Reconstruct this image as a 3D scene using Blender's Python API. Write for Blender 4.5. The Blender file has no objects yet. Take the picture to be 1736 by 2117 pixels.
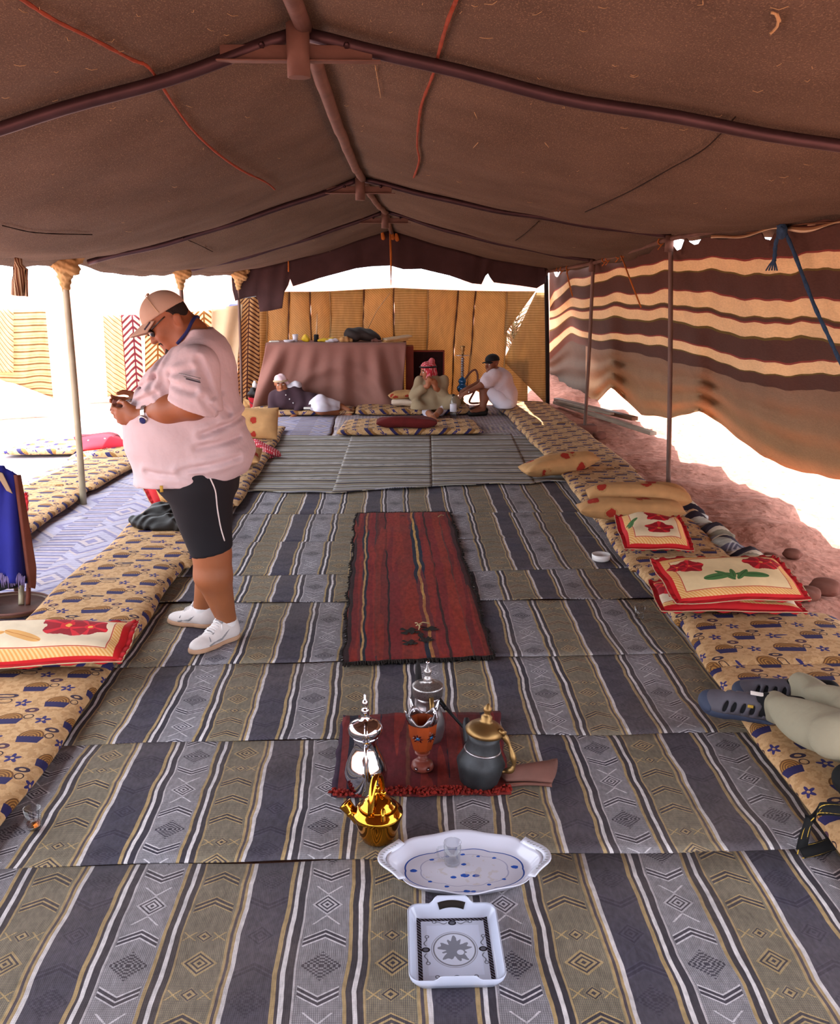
import bpy, math, random
import numpy as np
from mathutils import Vector, Matrix
sc = bpy.context.scene
rnd = random.Random(7)

# ------------------------------------------------------------------ camera
F_PX, CX, CY, EYE = 1900.0, 868.0, 1058.5, 1.83
PITCH, YAW = 0.2506671, -0.0280353            # looking slightly down and to the right of the tent axis (+Y)
camd = bpy.data.cameras.new('camera'); cam = bpy.data.objects.new('camera', camd)
sc.collection.objects.link(cam); sc.camera = cam
cam.location = (0, 0, EYE); cam.rotation_euler = (math.pi/2-PITCH, 0, YAW)
camd.sensor_fit = 'HORIZONTAL'; camd.sensor_width = 36.0; camd.lens = 36.0*F_PX/1736.0
camd.clip_start = 0.05; camd.clip_end = 2000

# ------------------------------------------------------------------ sky, sun, exposure
w = bpy.data.worlds.new('sky'); sc.world = w; w.use_nodes = True
bg = w.node_tree.nodes['Background']
bg.inputs['Color'].default_value = (0.87, 0.92, 1.0, 1); bg.inputs['Strength'].default_value = 7.5
sd = bpy.data.lights.new('sun', 'SUN'); sun = bpy.data.objects.new('sun', sd); sc.collection.objects.link(sun)
sd.energy = 26.0; sd.angle = 0.0093; sd.color = (1.0, 0.93, 0.82)
SUN_DIR = Vector((-0.27, -0.13, -1.0)).normalized()
sun.rotation_euler = SUN_DIR.to_track_quat('-Z', 'Y').to_euler()
sc.view_settings.view_transform = 'Standard'
try: sc.view_settings.look = 'None'
except Exception: pass
sc.view_settings.gamma = 1.0; sc.view_settings.use_curve_mapping = False
sc.view_settings.exposure = -0.5

# ------------------------------------------------------------------ pixel -> world (survey of the photograph)
_c, _s = math.cos(PITCH), math.sin(PITCH); _cz, _sz = math.cos(YAW), math.sin(YAW)
def ray(x, y):
    a, b, c = x-CX, F_PX, CY-y
    Y = b*_c + c*_s; Z = c*_c - b*_s
    return np.array([a*_cz - Y*_sz, a*_sz + Y*_cz, Z])
EYEV = np.array([0, 0, EYE])
def P(x, y, z=0.0):
    r = ray(x, y); return EYEV + (z-EYE)/r[2]*r
def PY(x, y, Y):
    r = ray(x, y); return EYEV + Y/r[1]*r
def PX(x, y, X):
    r = ray(x, y); return EYEV + X/r[0]*r

# ------------------------------------------------------------------ materials: node expressions
def L(h):
    h = h.lstrip('#'); o = []
    for i in (0, 2, 4):
        v = int(h[i:i+2], 16)/255.0
        o.append(v/12.92 if v <= 0.04045 else ((v+0.055)/1.055)**2.4)
    return tuple(o)+(1.0,)
class X:
    def __init__(s, nt, o): s.nt, s.o = nt, o
    def _m(s, op, *a):
        n = s.nt.nodes.new('ShaderNodeMath'); n.operation = op
        for i, v in enumerate((s,)+a):
            if isinstance(v, X): s.nt.links.new(v.o, n.inputs[i])
            else: n.inputs[i].default_value = float(v)
        return X(s.nt, n.outputs[0])
    def _r(s, op, v):
        n = s.nt.nodes.new('ShaderNodeMath'); n.operation = op
        n.inputs[0].default_value = float(v); s.nt.links.new(s.o, n.inputs[1]); return X(s.nt, n.outputs[0])
    def __add__(s, v): return s._m('ADD', v)
    __radd__ = __add__
    def __sub__(s, v): return s._m('SUBTRACT', v)
    def __rsub__(s, v): return s._r('SUBTRACT', v)
    def __mul__(s, v): return s._m('MULTIPLY', v)
    __rmul__ = __mul__
    def __truediv__(s, v): return s._m('DIVIDE', v)
    def __lt__(s, v): return s._m('LESS_THAN', v)
    def __gt__(s, v): return s._m('GREATER_THAN', v)
    def abs(s): return s._m('ABSOLUTE')
    def fr(s): return s._m('FRACT')
    def floor(s): return s._m('FLOOR')
    def sin(s): return s._m('SINE')
    def sqrt(s): return s._m('SQRT')
    def max(s, v): return s._m('MAXIMUM', v)
    def min(s, v): return s._m('MINIMUM', v)
    def atan2(s, v): return s._m('ARCTAN2', v)
    def between(s, a, b): return (s > a)*(s < b)
class Ctx:
    def __init__(s, nt): s.nt = nt; s.tc = nt.nodes.new('ShaderNodeTexCoord')
    def vec(s, which='UV'): return s.tc.outputs[which]
    def uv(s):
        n = s.nt.nodes.new('ShaderNodeSeparateXYZ'); s.nt.links.new(s.tc.outputs['UV'], n.inputs[0])
        return X(s.nt, n.outputs[0]), X(s.nt, n.outputs[1])
    def noise(s, scale, detail=2.0, which='Object', stretch=None, rough=0.5):
        n = s.nt.nodes.new('ShaderNodeTexNoise'); n.inputs['Scale'].default_value = scale
        n.inputs['Detail'].default_value = detail; n.inputs['Roughness'].default_value = rough
        src = s.tc.outputs[which]
        if stretch:
            m = s.nt.nodes.new('ShaderNodeMapping'); m.inputs['Scale'].default_value = stretch
            s.nt.links.new(src, m.inputs['Vector']); src = m.outputs[0]
        s.nt.links.new(src, n.inputs['Vector']); return X(s.nt, n.outputs[0])
    def vor(s, scale, which='Object'):
        n = s.nt.nodes.new('ShaderNodeTexVoronoi'); n.inputs['Scale'].default_value = scale
        s.nt.links.new(s.tc.outputs[which], n.inputs['Vector']); return X(s.nt, n.outputs['Distance'])
    def col(s, c):
        if isinstance(c, str): c = L(c)
        n = s.nt.nodes.new('ShaderNodeRGB'); n.outputs[0].default_value = c; return X(s.nt, n.outputs[0])
    def mix(s, f, a, b, mode='MIX'):
        n = s.nt.nodes.new('ShaderNodeMix'); n.data_type = 'RGBA'; n.blend_type = mode; n.clamp_factor = True
        if isinstance(f, X): s.nt.links.new(f.o, n.inputs[0])
        else: n.inputs[0].default_value = f
        for v, i in ((a, 6), (b, 7)):
            if isinstance(v, str): v = L(v)
            if isinstance(v, X): s.nt.links.new(v.o, n.inputs[i])
            else: n.inputs[i].default_value = v
        return X(s.nt, n.outputs[2])
    def ramp(s, f, stops, const=True):
        n = s.nt.nodes.new('ShaderNodeValToRGB'); e = n.color_ramp.elements
        n.color_ramp.interpolation = 'CONSTANT' if const else 'LINEAR'
        while len(e) < len(stops): e.new(0.5)
        for i, (p, c) in enumerate(stops):
            e[i].position = p; e[i].color = L(c) if isinstance(c, str) else c
        s.nt.links.new(f.o, n.inputs[0]); return X(s.nt, n.outputs[0])
    def vary(s, c, amt=0.25, scale=6.0, which='Object', detail=3.0, stretch=None):
        # brightness mottling of a colour
        n = s.noise(scale, detail, which, stretch)
        k = (n-0.5)*(2*amt*2)+1.0
        m = s.nt.nodes.new('ShaderNodeVectorMath'); m.operation = 'SCALE'
        if not isinstance(c, X): c = s.col(c)
        s.nt.links.new(c.o, m.inputs[0]); s.nt.links.new(k.o, m.inputs['Scale']); return X(s.nt, m.outputs[0])
def mat(name, fn, rough=0.85, metal=0.0, bump=None, bstr=0.4, bdist=0.004, trans=0.0, spec=0.3, sheen=0.0):
    m = bpy.data.materials.new(name); m.use_nodes = True; nt = m.node_tree
    b = nt.nodes['Principled BSDF']; c = Ctx(nt)
    b.inputs['Roughness'].default_value = rough; b.inputs['Metallic'].default_value = metal
    b.inputs['Specular IOR Level'].default_value = spec
    if sheen: b.inputs['Sheen Weight'].default_value = sheen
    r = fn(c) if callable(fn) else c.vary(fn, 0.10)
    nt.links.new(r.o, b.inputs['Base Color'])
    if bump:
        bn = nt.nodes.new('ShaderNodeBump'); bn.inputs['Strength'].default_value = bstr
        bn.inputs['Distance'].default_value = bdist
        nt.links.new(bump(c).o, bn.inputs['Height']); nt.links.new(bn.outputs[0], b.inputs['Normal'])
    if trans > 0:                      # thin cloth: part of the light goes through
        t = nt.nodes.new('ShaderNodeBsdfTranslucent'); mx = nt.nodes.new('ShaderNodeMixShader')
        mx.inputs[0].default_value = trans
        nt.links.new(r.o, t.inputs['Color']); nt.links.new(b.outputs[0], mx.inputs[1]); nt.links.new(t.outputs[0], mx.inputs[2])
        nt.links.new(mx.outputs[0], nt.nodes['Material Output'].inputs['Surface'])
    return m
def plain(name, c, rough=0.85, metal=0.0, amt=0.10, scale=8.0, bs=0.0, bscale=60.0, **k):
    return mat(name, lambda q: q.vary(c, amt, scale), rough, metal,
               bump=(lambda q: q.noise(bscale, 3.0)) if bs else None, bstr=bs, **k)
def thinglass(name):
    m = bpy.data.materials.new(name); m.use_nodes = True; nt = m.node_tree; nt.nodes.remove(nt.nodes['Principled BSDF'])
    t = nt.nodes.new('ShaderNodeBsdfTransparent'); g = nt.nodes.new('ShaderNodeBsdfGlossy'); x = nt.nodes.new('ShaderNodeMixShader'); lw = nt.nodes.new('ShaderNodeLayerWeight'); lw.inputs['Blend'].default_value = 0.5
    c = Ctx(nt); q = c.vary(c.col((.93, .94, .95, 1)), .02); nt.links.new(q.o, t.inputs['Color'])
    g.inputs['Roughness'].default_value = .03; f = X(nt, lw.outputs['Facing']); f = f*f*f*0.55+0.03
    nt.links.new(f.o, x.inputs[0]); nt.links.new(t.outputs[0], x.inputs[1]); nt.links.new(g.outputs[0], x.inputs[2])
    nt.links.new(x.outputs[0], nt.nodes['Material Output'].inputs['Surface']); return m
def glassmat(name, col=(1, 1, 1, 1), rough=0.02, ior=1.45):
    m = bpy.data.materials.new(name); m.use_nodes = True; b = m.node_tree.nodes['Principled BSDF']
    c = Ctx(m.node_tree); q = c.vary(c.col(col), 0.02)
    m.node_tree.links.new(q.o, b.inputs['Base Color'])
    b.inputs['Roughness'].default_value = rough; b.inputs['Transmission Weight'].default_value = 1.0
    b.inputs['IOR'].default_value = ior; return m

# ------------------------------------------------------------------ mesh helpers
ORG = {}
COL = sc.collection
def obj(name, V, Fc, m, parent=None, uv=None, smooth=True, kind=None, label=None):
    V = np.asarray(V, dtype=float).reshape(-1, 3)
    if parent is not None: o0 = ORG[parent.name]
    else:
        o0 = np.array([(V[:, 0].min()+V[:, 0].max())/2, (V[:, 1].min()+V[:, 1].max())/2, V[:, 2].min()])
    me = bpy.data.meshes.new(name)
    me.from_pydata((V-o0).tolist(), [], [tuple(int(i) for i in f) for f in Fc])
    if uv is not None:
        uv = np.asarray(uv, dtype=np.float32); lay = me.uv_layers.new(name='uv')
        idx = np.empty(len(me.loops), dtype=np.int32); me.loops.foreach_get('vertex_index', idx)
        lay.data.foreach_set('uv', uv[idx].ravel())
    if smooth: me.polygons.foreach_set('use_smooth', np.ones(len(me.polygons), dtype=bool))
    me.validate(); me.update()
    for mm in (m if isinstance(m, (list, tuple)) else [m]): me.materials.append(mm)
    o = bpy.data.objects.new(name, me); COL.objects.link(o)
    if parent is not None:
        o.parent = parent; ORG[o.name] = o0.copy()
    else:
        o.location = o0; ORG[o.name] = o0.copy()
    if kind: o['kind'] = kind
    if label: o['label'] = label
    return o
def thing(name, loc, label, cat, group=None):
    o = bpy.data.objects.new(name, None); COL.objects.link(o); o.location = Vector(loc); o.empty_display_size = 0.1
    ORG[o.name] = np.array(loc, dtype=float); tag(o, label, cat, group); return o
def tag(o, label, cat, group=None):
    o['label'] = label; o['category'] = cat
    if group: o['group'] = group
    return o
class MB:
    """collects pieces of one mesh"""
    def __init__(s): s.V, s.F, s.U, s.n = [], [], [], 0
    def add(s, V, Fc, uv=None):
        V = np.asarray(V, dtype=float).reshape(-1, 3)
        s.V.append(V); s.F += [tuple(i+s.n for i in f) for f in Fc]
        s.U.append(np.asarray(uv, dtype=float) if uv is not None else V[:, :2].copy()); s.n += len(V); return s
    def build(s, name, m, parent=None, **k): return obj(name, np.vstack(s.V), s.F, m, parent, uv=np.vstack(s.U), **k)
def gridf(nu, nv, closed_u=False):
    Fc = []
    for j in range(nv-1):
        for i in range(nu if closed_u else nu-1):
            a = j*nu+i; b = j*nu+(i+1) % nu
            Fc.append((a, b, b+nu, a+nu))
    return Fc
def grid(nu, nv, fn, uvf=None):
    V, U = [], []
    for j in range(nv):
        for i in range(nu):
            a, b = i/(nu-1), j/(nv-1); V.append(fn(a, b)); U.append(uvf(a, b) if uvf else (a, b))
    return np.array(V, dtype=float), gridf(nu, nv), np.array(U, dtype=float)
def slab(nu, nv, fn, th, uvf=None):
    """a grid surface given thickness downwards along its normals (thin cloth with real thickness)"""
    V, Fc, U = grid(nu, nv, fn, uvf)
    G = V.reshape(nv, nu, 3)
    du = np.gradient(G, axis=1); dv = np.gradient(G, axis=0)
    N = np.cross(du, dv); N /= (np.linalg.norm(N, axis=2, keepdims=True)+1e-12)
    W = (G - N*th).reshape(-1, 3); n = len(V)
    Fc2 = list(Fc) + [tuple(reversed([i+n for i in f])) for f in Fc]
    rim = [i for i in range(nu)] + [j*nu+nu-1 for j in range(1, nv)] + [(nv-1)*nu+i for i in range(nu-2, -1, -1)] + [j*nu for j in range(nv-2, 0, -1)]
    for a, b in zip(rim, rim[1:]+rim[:1]): Fc2.append((b, a, a+n, b+n))
    return np.vstack([V, W]), Fc2, np.vstack([U, U])
def nrm(v): v = np.asarray(v, float); return v/(np.linalg.norm(v)+1e-12)
def spline(pts, n):
    pts = np.asarray(pts, float); m = len(pts); out = []
    for k in range(n):
        t = k/(n-1)*(m-1); i = min(int(t), m-2); f = t-i
        p0, p1, p2, p3 = pts[max(i-1, 0)], pts[i], pts[i+1], pts[min(i+2, m-1)]
        out.append(0.5*((2*p1)+(p2-p0)*f+(2*p0-5*p1+4*p2-p3)*f*f+(3*p1-p0-3*p2+p3)*f**3))
    return np.array(out)
def tube(pts, r, seg=10, sub=0, cap=True, flat=1.0):
    pts = np.asarray(pts, float)
    if np.isscalar(r): r = [r]*len(pts)
    if sub:
        pr = spline(np.hstack([pts, np.array(r, float)[:, None]]), sub); pts, r = pr[:, :3], np.maximum(pr[:, 3], 1e-4)
    n = len(pts); V = []
    t0 = nrm(pts[1]-pts[0]); up = np.array([0, 0, 1.0]) if abs(t0[2]) < 0.9 else np.array([0, 1.0, 0]); U = nrm(np.cross(up, t0)); UVs = []; run = 0
    for i in range(n):
        t = nrm(pts[min(i+1, n-1)]-pts[max(i-1, 0)])
        U = nrm(U-t*np.dot(U, t)); W = np.cross(t, U)
        if i: run += np.linalg.norm(pts[i]-pts[i-1])
        for k in range(seg):
            a = 2*math.pi*k/seg; V.append(pts[i]+r[i]*(math.cos(a)*U+math.sin(a)*W*flat)); UVs.append((k/seg, run))
    Fc = gridf(seg, n, True)
    if cap: Fc.append(tuple(reversed(range(seg)))); Fc.append(tuple((n-1)*seg+k for k in range(seg)))
    return np.array(V), Fc, np.array(UVs)
def lathe(prof, c, seg=28, M=None, flat=None):
    """profile [(r,z)...] around the vertical through c; M optional 3x3 tilt"""
    V, U = [], []
    for j, (r, z) in enumerate(prof):
        for k in range(seg):
            a = 2*math.pi*k/seg; V.append((r*math.cos(a), r*math.sin(a), z)); U.append((k/seg, z))
    V = np.array(V)
    if M is not None: V = V@np.asarray(M).T
    V = V+np.asarray(c, float)
    Fc = gridf(seg, len(prof), True)
    if prof[0][0] > 1e-5: Fc.append(tuple(reversed(range(seg))))
    if prof[-1][0] > 1e-5: Fc.append(tuple((len(prof)-1)*seg+k for k in range(seg)))
    return V, Fc, np.array(U)
def box(c, s, M=None, bev=0.0):
    c = np.asarray(c, float); hx, hy, hz = [v/2 for v in s]
    if bev <= 0:
        V = np.array([(x, y, z) for z in (-hz, hz) for x, y in ((-hx, -hy), (hx, -hy), (hx, hy), (-hx, hy))])
        Fc = [(3, 2, 1, 0), (4, 5, 6, 7), (0, 1, 5, 4), (1, 2, 6, 5), (2, 3, 7, 6), (3, 0, 4, 7)]
    else:
        b = min(bev, hx*.99, hy*.99, hz*.99); rings = []
        def ring(ix, iy, z, r):
            o = []
            for sx, sy, a0 in ((1, 1, 0), (-1, 1, 90), (-1, -1, 180), (1, -1, 270)):
                for k in range(4):
                    a = math.radians(a0+30*k); o.append((sx*(hx-b)+r*math.cos(a), sy*(hy-b)+r*math.sin(a), z))
            return o
        for k in range(4):
            a = math.radians(-90+30*k); rings.append(ring(0, 0, -hz+b+b*math.sin(a), max(b*math.cos(a), 1e-4)))
        for k in range(4):
            a = math.radians(30*k); rings.append(ring(0, 0, hz-b+b*math.sin(a), max(b*math.cos(a), 1e-4)))
        V = np.array([p for r in rings for p in r]); n = 16
        Fc = gridf(n, 8, True)+[tuple(reversed(range(n))), tuple(7*n+k for k in range(n))]
    if M is not None: V = V@np.asarray(M).T
    uv = V[:, :2].copy()
    return V+c, Fc, uv
def rotz(a): c, s = math.cos(a), math.sin(a); return np.array([[c, -s, 0], [s, c, 0], [0, 0, 1.0]])
def roty(a): c, s = math.cos(a), math.sin(a); return np.array([[c, 0, s], [0, 1.0, 0], [-s, 0, c]])
def rotx(a): c, s = math.cos(a), math.sin(a); return np.array([[1.0, 0, 0], [0, c, -s], [0, s, c]])
def wob(x, y, z=0.0, f=1.0, seed=0.0):
    """smooth pseudo-noise in [-1,1] (works on arrays)"""
    return (np.sin(x*f*1.7+y*f*2.3+seed)+np.sin(x*f*-2.9+y*f*1.1+z*f*2.1+seed*1.7+1.3)+np.sin(y*f*3.7-z*f*1.9+x*f*0.6+seed*2.3+4.1))/3.0

# ------------------------------------------------------------------ organic forms: blended distance field -> one continuous surface
class Prim:
    pass
def cap(a, b, ra, rb=None, k=0.02):
    p = Prim(); a = np.asarray(a, float); b = np.asarray(b, float); rb = ra if rb is None else rb
    p.lo = np.minimum(a-ra, b-rb); p.hi = np.maximum(a+ra, b+rb); p.k = k
    ab = b-a; L2 = max(float(ab@ab), 1e-9)
    def f(x, y, z):
        t = np.clip(((x-a[0])*ab[0]+(y-a[1])*ab[1]+(z-a[2])*ab[2])/L2, 0, 1)
        return np.sqrt((x-a[0]-t*ab[0])**2+(y-a[1]-t*ab[1])**2+(z-a[2]-t*ab[2])**2)-(ra+(rb-ra)*t)
    p.f = f; return p
def ell(c, r, M=None, k=0.02):
    p = Prim(); c = np.asarray(c, float); r = np.asarray(r, float); M = np.eye(3) if M is None else np.asarray(M, float)
    R = r.max(); p.lo = c-R; p.hi = c+R; p.k = k
    def f(x, y, z):
        dx, dy, dz = x-c[0], y-c[1], z-c[2]
        q = [(dx*M[0, i]+dy*M[1, i]+dz*M[2, i]) for i in range(3)]
        k0 = np.sqrt(sum((q[i]/r[i])**2 for i in range(3))); k1 = np.sqrt(sum((q[i]/r[i]**2)**2 for i in range(3)))+1e-9
        return k0*(k0-1)/k1
    p.f = f; return p
def column(tab, k=0.02, pw=2.0):
    """stack of horizontal ellipses: rows (z, x0, x1, y0, y1)"""
    p = Prim(); T = np.array(sorted(tab), float); p.k = k
    p.lo = np.array([T[:, 1].min(), T[:, 3].min(), T[0, 0]]); p.hi = np.array([T[:, 2].max(), T[:, 4].max(), T[-1, 0]])
    def f(x, y, z):
        zz = np.clip(z, T[0, 0], T[-1, 0]); g = [np.interp(zz, T[:, 0], T[:, i]) for i in (1, 2, 3, 4)]
        cx, a = (g[0]+g[1])/2, (g[1]-g[0])/2; cy, b = (g[2]+g[3])/2, (g[3]-g[2])/2
        d = ((np.abs((x-cx)/a)**pw+np.abs((y-cy)/b)**pw)**(1/pw)-1)*np.minimum(a, b)
        dz = np.maximum(z-T[-1, 0], T[0, 0]-z)
        return np.maximum(d, dz)
    p.f = f; return p
def sdf(prims, h, cuts=(), disp=None, ink=0.0, smooth=1, subs=()):
    lo = np.min([p.lo for p in prims], axis=0)-ink-0.02-2*h; hi = np.max([p.hi for p in prims], axis=0)+ink+0.02+2*h
    n = np.ceil((hi-lo)/h).astype(int)+1
    ax = [lo[i]+h*np.arange(n[i]) for i in range(3)]
    D = np.full(n, 0.3, dtype=np.float32)
    for p in prims:
        mg = p.k+ink+3*h
        s0 = np.maximum(np.floor((p.lo-mg-lo)/h).astype(int), 0); s1 = np.minimum(np.ceil((p.hi+mg-lo)/h).astype(int)+1, n)
        sl = tuple(slice(a, b) for a, b in zip(s0, s1))
        x = ax[0][sl[0]][:, None, None]; y = ax[1][sl[1]][None, :, None]; z = ax[2][sl[2]][None, None, :]
        v = (p.f(x, y, z)-ink).astype(np.float32)
        v = np.broadcast_to(v, D[sl].shape); d = D[sl]
        hh = np.maximum(p.k-np.abs(d-v), 0)/p.k
        D[sl] = np.minimum(d, v)-hh*hh*p.k*0.25
    x = ax[0][:, None, None]; y = ax[1][None, :, None]; z = ax[2][None, None, :]
    for p in subs:
        s0 = np.maximum(np.floor((p.lo-4*h-lo)/h).astype(int), 0); s1 = np.minimum(np.ceil((p.hi+4*h-lo)/h).astype(int)+1, n)
        if np.any(s1 <= s0): continue
        sl = tuple(slice(a, b) for a, b in zip(s0, s1))
        v = p.f(ax[0][sl[0]][:, None, None], ax[1][sl[1]][None, :, None], ax[2][sl[2]][None, None, :])
        D[sl] = np.maximum(D[sl], -v)
    if disp is not None: D += disp(x, y, z).astype(np.float32)
    for c in cuts: D = np.maximum(D, c(x, y, z).astype(np.float32))
    D[0] = D[-1] = 0.3; D[:, 0] = D[:, -1] = 0.3; D[:, :, 0] = D[:, :, -1] = 0.3
    return nets(D, lo, h, smooth)
def nets(D, org, h, smooth=1):
    S = D < 0; nx, ny, nz = D.shape
    cnt = np.zeros((nx-1, ny-1, nz-1), np.int8)
    cor = [(i, j, k) for i in (0, 1) for j in (0, 1) for k in (0, 1)]
    for i, j, k in cor: cnt += S[i:nx-1+i, j:ny-1+j, k:nz-1+k]
    cells = np.argwhere((cnt > 0) & (cnt < 8))
    if not len(cells): return np.zeros((0, 3)), []
    idx = -np.ones(cnt.shape, np.int64); idx[tuple(cells.T)] = np.arange(len(cells))
    acc = np.zeros((len(cells), 3)); num = np.zeros(len(cells))
    for a in range(3):
        o = [b for b in range(3) if b != a]
        for u in (0, 1):
            for v in (0, 1):
                c0 = cells.copy(); c0[:, o[0]] += u; c0[:, o[1]] += v; c1 = c0.copy(); c1[:, a] += 1
                d0 = D[tuple(c0.T)]; d1 = D[tuple(c1.T)]; mk = (d0 < 0) != (d1 < 0)
                t = d0[mk]/(d0[mk]-d1[mk]); p = c0[mk].astype(float); p[:, a] += t
                acc[mk] += p; num[mk] += 1
    V = org+h*acc/num[:, None]
    Fs = []
    for a in range(3):
        b, c = (a+1) % 3, (a+2) % 3
        s0 = [slice(None)]*3; s1 = [slice(None)]*3; s0[a] = slice(0, -1); s1[a] = slice(1, None)
        A, B = S[tuple(s0)], S[tuple(s1)]
        e = np.argwhere(A != B); inside = A[tuple(e.T)]
        ok = (e[:, b] > 0) & (e[:, c] > 0) & (e[:, b] < D.shape[b]-1) & (e[:, c] < D.shape[c]-1)
        e = e[ok]; inside = inside[ok]
        q = []
        for db, dc in ((0, 0), (-1, 0), (-1, -1), (0, -1)):
            ee = e.copy(); ee[:, b] += db; ee[:, c] += dc; q.append(idx[tuple(ee.T)])
        q = np.stack(q, 1)
        q[~inside] = q[~inside][:, ::-1]
        Fs.append(q)
    Fs = np.vstack(Fs); Fs = Fs[(Fs >= 0).all(1)]
    E = np.vstack([Fs[:, [i, (i+1) % 4]] for i in range(4)])
    for _ in range(smooth):
        s = np.zeros_like(V); m = np.zeros(len(V))
        for i, j in ((0, 1), (1, 0)):
            np.add.at(s, E[:, i], V[E[:, j]]); np.add.at(m, E[:, i], 1)
        V = V*0.5+0.5*s/np.maximum(m, 1)[:, None]
    return V, Fs
def sob(name, prims, h, m, parent=None, label=None, kind=None, **k):
    V, Fc = sdf(prims, h, **k); return obj(name, V, Fc, m, parent, uv=V[:, :2], label=label, kind=kind)
def below(p, n):
    """keeps the side of the plane against n"""
    p = np.asarray(p, float); n = nrm(n)
    return lambda x, y, z: (x-p[0])*n[0]+(y-p[1])*n[1]+(z-p[2])*n[2]
# ------------------------------------------------------------------ materials
def rug_mat():
    PER = 0.527
    def motif(q, am, v):                       # grey-band motif: diamond, crosses, chevrons, checks (mirrored)
        b = ((v/0.5).fr()-0.5).abs()*0.5
        d = am+b
        dia = ((d/0.0155).fr() < 0.45)*(d < 0.047)
        li = (am-(b-0.047)).abs()
        crs = (li < 0.0035)*b.between(0.047, 0.085)
        c = b-am*0.62-0.108
        chd = (c.between(0.0, 0.011)+c.between(0.017, 0.028))*(am < 0.057)
        chl = (c.between(-0.005, 0.0)+c.between(0.011, 0.017)+c.between(0.028, 0.034))*(am < 0.057)
        reg = (am*1.05+(0.25-b)) < 0.056
        chk = (((am/0.0145).fr() < 0.5)-((b/0.0125).fr() < 0.5)).abs()*reg
        ring = ((d/0.0155).fr() > 0.45)*(d < 0.050)
        return dia+chd+chk, crs+chl+ring*0.7
    def motif2(q, am, v):                      # olive-band motif: three chevrons and a row of diamonds
        w_ = (v/0.7).fr()*0.7; dk = lt = None
        for c0 in (0.05, 0.17, 0.29):
            c = w_+am*0.62-(c0+0.02)
            a = (c.between(0.0, 0.011)+c.between(0.018, 0.029))*(am < 0.056)
            e = (c.between(-0.005, 0.0)+c.between(0.011, 0.018)+c.between(0.029, 0.034))*(am < 0.056)
            dk = a if dk is None else dk+a; lt = e if lt is None else lt+e
        for c0, r in ((0.405, 0.022), (0.52, 0.048), (0.63, 0.022)):
            d = am+(w_-c0).abs()
            dk = dk+((d/0.017).fr() < 0.45)*(d < r); lt = lt+((d/0.017).fr() > 0.45)*(d < r+0.004)*0.8
            if r < 0.03:
                x2 = ((am-0.042).abs()-(w_-c0).abs()).abs() < 0.003
                lt = lt+x2*((w_-c0).abs() < 0.018)
        return dk, lt
    def fn(q):
        u, v = q.uv()
        u = u+(q.noise(1.6, 2)-0.5)*0.040+(q.noise(9.0, 2)-0.5)*0.008
        x = (u/PER).fr()*PER
        st = [(0, '#46424f'), (.113, '#a98f66'), (.125, '#3d3740'), (.133, '#d6cfd2'), (.146, '#38343e'), (.166, '#b9b1b6'),
              (.171, '#9d999f'), (.300, '#a98f66'), (.310, '#3a353c'), (.326, '#d6cfd2'), (.338, '#3a353c'), (.355, '#a68e68'),
              (.362, '#8d826a'), (.488, '#ab9169'), (.497, '#50474e'), (.506, '#ab9169'), (.514, '#cfc7c9')]
        base = q.ramp(x/PER, [(p/PER, c) for p, c in st])
        g = (x-0.2355).abs(); o = (x-0.425).abs(); n = (x-0.0565).abs()
        gi = g < 0.0645; oi = o < 0.063; ni = n < 0.0565
        d1, l1 = motif(q, g, v); d2, l2 = motif2(q, o, v+0.21); d3, l3 = motif(q, n, v+0.13)
        # open weave: fine dark grid on the patterned bands
        gr = ((u/0.0052).fr()-0.5).abs()*((v/0.0058).fr()-0.5).abs()
        base = q.mix((gi+oi)*(0.75-gr*7.0), base, '#45404c')
        lc = q.mix(gi, '#b59a6c', '#c9c3ca')
        base = q.mix(l1*gi*0.95+l2*oi*0.9, base, lc)
        base = q.mix(d1*gi*0.9+d2*oi*0.85, base, '#2e2a3a')
        base = q.mix(d3*ni*0.55, base, '#2a2539'); base = q.mix(l3*ni*0.22, base, '#565066')
        base = q.mix((q.noise(1.4, 5)-0.36)*0.95, base, '#75655a')      # dust trodden in
        return q.vary(q.vary(base, 0.22, 90.0, detail=2, stretch=(1, .4, 1)), 0.18, 5.0)
    def bp(q):
        u, v = q.uv(); return ((u/0.0052).fr()-0.5).abs()+((v/0.0058).fr()-0.5).abs()+q.noise(4.0, 3)*4.0
    return mat('woven_stripe_rug', fn, 0.95, bump=bp, bstr=0.35, bdist=0.003)
def hstripe_mat(name, seed):
    def fn(q):
        u, v = q.uv(); v = v+(q.noise(2.6, 2)-0.5)*0.05+seed
        x = (v/0.36).fr()
        base = q.ramp(x, [(0, '#251d28'), (.09, '#cbbfb0'), (.13, '#7f7666'), (.22, '#a6a3ae'), (.27, '#5c5866'), (.33, '#a09c92'),
                          (.48, '#2a222e'), (.57, '#c8baa2'), (.61, '#77737b'), (.70, '#aaa8a6'), (.76, '#7a7060'), (.92, '#b3a290'), (.96, '#352c36')])
        d = ((v/0.36).fr()-0.28).abs()*0.36+((u/0.11).fr()-0.5).abs()*0.10
        base = q.mix(((d/0.018).fr() < 0.4)*(d < 0.05)*0.5*(q.noise(1.2, 1) > 0.45), base, '#c9c2c6')
        return q.vary(q.vary(base, 0.2, 40, detail=2, stretch=(.3, 3, 1)), 0.14, 4)
    return mat(name, fn, 0.95, bump=lambda q: q.noise(70, 3), bstr=0.3)
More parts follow.
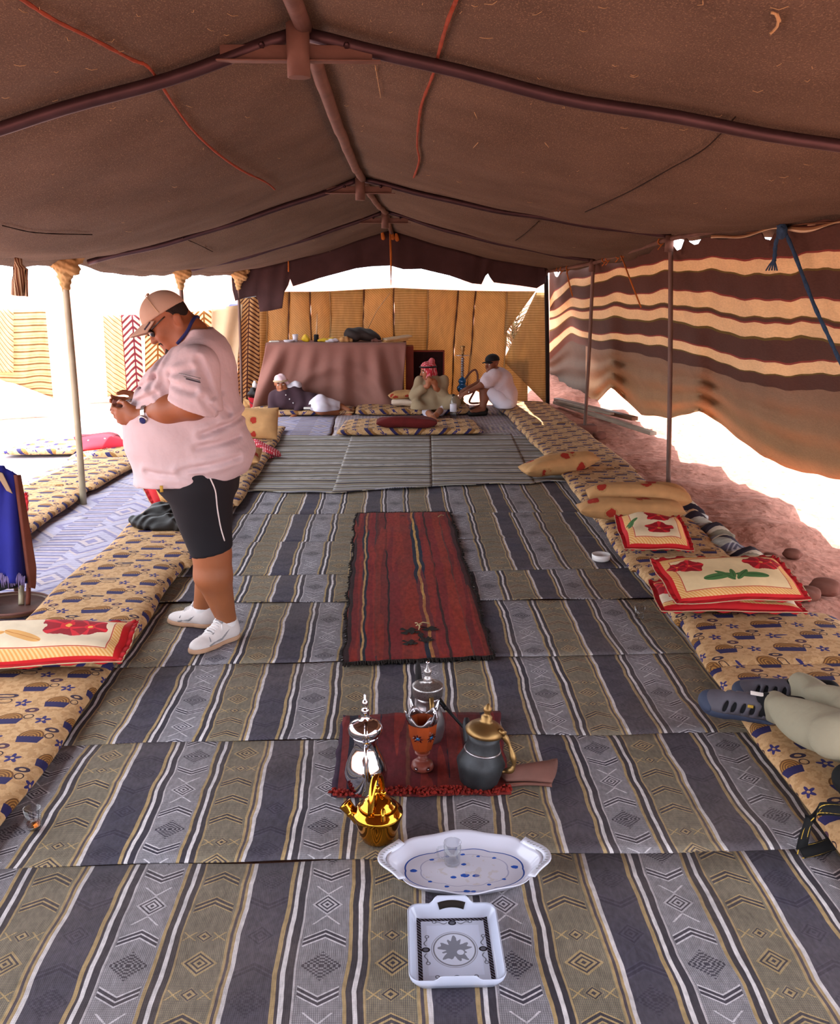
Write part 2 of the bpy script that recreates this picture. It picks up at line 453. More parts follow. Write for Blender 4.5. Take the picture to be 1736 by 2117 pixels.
def kilim_mat(name, a='#8f8ca6', b='#5c5a80', c='#b9a596', d_='#45405a'):
    def fn(q):
        u, v = q.uv()
        x = ((u/0.62).fr()-0.5).abs()*2; y = ((v/0.85).fr()-0.5).abs()*2
        d = x*0.9+y
        base = q.ramp(d*0.5, [(0, b), (.07, c), (.13, d_), (.17, a), (.30, b), (.36, c), (.40, a), (.52, d_), (.56, c), (.62, a), (.80, b), (.88, a)])
        s = ((v/0.045).fr() < 0.35)
        base = q.mix(s*0.35, base, '#d0c6cf')
        band = (u/1.24).fr() < 0.18
        base = q.mix(band, base, q.ramp((v/0.13).fr(), [(0, c), (.25, d_), (.5, a), (.8, b)]))
        base = q.mix(q.noise(1.8, 5)*0.75, base, '#9a93a4')
        return q.vary(q.vary(base, 0.22, 30, detail=3, stretch=(1, 4, 1)), 0.12, 4)
    return mat(name, fn, 0.95, bump=lambda q: q.noise(60, 3), bstr=0.3)
def red_rug_mat(name, stops, dirt=0.5):
    def fn(q):
        u, v = q.uv(); u = u+(q.noise(5.0, 3)-0.5)*0.035
        base = q.ramp(u, stops)
        base = q.mix((q.noise(6, 4, stretch=(2, .6, 1))-0.45)*dirt*2.2, base, '#38130f')
        base = q.mix((q.noise(2.4, 2, stretch=(5, .25, 1)) > 0.53)*0.45, base, '#93301f')
        return q.vary(base, 0.28, 55, detail=3, stretch=(1, .4, 1))
    return mat(name, fn, 0.95, bump=lambda q: q.noise(45, 4), bstr=0.5)
def mattress_mat():
    def fn(q):
        u, v = q.uv()
        base = q.mix(q.noise(38, 4) > 0.52, '#c29a6e', '#b0875c')
        base = q.mix((q.noise(80, 2)-0.4)*0.5, base, '#a58a6c')
        def cell(du, dv):
            a = u/0.29+du; b = v/0.30+dv
            return (a.fr()-0.5)*0.29/1.3, (b.fr()-0.5)*0.30/1.3
        for du, dv, fl in ((0, 0, 1), (0.5, 0.5, -1)):
            x, y = cell(du, dv)
            # handled cup-like basket: navy trapezoid with gold-brown dome
            body = (x.abs()-(y*0.25) < 0.041)*(y.between(-0.030, 0.006))
            r = ((x*x)/(0.040**2)+((y-0.006)*(y-0.006))/(0.040**2)).sqrt()
            dome = (r < 1.0)*(y > 0.006)
            base = q.mix(dome, base, q.mix((r/0.25).fr() < 0.40, '#6d4726', '#a6763c'))
            base = q.mix(body, base, '#2b2550')
            rr = (((x-0.055)*(x-0.055))+((y-0.018)*(y-0.018))).sqrt()
            base = q.mix((rr-0.014).abs() < 0.0022, base, '#3d2b2c')
        for du, dv in ((0.0, 0.5), (0.52, 0.02)):
            x, y = cell(du, dv)
            r = (x*x+y*y).sqrt(); a = y.atan2(x)
            fl = (r < ((a*5.0).sin()*0.008+0.019))*(r > 0.006)
            base = q.mix(fl, base, '#322c63')
        x, y = cell(0.27, 0.27); r = ((x*x)/(0.026**2)+(y*y)/(0.014**2)).sqrt()
        base = q.mix(r.between(0.45, 1.0), base, '#35293c')
        x, y = cell(0.78, 0.73); r = ((x*x)/(0.022**2)+(y*y)/(0.016**2)).sqrt()
        base = q.mix(r.between(0.4, 1.0), base, '#4b3040')
        return q.vary(q.vary(base, 0.10, 130, detail=2), 0.10, 4)
    return mat('printed_mattress_cloth', fn, 0.9, bump=lambda q: q.noise(9, 4), bstr=0.25, bdist=0.01)
def floral_mat(name, w, h, flowers, leaves=(), tone='#d9c8a8', frame='#b5191c', band='#cf9350', frw=0.016, leafc='#47713f', leafd='#2b4a2b'):
    def fn(q):
        u, v = q.uv()                    # metres from the cushion's centre
        base = q.mix((q.noise(30, 3)-0.4)*0.3, tone, '#c8a982')
        e = (u.abs()-w/2).max(v.abs()-h/2)         # negative inside
        base = q.mix(e.between(-frw-0.034, -frw), base, q.mix(((u+v)/0.02).fr() < 0.5, band, '#dcb27a'))
        base = q.mix(e.between(-frw-0.040, -frw-0.035), base, '#b4452e')
        for x0, y0, ang, l in leaves:
            c, s = math.cos(ang), math.sin(ang)
            x = (u-x0)*c+(v-y0)*s; y = (v-y0)*c-(u-x0)*s
            r = ((x*x)/(l*l)+(y*y)/(l*l*0.09)).sqrt()
            base = q.mix(r < 1.0, base, q.mix(y.abs() < l*0.03, leafc, leafd))
        for x0, y0, r0, cc, cd in flowers:
            x, y = u-x0, (v-y0)*1.35
            r = (x*x+y*y).sqrt()+(q.noise(26, 2)-0.5)*r0*0.35; a = y.atan2(x)
            pet = r < ((a*5.0+x0*30).sin()*r0*0.10+r0*0.92)
            base = q.mix(pet, base, q.mix(((a*5.0+x0*30).sin() > 0.75)+(r < r0*0.25), cc, cd))
            base = q.mix(r < r0*0.1, base, '#d9a04a')
        base = q.mix(e > -frw, base, frame)
        return q.vary(base, 0.10, 12)
    return mat(name, fn, 0.75, bump=lambda q: q.noise(10, 3), bstr=0.3, bdist=0.01)
def reed_mat(name, k, a='#dabd8c', b='#b4915c', trans=0.45):
    """plaited reed: k=+1/-1 slanting plait, 0 level plait"""
    def fn(q):
        u, v = q.uv()
        t = (v+u*(0.9*k))/0.035+(q.noise(3, 2)-0.5)*0.8
        t2 = (u-v*(0.9*k))/0.012
        base = q.mix(((t.fr()-0.5).abs()*2.0), b, a)
        base = q.mix((t2.fr() < 0.25)*0.35, base, '#7d5426')
        base = q.mix((q.noise(0.9, 2)-0.4)*0.7, base, '#a5764a')
        return q.vary(base, 0.12, 20, detail=3, stretch=(1, 1, .3))
    def bp(q):
        u, v = q.uv(); return ((v+u*(0.9*k))/0.035).fr()
    return mat(name, fn, 0.8, bump=bp, bstr=0.25, bdist=0.004, trans=trans)
def chevron_mat(name, w=0.22, lines='#5a2c1a', base='#c9ab7e', trans=0.35, pit=0.055, edge=None):
    def fn(q):
        u, v = q.uv()
        x = ((u/w).fr()-0.5).abs()*w
        t = ((v+x*0.9)/pit).fr()
        c = q.mix(t < 0.34, base, lines)
        c = q.mix(t.between(0.34, 0.42), c, '#8d5a30')
        c = q.mix(((u/w).fr()-0.5).abs() < 0.03, c, lines)
        if edge: c = q.mix((((u/w).fr()-0.5).abs()) > 0.47, c, edge)
        return q.vary(c, 0.15, 16)
    return mat(name, fn, 0.85, bump=lambda q: q.noise(30, 3), bstr=0.3, trans=trans)
def hlines_mat(name, base='#dcc89a', lines='#7b5a2c', pit=0.075, slope=0.0, trans=0.4):
    def fn(q):
        u, v = q.uv(); t = ((v+u*slope)/pit+(q.noise(2, 1)-0.5)*0.5).fr()
        c = q.mix(t < 0.22, base, lines); c = q.mix(t.between(0.5, 0.58)*0.6, c, '#a47f45')
        return q.vary(c, 0.14, 12)
    return mat(name, fn, 0.85, bump=lambda q: q.noise(30, 3), bstr=0.3, trans=trans)
def roof_mat():
    def fn(q):
        c = q.vary('#5f5349', 0.24, 2.2, detail=5)
        c = q.mix((q.noise(240, 4, stretch=(1, .35, 1)) > 0.58)*0.40, c, '#948068')
        c = q.mix((q.noise(170, 3) > 0.60)*0.45, c, '#40302e')
        c = q.mix((q.noise(300, 2) > 0.70)*0.5, c, '#a08c6c')
        return c
    return mat('goat_hair_cloth', fn, 1.0, bump=lambda q: q.noise(150, 4), bstr=0.6, bdist=0.003, spec=0.1)
def stripe_wall_mat():
    def fn(q):
        u, v = q.uv()                # v: 0 top .. 1 bottom, follows the weave
        br, cr, rd, ol = '#5a4038', '#d8bf9a', '#8a4640', '#6a5c30'
        e = 0.008
        st = [(0, br)]
        for a, b in ((.130, .184), (.290, .370), (.400, .453), (.560, .608)):
            st += [(a-e, rd), (a, cr), (b, ol), (b+e, br)]
        st += [(.688, '#8d7460')]
        c = q.ramp(v, st)
        c = q.mix((v > 0.688)*(v-0.688)*3.2, c, '#a8835c')  # warm glow through the lower cloth put into the colour, growing towards the hem
        c = q.mix((v > 0.688)*((u < 0.150)+0.0), c, '#54483e')  # far lower swag: darker cloth panel, with its shade put into the colour
        return q.vary(q.vary(c, 0.12, 60, detail=3, stretch=(1, .4, 2)), 0.08, 3)
    return mat('striped_tent_cloth', fn, 0.95, bump=lambda q: q.noise(90, 3), bstr=0.3, trans=0.2)
def sand_mat():
    def fn(q):
        c = q.mix(q.noise(1.3, 5), '#a66a5a', '#ba8a7a')
        c = q.mix((q.vor(9) < 0.16)*0.6, c, '#84503f')
        return q.vary(c, 0.22, 14, detail=4)
    return mat('red_sand', fn, 1.0, bump=lambda q: q.noise(9, 6)+q.vor(6)*0.5, bstr=0.9, bdist=0.04, spec=0.05)

M = dict(
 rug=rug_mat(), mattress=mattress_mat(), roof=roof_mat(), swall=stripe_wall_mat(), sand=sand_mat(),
 steel=plain('dark_steel', '#4a3a40', 0.45, 0.6, 0.25, 6, 0.2), rust=plain('rusty_steel', '#6c544c', 0.6, 0.35, 0.3, 7, 0.3),
 pole=plain('rusty_pole', '#645048', 0.5, 0.45, 0.3, 5, 0.2), polepale=plain('pale_pole', '#9a8f78', 0.5, 0.3, 0.25, 5),
 wood=plain('weathered_wood', '#8a7a6a', 0.85, 0, 0.25, 4, 0.4), dwood=plain('dark_wood', '#5b3a22', 0.6, 0, 0.25, 5, 0.3),
 redcord=plain('red_cord', '#8a4634', 0.9, 0, 0.2, 20, 0.6, 200), dark=plain('dark_thread', '#1d1512', 0.9), straw=plain('straw', '#b09a72', 0.8, 0, 0.2, 20),
 orcord=plain('orange_cord', '#a8622a', 0.9, 0, 0.2, 20), bluecord=plain('blue_rope', '#2d4a68', 0.9, 0, 0.3, 40, 0.8, 160),
 knot=plain('knotted_cloth', '#a98a5c', 0.95, 0, 0.2, 10, 0.4, 30), gable=plain('dark_gable_cloth', '#3d2a2a', 0.97, 0, 0.2, 5, 0.4, 90),
 cream=plain('cream_cloth', '#cdb492', 0.9, 0, 0.1, 4, 0.3, 20, trans=0.3), tcloth=plain('brown_table_cloth', '#8a6056', 0.95, 0, 0.12, 3, 0.4, 80),
 skin=plain('tanned_skin', '#8f5535', 0.5, 0, 0.12, 9, 0.1, 120, spec=0.4), skin2=plain('warm_skin', '#9a5c3c', 0.55, 0, 0.1, 9, spec=0.35),
 skin3=plain('brown_skin', '#784630', 0.55, 0, 0.1, 9, spec=0.35), lip=plain('lips', '#9a4a3a', 0.5),
 shirt=plain('white_cotton', '#c9b6ba', 0.9, 0, 0.05, 4, 0.55, 11, bdist=0.02, trans=0.05), shorts=plain('black_sport_cloth', '#15151b', 0.8, 0, 0.1, 6, 0.3, 20),
 piping=plain('white_piping', '#d9d3d3', 0.8), cap=plain('beige_cap_cloth', '#b59a86', 0.9, 0, 0.06, 8, 0.2, 60), print=plain('dark_print', '#3c3440', 0.8),
 shoe=plain('white_shoe_leather', '#cfc4c2', 0.6, 0, 0.1, 12, 0.15, 40), sole=plain('tan_shoe_sole', '#b68f74', 0.8), shoegrey=plain('grey_shoe_panel', '#8a8688', 0.7),
 hair=plain('dark_hair', '#231914', 0.8, 0, 0.3, 60, 0.5, 120), lens=plain('black_lens', '#08090b', 0.2, 0, 0.05, spec=0.8), white=plain('eye_white', '#e8e0da', 0.4),
 steelw=plain('watch_steel', '#b9b4b4', 0.25, 0.9, 0.05), navy=plain('navy_cloth', '#232a5e', 0.85, 0, 0.15, 6),
 silver=mat('polished_silver', lambda q: q.vary('#c9c8d0', 0.04, 4), 0.08, 1.0), gold=mat('polished_brass', lambda q: q.vary('#c48a2e', 0.06, 5), 0.10, 1.0),
 brass=plain('worn_brass', '#8a6c44', 0.42, 0.9, 0.2, 14, 0.2, 40), pewter=plain('blackened_metal', '#38393c', 0.5, 0.6, 0.5, 16, 0.6, 30),
 oldsilver=plain('dull_silver', '#9a9498', 0.28, 0.9, 0.2, 12, 0.15, 30), incense=plain('orange_wood', '#8f3d1a', 0.4, 0, 0.2, 18), redwood=plain('reddish_wood', '#7c3c30', 0.4, 0, 0.15, 14),
 melamine=plain('white_melamine', '#d3d3e2', 0.15, 0, 0.02, 4, spec=0.6), leather=plain('brown_leather', '#6e483f', 0.7, 0, 0.2, 12, 0.3, 40),
 blackleather=plain('black_leather', '#1b1715', 0.55, 0, 0.3, 9, 0.4, 30, spec=0.3), black=plain('black_nylon', '#0c0c0e', 0.8), yellowtxt=plain('yellow_lettering', '#b5923a', 0.8),
 blue=plain('deep_blue_cloth', '#171b72', 0.8, 0, 0.15, 5, 0.4, 40), brownedge=plain('brown_trim', '#6d3a2c', 0.8, 0, 0.15, 8, 0.3), purple=plain('purple_fringe', '#6f5f86', 0.9, 0, 0.2, 30),
 khaki=plain('khaki_trousers', '#98907a', 0.9, 0, 0.08, 5, 0.5, 12, bdist=0.02), sandal=plain('grey_sandal', '#55515a', 0.65, 0, 0.15, 14, 0.2, 40), sandaldark=plain('dark_sock', '#15161a', 0.9), navysole=plain('blue_grey_rubber', '#3a4156', 0.7),
 glass=thinglass('clear_glass'), tea=glassmat('amber_tea', (0.55, 0.14, 0.02, 1), 0.05, 1.33), ceramic=plain('white_ceramic', '#d9d2d0', 0.2, spec=0.5),
 thobe=plain('olive_thobe', '#988468', 0.9, 0, 0.08, 5, 0.4, 14), whitecloth=plain('white_trousers', '#d5cdd8', 0.9, 0, 0.05, 5, 0.4, 14), maroon=plain('dark_maroon_tunic', '#3d2830', 0.9, 0, 0.15, 6, 0.4, 16),
 scarf=plain('pale_pink_scarf', '#d8b8bc', 0.9, 0, 0.08, 14, 0.5, 30), blackcord=plain('black_head_cord', '#120c0e', 0.7), blackcap=plain('black_cap_cloth', '#17171a', 0.8), teal=plain('blue_glass_paint', '#1d5a8c', 0.1, 0.3, 0.1, spec=0.8),
 tan=plain('tan_bolster', '#b98247', 0.9, 0, 0.12, 9, 0.3, 12), redb=plain('red_velvet', '#5c1614', 0.9, 0, 0.2, 10, 0.3, 20), whiteb=plain('cream_bolster', '#cdb8a4', 0.9, 0, 0.1, 12),
 crimson=plain('crimson_cushion', '#c02434', 0.85, 0, 0.12, 7, 0.3, 20), velvet=plain('dark_red_backing', '#6d1420', 0.85, 0, 0.1, 10), cupboard=plain('red_brown_wood', '#8a3a2a', 0.6, 0, 0.15, 6),
 darkpanel=plain('dark_carpet_hanging', '#2c1518', 0.95, 0, 0.35, 14), coat=plain('dark_coat_cloth', '#2b2422', 0.75, 0, 0.3, 9, 0.4, 30), yellow=plain('yellow_bag', '#c9a824', 0.5, 0, 0.15, 20, 0.4, 40), plastic=plain('cloudy_plastic', '#c9c4cc', 0.35, 0, 0.06, 10),
 stone=plain('red_brown_stone', '#74483c', 0.95, 0, 0.25, 8, 0.6, 20), carblue=plain('car_blue', '#4a4a92', 0.3, 0.2), carwhite=plain('car_white', '#d8d4dc', 0.3), bush=plain('dry_branch', '#6a5a3a', 0.9, 0, 0.3, 6),
 rubber=plain('black_rubber', '#151515', 0.8), paper=plain('pale_paper', '#d9d3c8', 0.8), blanket=plain('folded_blanket', '#b58a58', 0.9, 0, 0.2, 12, 0.3, 30))
M['tanfloral'] = mat('tan_bolster_with_red_flowers', lambda q: (lambda n: q.vary(q.mix(n.between(0.0, 0.24), q.mix((n < 0.30)*0.4, '#b88b5c', '#8d6a3c'), '#9a2a1c'), 0.12, 12))(q.vor(5.5)+(q.noise(22, 3)-0.5)*0.30), 0.9, bump=lambda q: q.noise(12, 3), bstr=0.3, bdist=0.01)
M['keffiyeh'] = mat('red_white_check_scarf', lambda q: (lambda a, b: q.mix(((a/0.022).fr() < 0.55).max((b/0.022).fr() < 0.5), '#e2b8b8', '#b8303e'))(*q.uv()), 0.9, bump=lambda q: q.noise(25, 3), bstr=0.5)
M['pinkstripe'] = mat('crimson_cushion_with_black_bands', lambda q: (lambda a, b: q.mix(b.between(0.06, 0.085)+b.between(0.10, 0.112), q.mix((q.vor(14) < 0.12)*(b < 0.03), '#c62a3c', '#e0b8b8'), '#2a1218'))(*q.uv()), 0.85, bump=lambda q: q.noise(12, 3), bstr=0.3)
M['cloak'] = mat('striped_hanging_cloth', lambda q: (lambda a, b: q.ramp((a*6.0).fr(), [(0, '#6b4a34'), (.3, '#c9b48e'), (.42, '#5b2c24'), (.6, '#8a6a48'), (.8, '#d2c4a4')]))(*q.uv()), 0.9)
# ------------------------------------------------------------------ ground outside and under the tent
def gz(x, y):
    return 0.0
def ground_fn(a, b):
    x = -9+18*a; y = -4+26*b
    z = -0.03
    if x > 2.15: z = -0.03+0.05*wob(x, y, 0, 2.2, 1.0)*min(1, (x-2.15)*2)+0.02*wob(x, y, 0, 7, 3.0)*min(1, (x-2.15)*3)
    return (x, y, z)
V, Fc, U = grid(181, 201, ground_fn)
mb = MB(); mb.add(V, Fc)
R0 = [(-9, -4), (9, -4), (9, 22), (-9, 22)]; R1 = [(-400, -300), (400, -300), (400, 600), (-400, 600)]
ov = np.array([(x, y, -0.03) for x, y in R0]+[(x, y, -0.03) for x, y in R1])
mb.add(ov, [(0, 4, 5, 1), (1, 5, 6, 2), (2, 6, 7, 3), (3, 7, 4, 0)])
mb.build('ground', M['sand'], kind='structure')

# ------------------------------------------------------------------ roof: ridge, eaves and sagging bays
ST = [  # Y, left eave x,z  ridge x,z  right eave x,z
 (-7.0, -2.60, 2.16, -0.36, 2.72, 2.45, 2.24),
 (3.60, -2.60, 2.10, -0.33, 2.69, 2.42, 2.22),
 (8.10, -2.57, 1.945, -0.27, 2.62, 2.36, 2.165),
 (10.80, -2.34, 1.89, -0.09, 2.53, 2.28, 2.00),
 (13.05, -2.13, 1.875, -0.04, 2.41, 2.11, 1.915)]
SAG = [0.10, 0.17, 0.13, 0.06]
YS = [s[0] for s in ST]
def station(y):
    return [float(np.interp(y, YS, [s[i] for s in ST])) for i in range(1, 7)]
def roof(u, y, extra=0.0):
    """u in [-1,1] across: -1 left eave, 0 ridge, +1 right eave"""
    lx, lz, rx, rz, ex, ez = station(y); t = abs(u)
    x0, z0 = (lx, lz) if u < 0 else (ex, ez)
    x = rx+(x0-rx)*t; z = rz+(z0-rz)*t-0.05*math.sin(math.pi*t)
    for i in range(4):
        if YS[i] <= y <= YS[i+1]:
            f = (y-YS[i])/(YS[i+1]-YS[i]); s = math.sin(math.pi*f)**0.8 if 0 < f < 1 else 0
            z -= SAG[i]*s*(0.35+0.65*math.sin(math.pi*min(1, t*0.62))) * (1-0.45*max(0, t-0.8)*5)
    z += 0.012*wob(x, y, 0, 3.0, 2.0)
    return np.array([x, y, z+0.03+extra])
TT = [-1.06]+[-1+2*i/72 for i in range(73)]+[1.05]
def roof_fn(a, b):
    i = a*(len(TT)-1); k = min(int(i), len(TT)-2); t = TT[k]+(TT[k+1]-TT[k])*(i-k)
    y = -7.0+20.9*b; p = roof(max(-1, min(1, t)), y)  # runs unseen past the gable and behind the camera, lengthened to hold back light
    if t < -1: p = p+np.array([-0.08, 0, -0.045])
    if t > 1: p = p+np.array([0.06, 0, -0.05])
    return p
V, Fc, U = slab(75, 200, roof_fn, -0.012)
obj('ceiling', V, Fc, M['roof'], uv=U, kind='structure')
ceil = bpy.data.objects['ceiling']
# seams, stray straws and the two red cords stitched to the cloth
def on_roof_px(x, y):
    lo, hi = 0.6, 40.0; r = ray(x, y)
    for i in range(400):
        t = 0.5/abs(r[1])+i*0.04/abs(r[1]); p = EYEV+t*r
        if p[1] > 13.0: break
        lx, lz, rx, rz, ex, ez = station(p[1]); u = (p[0]-rx)/((rx-lx) if p[0] < rx else (ex-rx))
        if abs(u) <= 1 and p[2] >= roof(u, p[1])[2]-0.012: return p-0.006*nrm(r)
    return None
def roof_line(name, pts, r, m, label, cat, n=40):
    q = [on_roof_px(*p) for p in spline([(a, b) for a, b in pts], n)]
    q = [p+np.array([0.0, 0, -r]) for p in q if p is not None]
    V, Fc, U = tube(q, [r*(0.8+0.4*rnd.random()) for _ in q], 6)
    return V, Fc, U
for pts, lab in (([(40, -10), (110, 35), (190, 75), (270, 118), (300, 130), (322, 155), (360, 215), (400, 268), (450, 315), (500, 350), (548, 374), (568, 390)], 'rust red cord stitched along the left side of the tent roof'),
                 ([(945, -10), (925, 40), (908, 100), (895, 150), (872, 210), (864, 260), (862, 300), (866, 330), (855, 365)], 'rust red cord stitched to the tent roof right of the ridge')):
    V, Fc, U = roof_line('cord', pts, 0.006, M['redcord'], lab, 'cord', 60)
    obj('cord', V, Fc, M['redcord'], ceil, uv=U, label=lab)
mb = MB()
for pts in ([(1520, 240), (1460, 303), (1380, 350), (1300, 395), (1210, 437)], [(5, 465), (60, 478), (110, 482), (190, 484)], [(375, 490), (410, 505), (440, 520)], [(1115, 455), (1090, 478), (1065, 497)]):
    V, Fc, U = roof_line('', pts, 0.0032, None, '', '', 24); mb.add(V, Fc, U)
mb.build('seam', M['dark'], ceil, label='dark stitched seams in the roof cloth')
mb = MB()
for k in range(110):
    x, y = rnd.uniform(10, 1720), rnd.uniform(5, 520)
    p = on_roof_px(x, y)
    if p is None: continue
    a = rnd.uniform(0, 6.28); l = rnd.uniform(0.006, 0.022); d = np.array([math.cos(a), math.sin(a), 0])*l
    mb.add(*tube([p-d, p+np.array([0, 0, -0.004])+rnd.uniform(-.5, .5)*l*np.array([d[1], -d[0], 0])/l, p+d], 0.0009, 4))
for pts in ([(1592, 66), (1608, 48), (1604, 26), (1594, 22)], [(1606, 25), (1612, 40)], [(775, 132), (780, 160), (787, 200)], [(980, 230), (986, 243)], [(978, 304), (988, 293)], [(1126, 293), (1134, 303)]):
    q = [on_roof_px(*p) for p in spline(pts, 8)] if len(pts) > 2 else [on_roof_px(*p) for p in pts]
    q = [p+np.array([0, 0, -0.004]) for p in q if p is not None]
    if len(q) > 1: mb.add(*tube(q, 0.0035 if pts[0][0] > 1590 else 0.0015, 5))
o = mb.build('straw_bits', M['straw'], ceil); o['kind'] = 'stuff'

# ------------------------------------------------------------------ steel frame
def truss(i, gap, label):
    y, lx, lz, rx, rz, ex, ez = ST[i]
    t = thing('roof_truss', (rx, y, rz), label, 'roof frame', 'steel roof trusses')
    def arm(sx, x0, z0):
        pts = []
        for k in range(25):
            f = k/24; p = roof(sx*f, y); pts.append((p[0], y, p[2]-gap*(1.0 if f > 0.03 else 1.1)))
        obj('rafter', *tube(pts, 0.024, 10)[:2], M['steel'], t)
    arm(-1, lx, lz); arm(1, ex, ez)
    z = rz-0.075
    obj('angle_plate', *box((rx-0.01, y-0.015, z-0.015), (0.54, 0.008, 0.055), bev=0.002)[:2], M['rust'], t)
    obj('flange', *box((rx+0.0, y-0.03, z-0.044), (0.58, 0.05, 0.006), bev=0.002)[:2], M['rust'], t)
    obj('socket', *lathe([(0.036, -0.10), (0.041, -0.10), (0.041, 0.075), (0.032, 0.08)], (rx, y-0.045, z), 18)[:2], M['rust'], t)
    for sx in (-0.13, 0.17): obj('bolt', *lathe([(0.0, -0.02), (0.012, -0.02), (0.012, 0.0), (0.006, 0.004), (0.006, 0.02), (0, 0.02)], (rx+sx, y-0.028, z+0.01), 6, rotx(math.pi/2))[:2], M['steel'], t)
    return t
truss(1, 0.045, 'nearest steel roof truss with rusty socket, overhead at top of photo')
truss(2, 0.03, 'second roof truss from the camera, above the right tent pole nearest')
truss(3, 0.025, 'third roof truss from the camera, dark bent pipe under the cloth')
def ridge(i, j):
    y0, y1 = max(YS[i], -2.0), YS[j]; n = 22; pts = []
    for k in range(n):
        y = y0+0.02+(y1-y0-0.04)*k/(n-1); p = roof(0, y); pts.append((p[0]+0.02, y, min(p[2]-0.035, station(y)[3]+0.05)))
    return tube(pts, 0.030 if i < 2 else 0.027, 12)
for i, lab in ((0, 'rusty ridge pipe overhead, nearest length in front of first truss'), (1, 'long rusty ridge pipe between the first and second trusses'), (2, 'rusty ridge pipe between second and third trusses'), (3, 'short farthest ridge pipe ending at the rear gable')):
    tag(obj('ridge_pipe', *ridge(i, i+1)[:2], M['rust']), lab, 'pipe')
# eave pipe on the right, with cord lashings
pts = [(station(y)[4]+0.0, y, station(y)[5]-0.02) for y in np.linspace(0.5, 13.0, 40)]
ev = thing('eave_pipe', pts[20], 'long steel eave pipe carrying the top of the striped side cloth', 'pipe')
obj('pipe', *tube(pts, 0.020, 10)[:2], M['rust'], ev)
for y in (8.35, 9.55, 9.75, 10.15, 10.3, 11.9, 12.2, 12.4):
    x, z = station(y)[4], station(y)[5]-0.02
    obj('lashing', *tube([(x+0.026*math.cos(a), y+0.006*a/6, z+0.028*math.sin(a)) for a in np.linspace(0, 12, 26)]+[(x-.02, y+.02, z-.07)], 0.005, 6)[:2], M['orcord'], ev)
def pole(name, base, top, r, m, label, group=None, knot=False, foot=False, mid=None):
    t = thing(name, base, label, 'tent pole', group); b = np.array(base); tp = np.array(top)
    mb = MB(); pts = [b, b+(tp-b)*0.5+np.array([0.006, 0, 0]), tp]
    obj('shaft', *tube(spline(pts, 14), r, 12)[:2], m, t)
    if not knot:
        obj('collar', *lathe([(r+.004, -.085), (r+.016, -.085), (r+.016, .05), (r+.002, .05)], tp-np.array([0.012, 0, 0.0]), 14)[:2], M['rust'], t)
    else:                     # cloth of the eave gathered and tied round the pole head
        pr = [cap(tp+(0, 0, -.05), tp+(0, 0, .05), .05, .085), cap(tp+(-.09, -.02, .07), tp+(.08, -.03, -.0), .05, .055), cap(tp+(.02, -.03, -.05), tp+(.07, -.02, .05), .045), cap(tp+(0, 0, -.14), tp+(0, 0, -.05), .036, .05), cap(tp+(-.12, 0, .08), tp+(.13, 0, .08), .035)]
        sob('knot', pr, 0.012, M['knot'], t, disp=lambda x, y, z: 0.006*np.sin(z*130+x*60)+0.004*np.sin(x*170-y*90))
        obj('tie', *tube([tp+np.array([.05*math.cos(a), .05*math.sin(a), -.075+.0025*a]) for a in np.linspace(0, 18, 40)], 0.006, 6)[:2], M['cream'], t)
    if foot:
        obj('foot', *box(b+np.array([0.02, 0.0, 0.03]), (0.24, 0.2, 0.12), bev=0.02)[:2], M['stone'], t)
    return t
pole('tent_pole', P(1381, 1008, -0.02), (2.36, 8.08, 2.12), 0.021, M['pole'], 'brown steel pole on the right nearest the camera, before the striped cloth', None)
pole('tent_pole', P(1208, 893, -0.01), (2.28, 10.80, 1.97), 0.021, M['pole'], 'second pole on the right, standing on a block by the wood boards', None, foot=True)
pole('tent_pole', P(1132, 836, -0.02), (2.11, 13.1, 1.93), 0.030, M['dark'], 'dark corner pole between the rear reed wall and striped cloth', None)
pole('tent_pole', P(173, 1044, -0.01), PY(132, 556, 7.5), 0.027, M['polepale'], 'pale steel pole at left with a knotted cloth at its head', None, knot=True)
pole('tent_pole', (-2.36, 10.55, -0.02), PY(372, 566, 10.5), 0.022, M['pole'], 'thin pole rising behind the standing man, tied with small knot', None, knot=True)
pole('tent_pole', (-2.16, 13.05, -0.02), PY(492, 573, 13.0), 0.020, M['pole'], 'rear left pole hidden behind the dark gable flap, knotted on top', None, knot=True)
pole('tent_pole', (-2.6, 3.6, -0.02), (-2.60, 3.6, 2.06), 0.027, M['polepale'], 'pole left of the view beside the blue draped stand', None, knot=False)
pole('tent_pole', (2.45, 3.6, -0.02), (2.42, 3.6, 2.17), 0.021, M['pole'], 'pole right of the view behind the person in khaki trousers', None)

# thin spear-like stake hanging from the ridge end, small straps and the hanging flap at left
tag(obj('centre_stake', *tube([PY(806, 478, 12.9), PY(808, 530, 12.9), PY(808, 590, 12.9)], [0.013, 0.016, 0.004], 8)[:2], M['orcord']), 'thin tapering stick hanging below the ridge at the rear gable', 'stick')
tag(obj('gable_peg', *tube([PY(596, 532, 12.85), PY(596.5, 562, 12.85)], [0.008, 0.011], 6)[:2], M['orcord']), 'small orange peg hanging on the left of the dark gable cloth', 'peg')
V, Fc, U = slab(9, 12, lambda a, b: PY((24+ (a*36) if b > .25 else 30+a*16)+(b-.5)*6*(a-.2), 532+b*78+a*3, 6.0)+np.array([0, 0.03*math.sin(a*9+b*2), 0]), 0.012)
tag(obj('hanging_strap', V, Fc, M['cloak'], uv=U), 'striped brown cloth end hanging from the left eave', 'cloth')
